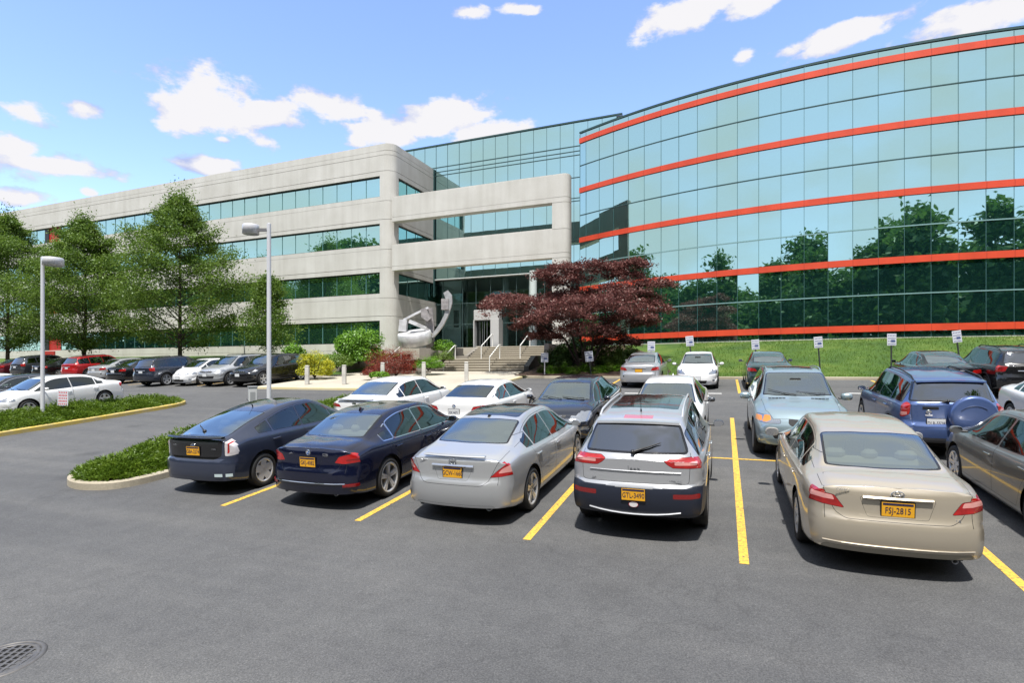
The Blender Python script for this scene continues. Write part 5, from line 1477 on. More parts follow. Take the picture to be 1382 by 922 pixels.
# ---------------------------------------------------------------- atrium (teal curtain wall behind the frame)
at = broot('entrance_atrium', 'tall flat teal glass atrium set back between concrete wing and curved block', 'office building')
YA = 6.95; XA0, XA1 = -12.0, lx(800, YA)+2.5; ZA = 21.25
hz = [8.58, 10.8, 11.2, 14.5, 14.75, 16.5, 18.4, 18.74, 19.17, 21.2]
pw = 1.22; nx = int((XA1-XA0)/pw)
for a, b in ((8.58, 10.8), (10.8, 14.6), (14.6, 16.5), (16.5, 18.57), (18.57, 21.2)):
    m = MB()
    for k in range(nx):
        xa, xb = XA0+k*pw, XA0+(k+1)*pw; t = random.gauss(0, .002); u = random.gauss(0, .002)
        if a < 18 and xb < .3: continue
        a_ = 18.9 if xb < .3 else a
        m.add([(xa, YA+t, a_), (xb, YA-t, a_), (xb, YA-t+u, b), (xa, YA+t+u, b)], [(0, 1, 2, 3)], 0)
    m.build('glass_band', [MIRR], at)
m = MB()
for k in range(nx+1):
    xa = XA0+k*pw; z0 = 18.9 if xa < 0 else 8.6
    m.box((xa, YA-.012, (z0+21.2)/2), (.022, .03, 21.2-z0))
for z in hz[1:-1]:
    x0 = XA0 if z > 19 else 0; m.box(((x0+XA1)/2, YA-.016, z), (XA1-x0, .05, .06 if z != 19.17 else .07))
m.box(((XA0+XA1)/2, YA-.03, 21.25), (XA1-XA0, .16, .12)); m.box((0+.05, YA-.1, 13), (.1, .2, 12)); m.build('mullions', MULL, at)
m = MB(); m.box(((XA0+XA1)/2, YA+8, 21.1), (XA1-XA0, 15.8, .2)); m.box((XA0, YA+8, 19.8), (.2, 15.8, 2.6)); m.box(((XA0+XA1)/2, YA+15.9, 11), (XA1-XA0, .2, 20)); m.build('roof', mat('roof_gravel', (.3, .29, .27), .9), at)
# entrance hall behind clear glass
CLEAR = glassmat('lobby_glass', (.78, .86, .85), .03, gcol=(.5, .8, .8))
lob_z = 1.78
m = MB(); m.box((10.5, YA+.35, (lob_z+8.5)/2), (22-.2, .02, 8.5-lob_z-.02)); m.build('lobby_glazing', CLEAR, at)
m = MB()
for px in (598, 624.5, 642.5, 662, 680, 697, 714, 735, 756, 776, 800): x = lx(px, YA+.3); m.box((x, YA+.31, (lob_z+8.5)/2), (.05, .06, 8.5-lob_z-.05))
for z in (4.35, 6.3): m.box((10.5, YA+.31, z), (21.5, .05, .06))
m.build('lobby_mullions', mat('lobby_frame', (.08, .13, .13), .4, .3), at)
m = MB(); m.box((10.5, YA+4, lob_z-.06), (23, 8.5, .1)); m.build('lobby_floor', mat('lobby_floor_stone', (.5, .49, .46), .3), at)
m = MB(); m.box((10.5, YA+4, 8.60), (23, 8.2, .06)); m.build('lobby_ceiling', mat('lobby_ceiling', (.75, .78, .78), .8), at)
m = MB(); m.box((10.5, YA+7.8, 5), (23, .1, 7)); m.build('lobby_back_wall', mat('lobby_wall_dark', (.42, .40, .36), .8, var=.3, vscale=.6), at)
m = MB(); x0, x1 = lx(599, YA+.8), lx(625, YA+.8); m.box(((x0+x1)/2, YA+.48, (lob_z+8.5)/2), (x1-x0, .12, 8.5-lob_z-.1)); m.build('lobby_side_wall', mat('lobby_white', (.80, .84, .84), .7), at)
m = MB(); m.box((lx(618.5, YA+.8), YA+.40, 4.9), (.52, .05, 1.6)); m.build('wall_poster', BLK, at)  # dark poster on the lobby side wall
m = MB(); x0, x1 = lx(626, YA+2), lx(643, YA+2); m.box(((x0+x1)/2, YA+2, 5.3), (x1-x0, .12, 2.4)); m.build('lobby_panel', mat('lobby_white', (.80, .84, .84), .7), at)
for px in (719.5, 681, 771): 
    x = lx(px, YA+.9 if px != 719.5 else YA-1.6); yy = YA+1.2 if px != 719.5 else YA-1.6
    m = MB(); m.lathe([(.32, lob_z), (.32, 8.5)], c=(x, yy, 0), n=20); m.build('round_column', mat('column_paint', (.58, .66, .66), .5), at)
# revolving door in a white surround
x0, x1 = lx(643, YA), lx(664.5, YA); xw = lx(677, YA)
m = MB(); m.box(((x0+xw)/2, YA-.25, 5.05), (xw-x0, .7, .95), bev=.04); m.box(((x1+.1+xw)/2, YA-.2, (lob_z+4.6)/2), (xw-x1-.1, .9, 4.6-lob_z)); m.box((x0+.05, YA-.2, (lob_z+4.6)/2), (.1, .9, 4.6-lob_z)); 
ds = m.build('door_surround', mat('white_panel', (.50, .50, .50), .5), at)
m = MB()
for k in range(6): m.box((x0+.16+(x1-x0-.2)*k/5, YA-.3+.16*math.sin(k*1.3), (lob_z+4.5)/2), (.045, .05, 4.5-lob_z))
m.build('revolving_door', [mat('door_metal', (.35, .37, .38), .3, .7)], at)
m = MB(); m.box(((x0+x1)/2+.04, YA-.1, (lob_z+4.5)/2), (x1-x0-.14, .03, 4.5-lob_z)); m.build('door_glass', glassmat('door_glass', (.12, .18, .20), .15), at)
m = MB()
for k, px in enumerate((628, 633, 638)): x = lx(px, YA+1.5); m.box((x, YA+1.5, lob_z+.42), (.5, .5, .12), bev=.03); m.box((x, YA+1.75, lob_z+.75), (.5, .1, .6), bev=.03); m.box((x, YA+1.5, lob_z+.2), (.08, .08, .4))
LOBCH = m
for k, px in enumerate((629, 636)):
    x = lx(px, YA+1.6); ch = empty('lobby_chair', tuple(loc2w(x, YA+1.6, lob_z)), BANG+PI, 'dark armchair behind the lobby glass, %s' % ('beside the white side wall' if k == 0 else 'next to the revolving door'), 'chair', 'dark armchairs in the entrance hall')
    q = MB(); q.box((0, 0, .42), (.55, .55, .14), bev=.05); q.build('seat', SEATK, ch)
    q = MB(); q.box((0, -.26, .78), (.55, .12, .62), bev=.05); q.build('backrest', SEATK, ch)
    for sx in (-1, 1):
        for sy in (-1, 1): q = MB(); q.tube([(sx*.22, sy*.22, 0), (sx*.2, sy*.2, .36)], .02, 6); q.build('leg', CHROME, ch)

# ---------------------------------------------------------------- curved glass block
gb = empty('glass_block', tuple(c2w(*arcpt(TH0))), 0, 'big curved teal mirror glass office block with five bright red bands', 'office building')
gb.location = (0, 0, 0)
ths = [TH0, TH0+DT0]
while ths[-1] < TH0+1.55: ths.append(ths[-1]+DTH)
def AP(th, z, r=0.0): X, Y = arcpt(th, CR+r); return tuple(c2w(X, Y, z))
REDZ = [2.6, 6.68, 10.72, 14.79, 18.85]
rows = []
zb_ = 2.0
for i, rz_ in enumerate(REDZ):
    rows.append((zb_, rz_-.22)); zb_ = rz_+.22
    if i < 4: md = (REDZ[i]+REDZ[i+1])/2; rows.append((zb_, md)); zb_ = md
rows.append((zb_, 19.5))
for ri, (za, zb) in enumerate(rows):
    m = MB()
    for a, b in zip(ths[:-1], ths[1:]):
        t = random.gauss(0, .0035); u = random.gauss(0, .003)
        m.add([AP(a, za, t), AP(b, za, -t), AP(b, zb, -t+u), AP(a, zb, t+u)], [(0, 1, 2, 3)], 0)
    m.build('glass_band', [MIRR], gb)
def arcband(name, z0, z1, r0, r1, mt, parent, steps=None):
    m = MB(); T = ths; vs = []
    for th in T: vs += [AP(th, z0, r0), AP(th, z0, r1), AP(th, z1, r1), AP(th, z1, r0)]
    fs = []
    for i in range(len(T)-1):
        for q in range(4): fs.append((i*4+q, i*4+(q+1) % 4, (i+1)*4+(q+1) % 4, (i+1)*4+q))
    fs += [(0, 1, 2, 3), tuple(len(vs)-4+q for q in (3, 2, 1, 0))]
    m.add(vs, fs); return m.build(name, mt, parent)
for z in REDZ:
    rb = arcband('red_band', z-.20, z+.20, -.02, .10, REDB, gb)
    m = MB()
    for th in ths[1:-1]:
        a = c2w(*arcpt(th, CR+.102)); m.box((a.x, a.y, z), (.012, .012, .40), rz=0)
    m.build('joints', mat('red_joint', (.25, .02, .015), .5), rb)
for i in range(4): arcband('transom', (REDZ[i]+REDZ[i+1])/2-.035, (REDZ[i]+REDZ[i+1])/2+.035, -.01, .035, MULL if i > 1 else MULL2, gb)
arcband('coping', 19.46, 19.60, -.3, .08, MULL, gb)
arcband('plinth_strip', 1.80, 2.03, -.05, .12, mat('plinth_concrete', (.45, .45, .40), .8), gb)
m = MB()
for th in ths:
    rr = math.atan2(math.sin(th), math.cos(th)); a = c2w(*arcpt(th, CR+.004)); m.box((a.x, a.y, 10.7), (.02, .026, 17.4), rz=th+TH)
m.build('vertical_mullions', mat('thin_mullion', (.05, .13, .13), .4), gb)
# sides, roof and back so that it is a building from any side
m = MB(); back = []
bp = [c2w(*arcpt(TH0)), c2w(*arcpt(ths[-1]))]
o0 = c2w(*arcpt(TH0, CR-.05)); e0 = c2w(*arcpt(ths[-1], CR-.05))
bk = [(e0.x+2, e0.y+24), (o0.x-4, o0.y+26)]
pl = [tuple(c2w(*arcpt(t, CR-.06)))[:2] for t in ths]+bk
m.add([(p[0], p[1], 19.4) for p in pl], [tuple(range(len(pl)))]); m.build('roof', mat('roof_gravel', (.3, .29, .27), .9), gb)
m = MB(); m.add([(o0.x, o0.y, 1.5), (o0.x, o0.y, 19.5), (o0.x-4, o0.y+26, 19.5), (o0.x-4, o0.y+26, 1.5), (e0.x+2, e0.y+24, 19.5), (e0.x+2, e0.y+24, 1.5), (e0.x, e0.y, 19.5), (e0.x, e0.y, 1.5)], [(0, 1, 2, 3), (3, 2, 4, 5), (5, 4, 6, 7)]); m.build('side_wall', MIRR, gb)

# ================================================================ entrance terrace
def gzz(x, y): return gz(x, min(y, 32))
YS1, YS2, YS3, YS4 = 33.2, 34.8, 36.2, 38.1
plz = [(gp(345, 525).x, 23.05), (gp(640, 527).x, 23.05), (gp(668, 520).x, 24.2), (gp(700, 512).x, 29.0), (-11.3, 30.2), (-11.3, YS1+.1), (-20, YS1+.1), (-21.9, YS1+.1), (-23.4, YS1+.1), (gp(345, 525).x, 31.0)]
sheet('entrance_walk', plz, CONC2, 0, 3.0, None, .12)
k = strip('kerb', dense([(plz[0][0], 23.0), (plz[1][0], 23.0), (plz[2][0], 24.15), (plz[3][0], 29.0)], 1.5), .18, .125, YELP); k['kind'] = 'structure'
ZL0 = gz(0, 32)+.12; 
def flight(name, x0, x1, y0, y1, z0, z1, n, label):
    r = empty(name, (x0, y0, z0), 0, label, 'stairs'); m = MB(); mt = CONC2
    for k in range(n):
        za = (z1-z0)*(k+1)/n; ya = (y1-y0)*k/n
        m.box(((x1-x0)/2, (ya+(y1-y0)+.3)/2, za-.03), (x1-x0, (y1-y0)+.3-ya, .06), m=0)
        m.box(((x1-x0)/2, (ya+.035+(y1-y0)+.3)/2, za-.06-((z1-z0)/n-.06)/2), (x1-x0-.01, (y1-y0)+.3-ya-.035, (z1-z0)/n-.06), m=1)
    m.build('treads', [mt, mat('riser_shade', (.22, .195, .155), .9)], r); return r  # shade on the risers is put into a darker colour
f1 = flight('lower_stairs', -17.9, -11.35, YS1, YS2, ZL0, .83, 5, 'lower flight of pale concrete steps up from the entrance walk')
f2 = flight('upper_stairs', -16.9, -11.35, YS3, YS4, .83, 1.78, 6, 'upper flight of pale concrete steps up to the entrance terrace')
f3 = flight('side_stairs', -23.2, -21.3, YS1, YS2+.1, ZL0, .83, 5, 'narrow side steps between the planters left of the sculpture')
def slab(name, x0, x1, y0, y1, z0, z1, mt, kind='structure'):
    m = MB(); m.box(((x0+x1)/2, (y0+y1)/2, (z0+z1)/2), (x1-x0, y1-y0, z1-z0)); o = m.build(name, mt)
    if kind: o['kind'] = kind
    return o
slab('landing', -23.3, -11.35, YS2+.3, YS3+.1, -.3, .826, CONC2)
slab('terrace', -24, -10.6, YS4+.3, 47.5, .2, 1.776, CONC2)
slab('terrace_bank', -32, -24.0, YS4+1.2, 41.5, -.3, .9, MULCH)
def rail(x, y0, y1, z0, z1, label):
    r = empty('handrail', (x, y0, z0), 0, label, 'handrail', 'white handrails on the entrance steps'); h = .92
    pts = [(0, -.25, .55), (0, -.05, h-.02), (0, (y1-y0), z1-z0+h), (0, (y1-y0)+.25, z1-z0+h)]
    q = MB(); q.tube(pts[1:], .035, 8); q.build('rail', mat('rail_white', (.68, .68, .66), .4), r)
    for (yy, zz) in ((-.02, 0), ((y1-y0)+.12, z1-z0)):
        q = MB(); q.tube([(0, yy, zz), (0, yy, zz+h)], .035, 8); q.build('post', mat('rail_white', (.68, .68, .66), .4), r)
rail(-17.3, YS1, YS2, ZL0, .83, 'white handrail at the left end of the lower entrance steps')
rail(-14.0, YS1, YS2, ZL0, .83, 'white handrail in the middle of the lower entrance steps')
rail(-15.9, YS3, YS4, .83, 1.78, 'white handrail at the left of the upper entrance steps')
rail(-13.0, YS3, YS4, .83, 1.78, 'white handrail at the right of the upper entrance steps')
rail(-21.6, YS1, YS2, ZL0, .83, 'white handrail on the narrow side steps beside the red laceleaf shrub')
def wall(name, pts, w, z0, z1, label, mt=STONE, grp=None):
    m = MB(); n = len(pts); vs = []
    for i, p in enumerate(pts):
        a = Vector(pts[max(i-1, 0)][:2]); b = Vector(pts[min(i+1, n-1)][:2]); t = (b-a).normalized(); nn = Vector((-t.y, t.x))*w/2
        zt = z1 if len(p) < 3 else p[2]
        vs += [(p[0]-nn.x, p[1]-nn.y, z0), (p[0]-nn.x, p[1]-nn.y, zt), (p[0]+nn.x, p[1]+nn.y, zt), (p[0]+nn.x, p[1]+nn.y, z0)]
    fs = [(i*4+q, i*4+(q+1) % 4, (i+1)*4+(q+1) % 4, (i+1)*4+q) for i in range(n-1) for q in range(4)]+[(0, 1, 2, 3), tuple(n*4-4+q for q in (3, 2, 1, 0))]
    m.add(vs, fs); o = m.build(name, mt); return setp(o, label, 'wall', grp)
wall('planter_wall', spline([(-20.9, 33.0), (-21.2, 31.0), (-20.6, 29.6), (-19.0, 29.2), (-17.9, 30.0), (-17.2, 31.0)], 5), .28, -.6, .02, 'low curved stone planter wall below the red laceleaf shrub')
wall('planter_wall', [(-17.1, 30.9, .0), (-18.1, 31.3, .32), (-18.1, 33.2, .55), (-18.1, 36.0, 1.05), (-17.1, 36.3, 1.1), (-17.1, 38.4, 1.86)], .30, -.6, .9, 'sloping stone planter wall along the left of the entrance steps')
wall('planter_wall', [(-21.1, 33.0, .35), (-21.1, 38.0, 1.2)], .28, -.6, .9, 'stone cheek wall between the side steps and the sculpture bed')
wall('planter_wall', [(-26.2, 31.2, .0), (-24.9, 31.6, .18), (-23.5, 32.6, .62), (-23.4, 36.5, .95)], .30, -.7, .8, 'stepped stone planter wall left of the side steps')
wall('cheek_wall', [(-11.1, 32.0, .30), (-11.1, 33.3, .95), (-11.1, 36.0, 1.05), (-11.1, 36.1, 1.85), (-11.1, 42.0, 1.85)], .32, -.6, 1.0, 'dark granite wall closing the right of the entrance steps', mat('dark_granite', (.035, .033, .036), .5))
slab('planting_soil', -21.0, -18.2, 29.8, 36.4, -.5, -.06, MULCH)
slab('planting_soil', -21.0, -18.2, 34.3, 38.2, -.5, .75, MULCH)
sheet('planting_soil', [(-10.9, 29.3), (-3.2, 29.35), (-2.6, 31), (-4.5, 37), (-7, 42), (-10.9, 42)], MULCH, .02, 1.5, lawn_z)
# bed right of the steps keeps the lawn slope; kerb round it
k = strip('kerb', spline([(-11.2, 30.6), (-10.4, 29.5), (-9.2, 29.15)], 5), .16, .13, CONCK); k['kind'] = 'structure'
# sculpture pedestal
m = MB(); m.box((-19.55, 37.2, 1.1), (2.6, 2.0, 1.2)); o = m.build('pedestal', STONE); setp(o, 'plain stone pedestal carrying the steel sculpture', 'pedestal')
# move the glass block's empty to its base
base = c2w(*arcpt(TH0+.3)); base.z = 2.0
for ch in gb.children: ch.location = -base
gb.location = base
# ================================================================ vegetation
def leaves(P, size, N=None, aspect=.55, up=.3, rng=RNG, smin=.6, smax=1.4):
    """one bent-free leaf quad per point, random facing"""
    n = len(P); a = rng.normal(size=(n, 3)); a[:, 2] += up*1.5; 
    if N is not None: a = a*.7+N
    a /= np.linalg.norm(a, axis=1)[:, None]
    b = rng.normal(size=(n, 3)); b -= a*(a*b).sum(1)[:, None]; b /= np.linalg.norm(b, axis=1)[:, None]; c = np.cross(a, b)
    s = size*rng.uniform(smin, smax, n)[:, None]
    L_ = b*s; W_ = c*s*aspect
    V = np.stack([P-L_, P-W_*.9, P+L_, P+W_*.9], 1).reshape(-1, 3)
    return V, np.arange(4*n).reshape(-1, 4)
def limb(m, a, b, r0, r1, sag=0, n=5, seg=6, rng=random):
    a = Vector(a); b = Vector(b); pts = []; rs = []
    k0 = Vector((rng.uniform(-1, 1), rng.uniform(-1, 1), rng.uniform(-.3, .3)))*(b-a).length*.06
    for i in range(n+1):
        t = i/n; p = a.lerp(b, t)+k0*math.sin(t*PI); p.z += sag*math.sin(t*PI*.9); pts.append(p); rs.append(r0+(r1-r0)*t)
    m.tube(pts, rs, seg); return pts
def pyramid_tree(h, w, nl, trunk_h, seed, leaf=.15, lean=0, dens=1.0, tr=.2, shape=None):
    """upright broad-cone tree: whorled limbs carrying layered sprays"""
    rg = np.random.default_rng(seed); rd = random.Random(seed); m = MB()
    limb(m, (0, 0, -.3), (lean, 0, h*.96), tr, .02, n=8, seg=9, rng=rd)
    P = []; nb = int(62*dens); 
    shape = shape or [(0, .6), (.14, .95), (.28, 1.0), (.45, .92), (.62, .72), (.8, .45), (.93, .2), (1, .05)]
    sx, sy = zip(*shape)
    for i in range(nb):
        t = (i+.5)/nb; t = t**.9; z = trunk_h+(h-trunk_h)*t*.97; az = i*2.399+rd.uniform(-.5, .5)
        rad = w/2*np.interp(t, sx, sy)*rd.uniform(.72, 1.18); lift = rad*rd.uniform(.15, .5)
        tip = Vector((math.cos(az)*rad+lean*t, math.sin(az)*rad, z+lift)); root = Vector((lean*t, 0, z-rad*.12))
        pts = limb(m, root, tip, max(.012, tr*.34*(1-t)), .008, sag=rad*.04, n=4, seg=5, rng=rd)
        # sprays of leaves in small clumps along the outer limb
        nc = max(4, int(rad*7))
        for k in range(nc):
            f = .22+.84*math.sqrt((k+rd.random())/nc)
            c = root.lerp(tip, min(f, 1.06)); side = rd.gauss(0, 1)*rad*.20*(1.05-f*.5)
            c = c+Vector((-math.sin(az)*side, math.cos(az)*side, rd.gauss(0, .10)*rad*.5+.05))
            n_ = int(nl/nb/nc*1.0*rd.uniform(.5, 1.6)); s = .15+.15*rd.random()+rad*.055
            P.append(rg.normal(size=(n_, 3))*[s, s, s*.55]+np.array(c))
    # crown top
    P.append(rg.normal(size=(int(nl*.03), 3))*[w*.05, w*.05, h*.05]+[lean, 0, h*.95])
    P = np.concatenate(P); return m, P
def put_tree(name, loc, m, P, lf, bark, label, cat='tree', group=None, leaf=.15, aspect=.55, rz=0):
    r = empty(name, loc, rz, label, cat, group)
    m.build('trunk', bark, r)
    V, Q = leaves(P, leaf, aspect=aspect)
    link('crown', npmesh('crown', V, Q, lf), r); return r
def lawn_at(px, y):
    """world point on row y for a picture column"""
    k = (px-CX)/F; # x such that w2p gives px at this y : X=k*Y
    # X = CT x + ST y ; Y = -ST x + CT y
    x = y*(k*CT-ST)/(CT+k*ST); return x
def tree_px(px, ytop, y, zbase=None):
    x = lawn_at(px, y); zb = lawn_l(x, y) if zbase is None else zbase; d = w2p((x, y, 0))[2]; h = (HY-ytop)/F*d-zb; return x, zb, h, d
LG = 'leafy trees in front of the long concrete wing'
for i, (px, yt, y, wpx, lab, sd) in enumerate([
    (10, 292, 32.0, 130, 'broad green tree cut by the left edge of the picture, before the concrete wing', 11),
    (112, 296, 31.5, 132, 'green tree standing behind the red car, second from the left before the wing', 12),
    (243, 266, 32.2, 156, 'tallest full green tree, standing behind the dark blue crossover before the wing', 13)]):
    x, zb, h, d = tree_px(px, yt, y); w = wpx/F*d
    m, P = pyramid_tree(h, w, 66000, 1.6, sd, dens=1.35, tr=.17)
    put_tree('street_tree', (x, y, zb), m, P, LF_TREE, BARK, lab, 'tree', LG, leaf=.082)
x, zb, h, d = tree_px(362, 374, 32.5); m, P = pyramid_tree(h, 76/F*d, 15000, 1.3, 17, tr=.07, shape=[(0, .7), (.12, 1.0), (.3, .9), (.5, .55), (.62, .42), (.8, .42), (.92, .3), (1, .05)])
put_tree('street_tree', (x, 32.5, zb), m, P, LF_TREE, BARK, 'small slender young tree behind the right hand lamp post', 'tree', LG, leaf=.075)

def japanese_maple():
    y = 31.9; x = lawn_at(789, y); zb = lawn_z(x, y); d = w2p((x, y, 0))[2]; rd = random.Random(5); rg = np.random.default_rng(5)
    r = empty('purple_maple', (x, y, zb), 0, 'spreading purple leaved maple with layered crown right of the entrance steps', 'tree')
    s = d/F; m = MB(); P = []
    # picture-plane axes on the ground, so the layers match the tree's real spread
    right = Vector((CT, ST, 0))
    right = Vector((CT, ST, 0)) if False else Vector((c2w(1, 0).x, c2w(1, 0).y, 0)); away = Vector((c2w(0, 1).x, c2w(0, 1).y, 0))
    forks = []
    for a, l in ((-.9, 1.5), (.6, 1.6), (2.1, 1.3), (3.6, 1.5), (5.0, 1.4), (-2.2, 1.2)):
        p = Vector((math.cos(a)*l*.75, math.sin(a)*l*.75, 1.5+rd.random()*.6)); limb(m, (math.cos(a)*.07, math.sin(a)*.07, -.2), p, .10, .06, n=6, seg=7, rng=rd); forks.append(p)
    # layered clouds: (px, py, half width px, half height px, depth offset m)
    lay = [(700, 418, 48, 16, -.6), (672, 412, 22, 9, .2), (735, 436, 40, 15, -1.0), (760, 412, 52, 16, .5), (720, 440, 30, 12, 1.0), (790, 448, 50, 14, -.8), (812, 425, 48, 17, .2), (770, 380, 34, 12, .4), (800, 362, 30, 9, 0), (757, 362, 26, 9, .5), (775, 398, 46, 14, 1.4), (832, 396, 42, 14, -.4), (845, 372, 26, 10, .4),
           (866, 402, 32, 12, .6), (884, 384, 26, 7, 0), (876, 420, 26, 12, -.5), (845, 432, 34, 12, -1.2), (738, 372, 18, 7, -.3), (857, 357, 18, 6, 0), (822, 450, 26, 10, 1.3), (735, 455, 26, 8, .4), (830, 344+16, 14, 6, .3), (690, 402, 34, 8, .8), (868, 436, 18, 8, .3), (800, 405, 60, 18, 2.0), (790, 420, 60, 18, -2.0), (755, 430, 40, 14, -2.2), (830, 415, 36, 14, -2.2), (815, 462, 16, 6, .8), (848, 462, 14, 5, .2)]
    for (px, py, a, b, dz) in lay:
        c = right*((px-789)*s)+away*dz+Vector((0, 0, (HY-py)*s-zb)); hw = a*s; hh = b*s
        f = min(forks, key=lambda q: (q-c).length)
        limb(m, f, c-Vector((0, 0, hh*.5)), .045, .012, sag=.1, n=4, seg=5, rng=rd)
        nsub = int(10+a*.7)
        for k in range(nsub):
            an = rd.uniform(0, 2*PI); rr = math.sqrt(rd.random()); q = c+right*(math.cos(an)*rr*hw)+away*(math.sin(an)*rr*hw*.9)
            q.z += hh*(.9*(1-rr*rr)-.2)+rd.gauss(0, .10)*hh*2
            if rd.random() < .45: limb(m, c-Vector((0, 0, hh*.4)), q, .012, .004, n=3, seg=4, rng=rd)
            n_ = rd.randint(44, 92); P.append(rg.normal(size=(n_, 3))*[.21, .21, .085]+np.array(q))
    m.build('trunk', BARKD, r); P = np.concatenate(P); V, Q = leaves(P, .075, aspect=.45, up=.8)
    link('crown', npmesh('crown', V, Q, LF_MAPLE), r)
japanese_maple()

def shrub(name, px, py, d, wpx, hpx, lf, label, n=5000, leaf=.06, depth=.8, up=.5, lump=7, cat='shrub', group=None, seed=1, droop=0, aspect=.5):
    """rounded shrub: (px, py) is the middle of its foot"""
    rg = np.random.default_rng(seed*31+7); c = wp(px, py, d); w = wpx/F*d/2; h = hpx/F*d
    r = empty(name, tuple(c), 0, label, cat, group)
    P = []; 
    lumps = [(0, 0, h*.45, 1.0)]
    for k in range(lump):
        a = k*2.4+rg.uniform(0, .6); rr = rg.uniform(.35, .75); lumps.append((math.cos(a)*w*rr, math.sin(a)*w*rr*depth, h*rg.uniform(.28, .72)*(1.15-rr*.5), rg.uniform(.38, .6)))
    for k in range(7):
        a = k*.9+rg.uniform(0, .4); lumps.append((math.cos(a)*w*.66, math.sin(a)*w*.66*depth, h*.14, rg.uniform(.34, .46)))
    per = n//len(lumps)
    for i, (x, y, z, s) in enumerate(lumps):
        k = per*(2 if i == 0 else 1); v = rg.normal(size=(k, 3)); v /= np.linalg.norm(v, axis=1)[:, None]; v *= (rg.uniform(.55, 1.04, k)**.6)[:, None]
        q = v*[w*s*.9, w*s*depth*.9, h*.52*(s if i else 1)]+[x, y, z]; q[:, 2] = np.abs(q[:, 2])+.02; P.append(q)
    P = np.concatenate(P); nrm = P/np.array([w, w, h]); V, Q = leaves(P, leaf, N=nrm*1.2, aspect=aspect, up=up, rng=rg)
    link('foliage', npmesh('foliage', V, Q, lf), r)
    m = MB(); rd = random.Random(seed)
    for k in range(7): a = rd.uniform(0, 6.28); limb(m, (0, 0, -.15), (math.cos(a)*w*.5, math.sin(a)*w*.5*depth, h*.55), .035, .01, n=3, seg=5, rng=rd)
    m.build('stems', BARKD, r); return r
shrub('rhododendron', 484, 488, 37.5, 72, 50, LF_BRT, 'large round glossy green shrub before the corner column', 9000, .085, seed=2, lump=12)
shrub('golden_shrub', 425, 507, 33.0, 54, 36, LF_YEL, 'golden yellow shrub right of the black front-facing suv', 6000, .05, seed=3, lump=9)
shrub('leafy_shrub', 396, 490, 36, 40, 30, LF_BRT, 'bright green leafy shrub behind the golden shrub', 3500, .07, seed=4)
shrub('low_shrub', 455, 494, 35, 46, 18, LF_TREE, 'low dark green shrub between the golden shrub and the large round shrub', 3500, .05, seed=5)
shrub('laceleaf_shrub', 534, 505, 32.0, 62, 42, LF_RED, 'dense dark red laceleaf shrub mounding over the curved planter wall', 9500, .05, seed=6, lump=12, aspect=.22)
shrub('laceleaf_shrub', 512, 497, 33.4, 42, 34, LF_RED, 'smaller open red laceleaf shrub at the left behind the dense red one', 2600, .05, seed=7, lump=7, aspect=.22)
shrub('laceleaf_shrub', 501, 507, 31.3, 30, 12, LF_RED, 'low spreading red laceleaf shrub at the foot of the side steps', 2200, .045, seed=8, aspect=.22)
shrub('ornamental_grass', 578, 497, 33.6, 46, 18, LF_BRT, 'fine bright green grass in the bed left of the entrance steps', 5000, .08, seed=9, aspect=.12, up=1.5)
shrub('ornamental_grass', 598, 486, 36.5, 34, 16, LF_TREE, 'grey green grass clump higher up the entrance bed', 2600, .08, seed=10, aspect=.14, up=1.5)
shrub('leafy_shrub', 598, 473, 39.2, 34, 16, LF_BRT, 'small bright green shrub right of the steel sculpture', 2500, .06, seed=11)
shrub('low_shrub', 512, 509, 30.2, 30, 8, LF_BRT, 'low lime green plant at the foot of the red laceleaf shrubs', 1200, .05, seed=12)
bx = [(755, 494, 33.5, 50, 30, LF_DARK, 'dark green shrub left of the purple maple trunk', .075), (822, 492, 33.5, 46, 32, LF_TREE, 'mid green shrub right of the purple maple trunk', .07), (775, 484, 36, 60, 30, LF_DARK, 'dark shrub behind the purple maple trunk', .08), (845, 488, 35.5, 34, 22, LF_TREE, 'small green shrub at the lawn end of the maple bed', .07)]
for i, (px, py, d, w, h, lf, lab, s) in enumerate(bx): shrub('bed_shrub', px, py, d, w, h, lf, lab, 4200, s, seed=20+i)
rd = random.Random(3)
for i in range(15):
    px = 733+i*7.4+rd.uniform(-2, 2); y = 30.2+rd.uniform(0, 1.2); x = lawn_at(px, y); dd = w2p((x, y, 0))[2]; z = lawn_z(x, y)
    pp = w2p((x, y, z)); shrub('daylily', pp[0], pp[1], dd, rd.uniform(11, 16), rd.uniform(9, 14), LF_BRT if i % 3 else LF_TREE, 'yellow green grassy daylily clump along the kerb of the maple bed', 420, .15, seed=40+i, aspect=.10, up=2.0, lump=3, cat='plant', group='daylily clumps along the maple bed kerb')

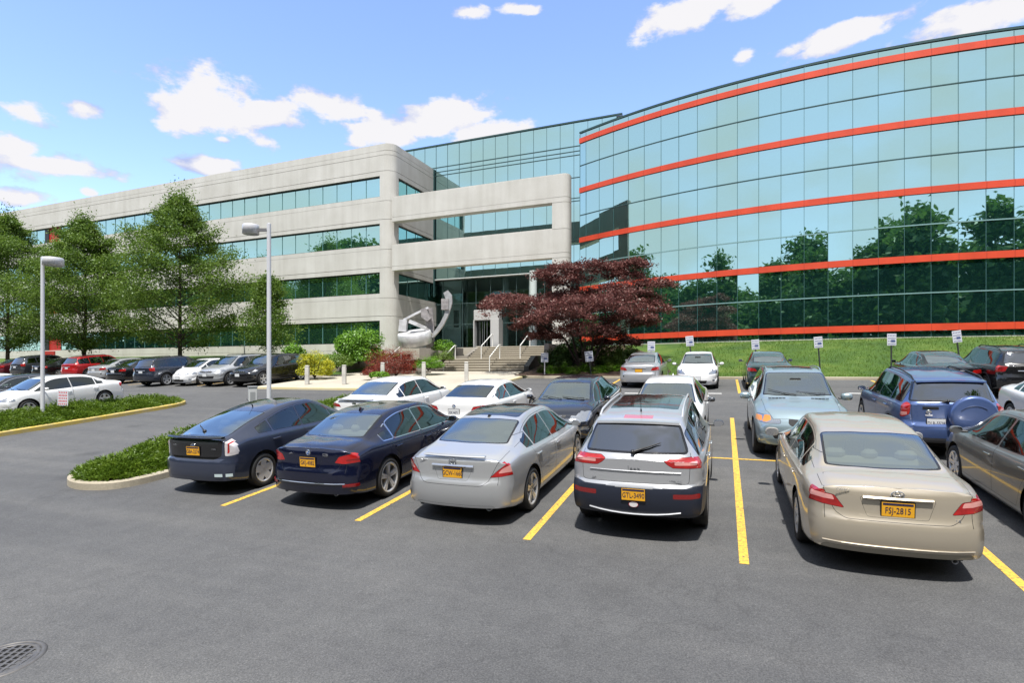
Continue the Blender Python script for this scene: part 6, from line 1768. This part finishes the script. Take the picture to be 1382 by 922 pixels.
# juniper beds
def juniper_bed(name, outline, hmax, n, label, kerbmat, soil=True, hs=1.0, seed=1, kl=None):
    bm_pts = spline(outline, 8, True)
    xs = [p[0] for p in bm_pts]; ys = [p[1] for p in bm_pts]
    k = strip('kerb', bm_pts, .16, .15, kerbmat, closed=True); k['kind'] = 'structure'
    sheet('planting_soil', bm_pts, MULCH, .05, 1.0)
    rg = np.random.default_rng(seed); inner = inset(bm_pts, .38)
    poly = np.array(inner)
    def dist(p):
        best = 1e9
        a = poly; b = np.roll(poly, -1, 0); ab = b-a; t = np.clip(((p-a)*ab).sum(1)/(ab**2).sum(1), 0, 1); return np.sqrt((((a+ab*t[:, None])-p)**2).sum(1)).min()
    # mounds of overlapping plants
    mounds = []; tries = 0
    while len(mounds) < n//300 and tries < 9000:
        tries += 1; p = (rg.uniform(min(xs), max(xs)), rg.uniform(min(ys), max(ys)))
        if pip(p, inner): mounds.append((p[0], p[1], min(1, .35+dist(np.array(p))*.7)*rg.uniform(.75, 1.15)))
    P = []; D = []
    for (x, y, e) in mounds:
        k = 300; R_ = rg.uniform(.45, .75); u = rg.uniform(0, 1, k)**.5; a = rg.uniform(0, 2*PI, k); rr = u*R_
        z = hmax*e*(1-.55*u**2)*rg.uniform(.55, 1.05, k); px_ = x+np.cos(a)*rr; py_ = y+np.sin(a)*rr
        P.append(np.stack([px_, py_, np.array([gz(i, j) for i, j in zip(px_, py_)])+.05+z], 1))
        D.append(np.stack([np.cos(a)*(.35+u), np.sin(a)*(.35+u), rg.uniform(.15, .9, k)], 1))
    P = np.concatenate(P); D = np.concatenate(D)+rg.normal(size=(len(P), 3))*.25; D /= np.linalg.norm(D, axis=1)[:, None]
    ok = np.array([pip((p[0], p[1]), bm_pts) for p in P]); P = P[ok]; D = D[ok]
    # feathery spray: three narrow quads along D
    Vs = []; 
    for s_ in range(4):
        b = rg.normal(size=P.shape); b -= D*(b*D).sum(1)[:, None]; b /= np.linalg.norm(b, axis=1)[:, None]
        dd = D+b*.5*(s_-1.5); L_ = .062*rg.uniform(.6, 1.4, len(P))[:, None]; W_ = .0105
        side = np.cross(dd, rg.normal(size=P.shape)); side /= np.linalg.norm(side, axis=1)[:, None]
        Vs.append(np.stack([P-side*W_, P+side*W_, P+dd*L_+side*W_*.4, P+dd*L_-side*W_*.4], 1))
    V = np.concatenate(Vs).reshape(-1, 3); Q = np.arange(len(V)).reshape(-1, 4)
    o = link(name, npmesh(name, V, Q, LF_JUN)); setp(o, label, 'ground cover', None, 'stuff'); return o
tA = gp(232, 550); xa = gp(150, 560).x
juniper_bed('juniper_bed', [(-21.2, 17.0), (-21.0, 15.0), (-20.9, 12.0), (-20.9, 9.0), (-20.9, 6.5), (-22.0, 5.6), (-23.5, 6.5), (-23.9, 10), (-23.9, 14), (-23.4, 17.2), (-22.2, 17.9)], .56, 62000, 'spreading bright green juniper in the island behind the left lamp post', YELK, seed=2)
tb = gp(92, 640)
juniper_bed('juniper_bed', [(-12.95, 8.3), (-12.45, 7.6), (-11.6, 7.4), (-10.95, 7.9), (-10.9, 10), (-10.9, 14), (-11.0, 17.2), (-12, 17.9), (-13.3, 17.4), (-13.6, 14), (-13.6, 10.5)], .62, 62000, 'spreading bright green juniper in the island left of the slate blue hatchback', CONCK, seed=3)

# trees on the far side of the lot, behind the eye: what the mirror glass shows
def back_tree_mesh(seed, h, w, n, leaf):
    rg = np.random.default_rng(seed); rd = random.Random(seed); m = MB(); P = []
    limb(m, (0, 0, -.5), (0, 0, h*.8), .35, .08, n=6, seg=7, rng=rd)
    for k in range(52):
        t = rd.random()**.8; z = h*(.10+.84*t); a = k*2.4; rad = w/2*math.sin(min(1, (1.12-t)*1.3)*PI/2)*rd.uniform(.35, 1)
        c = np.array([math.cos(a)*rad, math.sin(a)*rad, z]); limb(m, (0, 0, z*.7), tuple(c), .1, .03, n=3, seg=5, rng=rd)
        s = w*rd.uniform(.06, .10); P.append(rg.normal(size=(n//52, 3))*[s, s, s*.7]+c)
    return m.mesh('trunk', BARKD), np.concatenate(P), leaf
BT = []
for sd, h, w in ((1, 17, 11), (2, 15, 9), (3, 19, 9), (4, 13, 11)):
    tm_, P, lf = back_tree_mesh(sd, h, w, 17000, .26); V, Q = leaves(P, lf, aspect=.6)
    BT.append((tm_, npmesh('crown', V, Q, LF_BACK), h))
def back_tree(X, Y, k, s, i, lab):
    p = c2w(X, Y); t, c, h = BT[k]; r = empty('background_tree', (p.x, p.y, gz(p.x, p.y)), i*1.7, lab, 'tree', 'tall dark trees mirrored in the glass'); r.scale = (s*1.25, s*1.25, s)
    link('trunk', t, r); link('crown', c, r)
bt = []
_r = random.Random(21)
for i in range(40):
    f = i/39; ang = math.radians(-100+200*f)      # an arc of woodland round the back of the lot
    X = math.sin(ang)*(78+_r.uniform(-4, 8))+ (0 if i % 2 else 6*math.sin(ang)); Y = 8-math.cos(ang)*(34+_r.uniform(-3, 7))-(6 if i % 2 else 0)
    p_ = c2w(X, Y)
    if p_.y > 24: continue
    bt.append((X, Y, _r.randrange(4), _r.uniform(1.35, 1.75)))
bt += [(-98, 8, 0, 1.5), (-104, 18, 2, 1.4), (-102, 28, 1, 1.6), (-108, 38, 3, 1.6), (-112, 48, 0, 1.5), (-92, -2, 3, 1.5), (-116, 30, 0, 1.6)]
bt = [q for i, q in enumerate(bt) if not (-1.5 < q[0]-15.0 < 1.0)]
for i, q in enumerate(bt): back_tree(*q, i, 'tall dark leafy tree across the lot, seen only mirrored in the building glass')

# turf blades on the bank, thick enough to roughen the lawn's edge
def blades(name, label, x0, x1, n, zf, seed):
    rg = np.random.default_rng(seed); x = rg.uniform(x0, x1, n); y = 29.27+(rg.uniform(0, 1, n)**1.3)*14
    B = np.interp(x, [q[0] for q in ARCX], [q[1] for q in ARCX])-.4; ok = y < B; x = x[ok]; y = y[ok]
    if x0 > -12: k_ = ~((x < -2.8) & (y > 29)); x = x[k_]; y = y[k_]
    P = np.stack([x, y, np.array([zf(a, b) for a, b in zip(x, y)])-.01], 1); m_ = len(P)
    a = rg.uniform(0, 6.28, m_); w_ = np.stack([np.cos(a), np.sin(a), a*0], 1)*.012; h_ = rg.uniform(.05, .13, m_)[:, None]; t = rg.normal(size=(m_, 3))*[.35, .35, 0]+[0, 0, 1]
    V = np.stack([P-w_, P+w_, P+t*h_+w_*.3, P+t*h_-w_*.3], 1).reshape(-1, 3)
    o = link(name, npmesh(name, V, np.arange(4*m_).reshape(-1, 4), leafmat('turf_blades', (.07, .14, .012), (.11, .20, .018), (.19, .25, .04), .35, .6))); setp(o, label, 'grass', None, 'stuff')
blades('grass', 'mown green grass on the bank below the curved glass block', -10, 42, 52000, lawn_z, 4)
# ================================================================ street furniture
def lamp_post(px, y, ytop, side, label, hl=.62, hh=.27, r=.065):
    x = lawn_at(px, y); z = gz(x, y); d = w2p((x, y, 0))[2]; h = (HY-ytop)/F*d-z
    o = empty('lamp_post', (x, y, z), TH, label, 'lamp post')
    m = MB(); m.lathe([(r+.02, 0), (r, .4), (r-.008, h)], n=14); m.lathe([(r-.008, h), (.001, h+.03)], n=14); m.build('pole', WPOLE, o)
    m = MB(); m.lathe([(.16, -.05), (.16, .16), (.11, .2), (r, .22)], n=14); m.build('base_flange', mat('lamp_base_grey', (.3, .3, .3), .7), o)
    m = MB(); m.box((side*(.18), 0, h-.18), (.36 if side < 0 else .2, .06, .09)); m.build('arm', mat('lamp_arm', (.20, .20, .21), .5, .4), o)
    m = MB(); cx = side*(hl/2+(.30 if side < 0 else .06)); zc = h-.10-hh/2+.06
    prof = [(.001, hh/2+.015), (hl/2*.93, hh/2+.01), (hl/2, hh/2-.02), (hl/2, -hh/2), (hl/2-.015, -hh/2), (hl/2-.02, -hh/2+.05), (.001, -hh/2+.05)]
    m.lathe(prof, c=(cx, 0, zc), n=26); m.build('lamp_head', mat('lamp_head_paint', (.66, .66, .68), .35, .2), o)
    m = MB(); m.lathe([(hl/2-.03, -hh/2+.045), (.001, -hh/2+.02)], c=(cx, 0, zc), n=20); m.build('lens', mat('lamp_lens', (.5, .5, .48), .2), o)
    return o
lamp_post(57.5, 12.7, 347, 1, 'tall white lamp post rising from the juniper island at the left', .62, .26)
lamp_post(363, 12.86, 302, -1, 'tall white lamp post standing behind the slate blue hatchback', .46, .26)
# pedestal box
x = lawn_at(341, 12.2); d = w2p((x, 12.2, 0))[2]; z = gz(x, 12.2); h = (HY-522)/F*d-z
o = empty('utility_pedestal', (x, 12.2, z), TH+.6, 'grey white metal utility pedestal beside the right hand lamp post', 'utility box')
m = MB(); m.box((0, 0, h/2), (.20, .24, h), bev=.012); m.build('cabinet', mat('pedestal_grey', (.55, .56, .56), .5), o)
m = MB(); m.box((0, 0, h), (.23, .27, .03)); m.build('cap', mat('pedestal_cap', (.4, .41, .42), .5), o)
m = MB(); m.box((-.02, -.123, h*.55), (.13, .008, h*.7)); m.build('door', mat('pedestal_door', (.3, .31, .32), .5), o)
# bollards
def on_walk(px, py, extra=.12):
    return gp(px, py, extra)
BP = [(414.5, 519), (464.5, 519), (516.5, 514.5), (572, 514.5), (629.5, 515)]
bl = ['leftmost grey bollard on the walk, beside the golden shrub', 'white grey bollard on the walk below the narrow side steps', 'grey bollard before the red laceleaf shrub', 'bright white bollard before the curved planter wall\'s right end', 'grey bollard before the left end of the entrance steps']
for (px, py), lab in zip(BP, bl):
    p = on_walk(px, py); o = empty('bollard', (p.x, p.y, gz(p.x, p.y)+.12), TH, lab, 'bollard', 'bollards along the entrance walk'); h = 1.02
    m = MB(); m.box((0, 0, h*.45), (.20, .20, h*.9), bev=.02); m.build('post', mat('bollard_concrete', (.50, .49, .46), .8, var=.15, vscale=3), o)
    m = MB(); m.box((0, 0, h*.955), (.205, .205, h*.075), bev=.03); m.box((0, 0, h*.905), (.165, .165, .02)); m.build('cap', mat('bollard_concrete', (.50, .49, .46), .8), o)
# parking signs on the lawn
SIGNB = mat('sign_white', (.60, .62, .68), .5); SIGNT = mat('sign_ink', (.06, .09, .22), .6); SIGNP = mat('sign_post_dark', (.03, .035, .035), .6)
def sign(px, ytop, ybot, tilt, y, label, post=SIGNP, red=False, w=None, zf=lawn_z, grp='small white parking signs', lines=4):
    x = lawn_at(px, y); z = zf(x, y); d = w2p((x, y, 0))[2]; top = (HY-ytop)/F*d-z; hh = (ybot-ytop)/F*d; w = w or hh*.78
    o = empty('parking_sign', (x, y, z), TH, label, 'sign', grp); o.rotation_euler = (0, tilt, TH)
    m = MB(); m.box((0, .03, (top-.05)/2), (.055, .035, top-.02)); m.build('post', post, o)
    m = MB(); m.box((0, 0, top-hh/2), (w, .012, hh), bev=.005); pn = m.build('sign_plate', SIGNB, o)
    m = MB(); ink = SIGNT if not red else mat('sign_red', (.6, .03, .04), .6)
    rows_ = lines; 
    for k in range(rows_):
        zz = top-hh*(.16+.72*k/(rows_-1)) if rows_ > 1 else top-hh/2
        n = 5 if k % 2 == 0 else 6
        for q in range(n): m.box((-w*.34+w*.68*q/(n-1), -.0075, zz), (w*.085, .003, hh*.085))
    if not red: m.box((w*.12, -.008, top-hh*.62), (w*.42, .003, hh*.20))
    m.build('sign_lettering', ink, pn); return o
sl_ = [(879, 461, 474, .0, 'small white parking sign behind the silver sedan at the lawn'), (935.5, 453.5, 467, -.10, 'small white parking sign leaning left behind the white hatchback at the lawn'), (1022, 458.5, 472, -.06, 'small white parking sign above the dark green car'), (1108, 454.5, 469.5, -.08, 'white parking sign on a long dark post right of the pale blue suv'), (1203.5, 450.5, 466.5, 0, 'small white parking sign above the black sports sedan'), (1298.5, 446, 462, -.13, 'leaning white parking sign beside the black suv at the lawn')]
for (px, a, b, t, lab) in sl_: sign(px, a, b, t, 29.75, lab)
sign(735, 476.5, 489, 0, 29.9, 'small white sign on a white post left of the purple maple', mat('post_white', (.6, .6, .6), .5))
sign(798, 474, 488, -.12, 29.9, 'small tilted white sign before the purple maple trunk')
# hand-lettered red notice in the left island
p = gp(84, 566); x = lawn_at(84, 13.0)
sign(84, 526.5, 548, .03, 13.2, 'white notice with red lettering in the juniper island before the white sedan', SIGNP, True, .38, gz, None, 5)
# storm drain
p = gp(2, 893); o = empty('storm_drain', (p.x, p.y, gz(p.x, p.y)+.001), .25, 'round cast iron storm drain grate in the asphalt at the bottom left', 'drain grate'); R_ = .285
IRON = mat('cast_iron', (.13, .125, .12), .55, .4, var=.2, vscale=10)
m = MB(); m.lathe([(R_+.045, .0), (R_+.045, .012), (R_+.02, .016), (R_, .012), (R_, .0)], n=48); m.build('rim', IRON, o)
m = MB(); m.add([(R_*math.cos(a), R_*math.sin(a), .003) for a in np.linspace(0, 2*PI, 48)[:-1]], [tuple(range(47))]); m.build('pit', WELL, o)
m = MB()
for k in range(-4, 5):
    x_ = k*.071; l = math.sqrt(max(.001, R_*R_-x_*x_)); m.box((x_, 0, .007), (.030, 2*l, .008))
    if k < 4: pass
for k in range(-4, 5):
    y_ = k*.060; l = math.sqrt(max(.001, R_*R_-y_*y_)); m.box((0, y_+.001, .0072), (2*l, .013, .0078))
m.lathe([(R_, .003), (R_, .011), (R_-.04, .0112), (R_-.04, .003)], n=48)
g_ = m.build('grate', IRON, o); o.rotation_euler = (math.atan(SLOPE), 0, .35)
# white standpipe near the lawn wall
x = lawn_at(330, 38.4); o = empty('standpipe', (x, 38.4, lawn_l(x, 38.4)), 0, 'small pale pipe at the foot of the concrete wing', 'pipe')
m = MB(); m.tube([(0, 0, 0), (0, 0, .75), (-.12, -.1, .85), (-.3, -.15, .85)], .05, 8); m.build('pipe', mat('bollard_concrete', (.50, .49, .46), .8), o)

# ================================================================ steel sculpture
D_ = 39.0
def sp_(px, py, dd=0): return wp(px, py, D_+dd)
b = sp_(570, 470); sr = empty('steel_sculpture', tuple(b), 0, 'abstract brushed steel sculpture of a drum, posts and a sweeping ring arc on a pedestal', 'sculpture')
def S(px, py, dd=0): return tuple(sp_(px, py, dd)-b)
rt = c2w(1, 0); aw = c2w(0, 1)
# tilted drum
m = MB(); R3 = Matrix.Rotation(math.radians(16), 3, rt.normalized()) @ Matrix.Rotation(math.radians(-6), 3, aw.normalized())
m.lathe([(.001, -.44), (1.08, -.44), (1.13, -.40), (1.13, .36), (1.08, .40), (.30, .40), (.30, .30), (.001, .30)], c=S(560, 456, -.6), n=44, rot=R3); m.build('drum', STEEL, sr)
def ribbon(name, pts, w, t, mt, tw=None):
    """flat plate swept along a path"""
    m = MB(); n = len(pts); vs = []
    for i, p in enumerate(pts):
        a = Vector(pts[max(i-1, 0)]); c = Vector(pts[min(i+1, n-1)]); tt = (c-a).normalized(); sd = aw.normalized(); sd = (sd-tt*sd.dot(tt)).normalized(); nn = tt.cross(sd)
        ww = w[i] if isinstance(w, list) else w
        for (u, v) in ((-1, -1), (1, -1), (1, 1), (-1, 1)): vs.append(Vector(p)+nn*u*ww/2+sd*v*t/2)
    fs = [(i*4+q, i*4+(q+1) % 4, (i+1)*4+(q+1) % 4, (i+1)*4+q) for i in range(n-1) for q in range(4)]+[(0, 1, 2, 3), tuple(n*4-4+q for q in (3, 2, 1, 0))]
    m.add(vs, fs, 0, False); return m.build(name, mt, sr)
DSTEEL2 = mat('satin_steel', (.46, .46, .47), .4, .4, var=.2, vscale=4)
arc = [(583, 455), (590, 447), (597, 437), (602, 427), (605, 417), (606.5, 408), (605.5, 400), (602, 394)]
ribbon('ring_arc', [S(*q, .2) for q in arc], [.22, .24, .26, .26, .32, .42, .50, .36], .45, DSTEEL2)
m = MB(); m.box(S(601, 411, .1), (.50, .5, .75), rz=TH); m.build('arc_box', DSTEEL, sr)
ribbon('slab_post', [S(581, 470, .4), S(580.5, 440, .4), S(578, 416, .3)], [.55, .55, .62], .25, DSTEEL)
ribbon('curved_head', [S(572, 417, -.1), S(574, 426, -.1), S(580, 432, -.1)], [.35, .55, .35], .5, DSTEEL)
ribbon('upper_bar', [S(545, 432, -.3), S(560, 424, -.2), S(578, 415.5, 0)], .14, .2, STEEL)
ribbon('left_block', [S(543.5, 448, -.3), S(545, 432, -.3)], .52, .5, STEEL)
ribbon('middle_band', [S(553, 434, -.8), S(563, 438, -.9), S(574, 443, -.8), S(582, 452, -.4)], .24, .3, STEEL)

# ================================================================ parked cars
RXT = math.atan(SLOPE)
def place(sp, label, group, x, yn, face, lod, yaw=0.0):
    """yn: y of the end nearest the eye; face 1 = nose away (tail near), -1 = nose near"""
    y = yn+sp['L']/2*math.cos(RXT); z = gz(x, y)
    r = build_car({'car': 'parked_car', 'sedan': 'parked_sedan', 'suv': 'parked_suv'}.get(sp.get('cat'), 'parked_car') if sp.get('nm') is None else sp['nm'], sp, (x, y, z), 0, label, group, lod=lod)
    M = Matrix.Rotation(RXT, 4, 'X') @ Matrix.Rotation((0 if face > 0 else PI)+yaw, 4, 'Z')
    r.rotation_euler = M.to_euler(); return r
LD = globals().get('FORCE_LOD', None)
def lod(k): return k if LD is None else max(k, LD)
G1 = 'cars parked in the near row'; G2 = 'cars parked nose to nose behind the near row'; G3 = 'cars parked along the lawn'; G4 = 'cars parked along the concrete wing'; G5 = 'cars parked behind the left island'
mid = [(UL[k]+UL[k+1])/2 for k in range(len(UL)-1)]
def hb(sp, nm='parked_hatchback', cat='hatchback'): sp['nm'] = nm; sp['cat'] = cat; return sp
x0 = UL[0]-pit/2
place(hb(spec_hatch()), 'slate blue hatchback with black tail panel and orange plate, leftmost in the near row', G1, x0+.30, 7.6, 1, lod(0), .03)
place(spec_navy(), 'navy sedan with chrome window trim and red tail lights, beside the slate blue hatchback', G1, mid[0]+.27, 7.5, 1, lod(0), .0)
place(spec_maxima(), 'silver sedan with spoiler and dark glass roof between the navy sedan and silver suv', G1, mid[1]+.18, 7.5, 1, lod(0), -.01)
place(spec_cherokee(), 'silver suv with dark lower bumper, round sticker and rear wiper in the near row', G1, mid[2]+.03, 7.6, 1, lod(0), .0)
place(spec_beige(), 'champagne beige sedan with plate FSJ-2815, nearest the camera', G1, mid[3]+.17, 7.26, 1, lod(0), -.0)
place(spec_greysedan(), 'warm grey sedan cut by the right edge beside the beige sedan', G1, mid[4]+.2, 8.0, 1, lod(0), .0)
# second row
place(spec_whitesedan('spoiler'), 'white sedan with grey boot spoiler behind the navy sedan', G2, x0+.05, 12.8, 1, lod(1))
place(spec_whitesedan('coupe'), 'white coupe with tinted rear glass behind the silver sedan', G2, mid[0]+.2, 13.0, 1, lod(1))
place(spec_merc(), 'large blue black sedan facing the camera behind the silver sedan and suv', G2, mid[1]+.1, 12.75, -1, lod(1))
place(spec_whitesedan('front'), 'white sedan facing the camera right behind the silver suv', G2, mid[2]-.15, 12.9, -1, lod(1))
place(spec_x5(), 'pale ice blue suv with amber headlight corner facing the camera', G2, mid[3]-.10, 12.55, -1, lod(0))
place(spec_rav4(), 'blue suv with spare wheel cover on its tailgate', G2, mid[4]-.15, 13.35, 1, lod(0))
sp = far_sedan(P_WHITE, True); place(sp, 'white sedan cut by the right edge beside the blue suv', G2, mid[5]+.35, 13.6, -1, lod(2))
# lawn row
def pcar(sp, label, group, px, py, face, k, yaw=0, dx=0):
    g = gp(px, py); place(sp, label, group, g.x+dx, g.y, face, lod(k), yaw)
pcar(far_sedan(P_SILV2, True, PLATE, tl=[(.50, .78), (.58, .91), (.98, .95), (.98, .80)]), 'silver sedan with orange plate parked tail out beside the maple bed', G3, 862, 525, 1, 1)
pcar(hb(far_hatch(P_WHITE)), 'white hatchback facing the camera on the lawn row', G3, 940, 527, -1, 1)
pcar(far_sedan(P_GREEN, True, chrome_dlo=False), 'dark green car on the lawn row behind the pale blue suv', G3, 1040, 529, 1, 2)
pcar(far_sedan(P_BLACK, True, H=1.38, chrome_dlo=True), 'low black sports sedan with chrome window line behind the blue suv', G3, 1288, 536, 1, 1)
pcar(far_suv(P_BLACK, 'rear', dark=0), 'black suv on the lawn row at the right edge', G3, 1392, 541, 1, 1)
# wing row, right to left
pcar(far_suv(P_BLACK, 'front', L=4.82, W=1.94, H=1.76, R=.39), 'black suv with chrome barred grille facing the camera beside the entrance walk', G4, 321, 523.5, -1, 1)
pcar(far_suv(P_SILVER, 'front', dark=0), 'silver grey crossover facing the camera next to the black suv', G4, 277, 523, -1, 1)
pcar(hb(far_hatch(P_WHITE)), 'white hatchback facing the camera in the row along the wing', G4, 240, 522, -1, 1)
pcar(far_suv(P_DKBLUE, 'rear', H=1.60, dark=0), 'dark blue crossover parked tail out beside the white hatchback', G4, 190, 523, 1, 1)
pcar(far_sedan(P_BLACK, True, PLATEW), 'black sedan between the dark blue crossover and the silver sedan', G4, 152, 519, 1, 1)
pcar(far_sedan(P_SILVER, True, PLATEW), 'silver sedan between the black sedan and the red suv', G4, 126, 516, 1, 1)
pcar(far_suv(P_RED, 'rear', dark=0), 'bright red suv parked under the second tree', G4, 90, 514, 1, 1)
pcar(far_sedan(P_BLACK, True, PLATEW), 'black sedan left of the red suv', G4, 49, 512, 1, 2)
pcar(far_suv(P_DKGREY, 'rear', H=1.75), 'dark charcoal suv left behind the lamp post', G4, 20, 511, 1, 2)
pcar(far_sedan(P_MAROON, True, PLATEW), 'dark maroon sedan at the left edge of the wing row', G4, -8, 510, 1, 2)
# behind the left island
place(spec_whitesedan('bmw'), 'white sedan with tinted side windows behind the left juniper island', G5, -25.7, 12.7, -1, lod(1))
place(far_sedan(P_DKGREY, False, chrome_dlo=True), 'dark grey sedan with chrome window line behind the white sedan at left', G5, -28.5, 12.9, -1, lod(1))
place(far_sedan(P_WHITE, False), 'white sedan at the far left edge behind the dark grey sedan', G5, -31.3, 13.0, -1, lod(2))
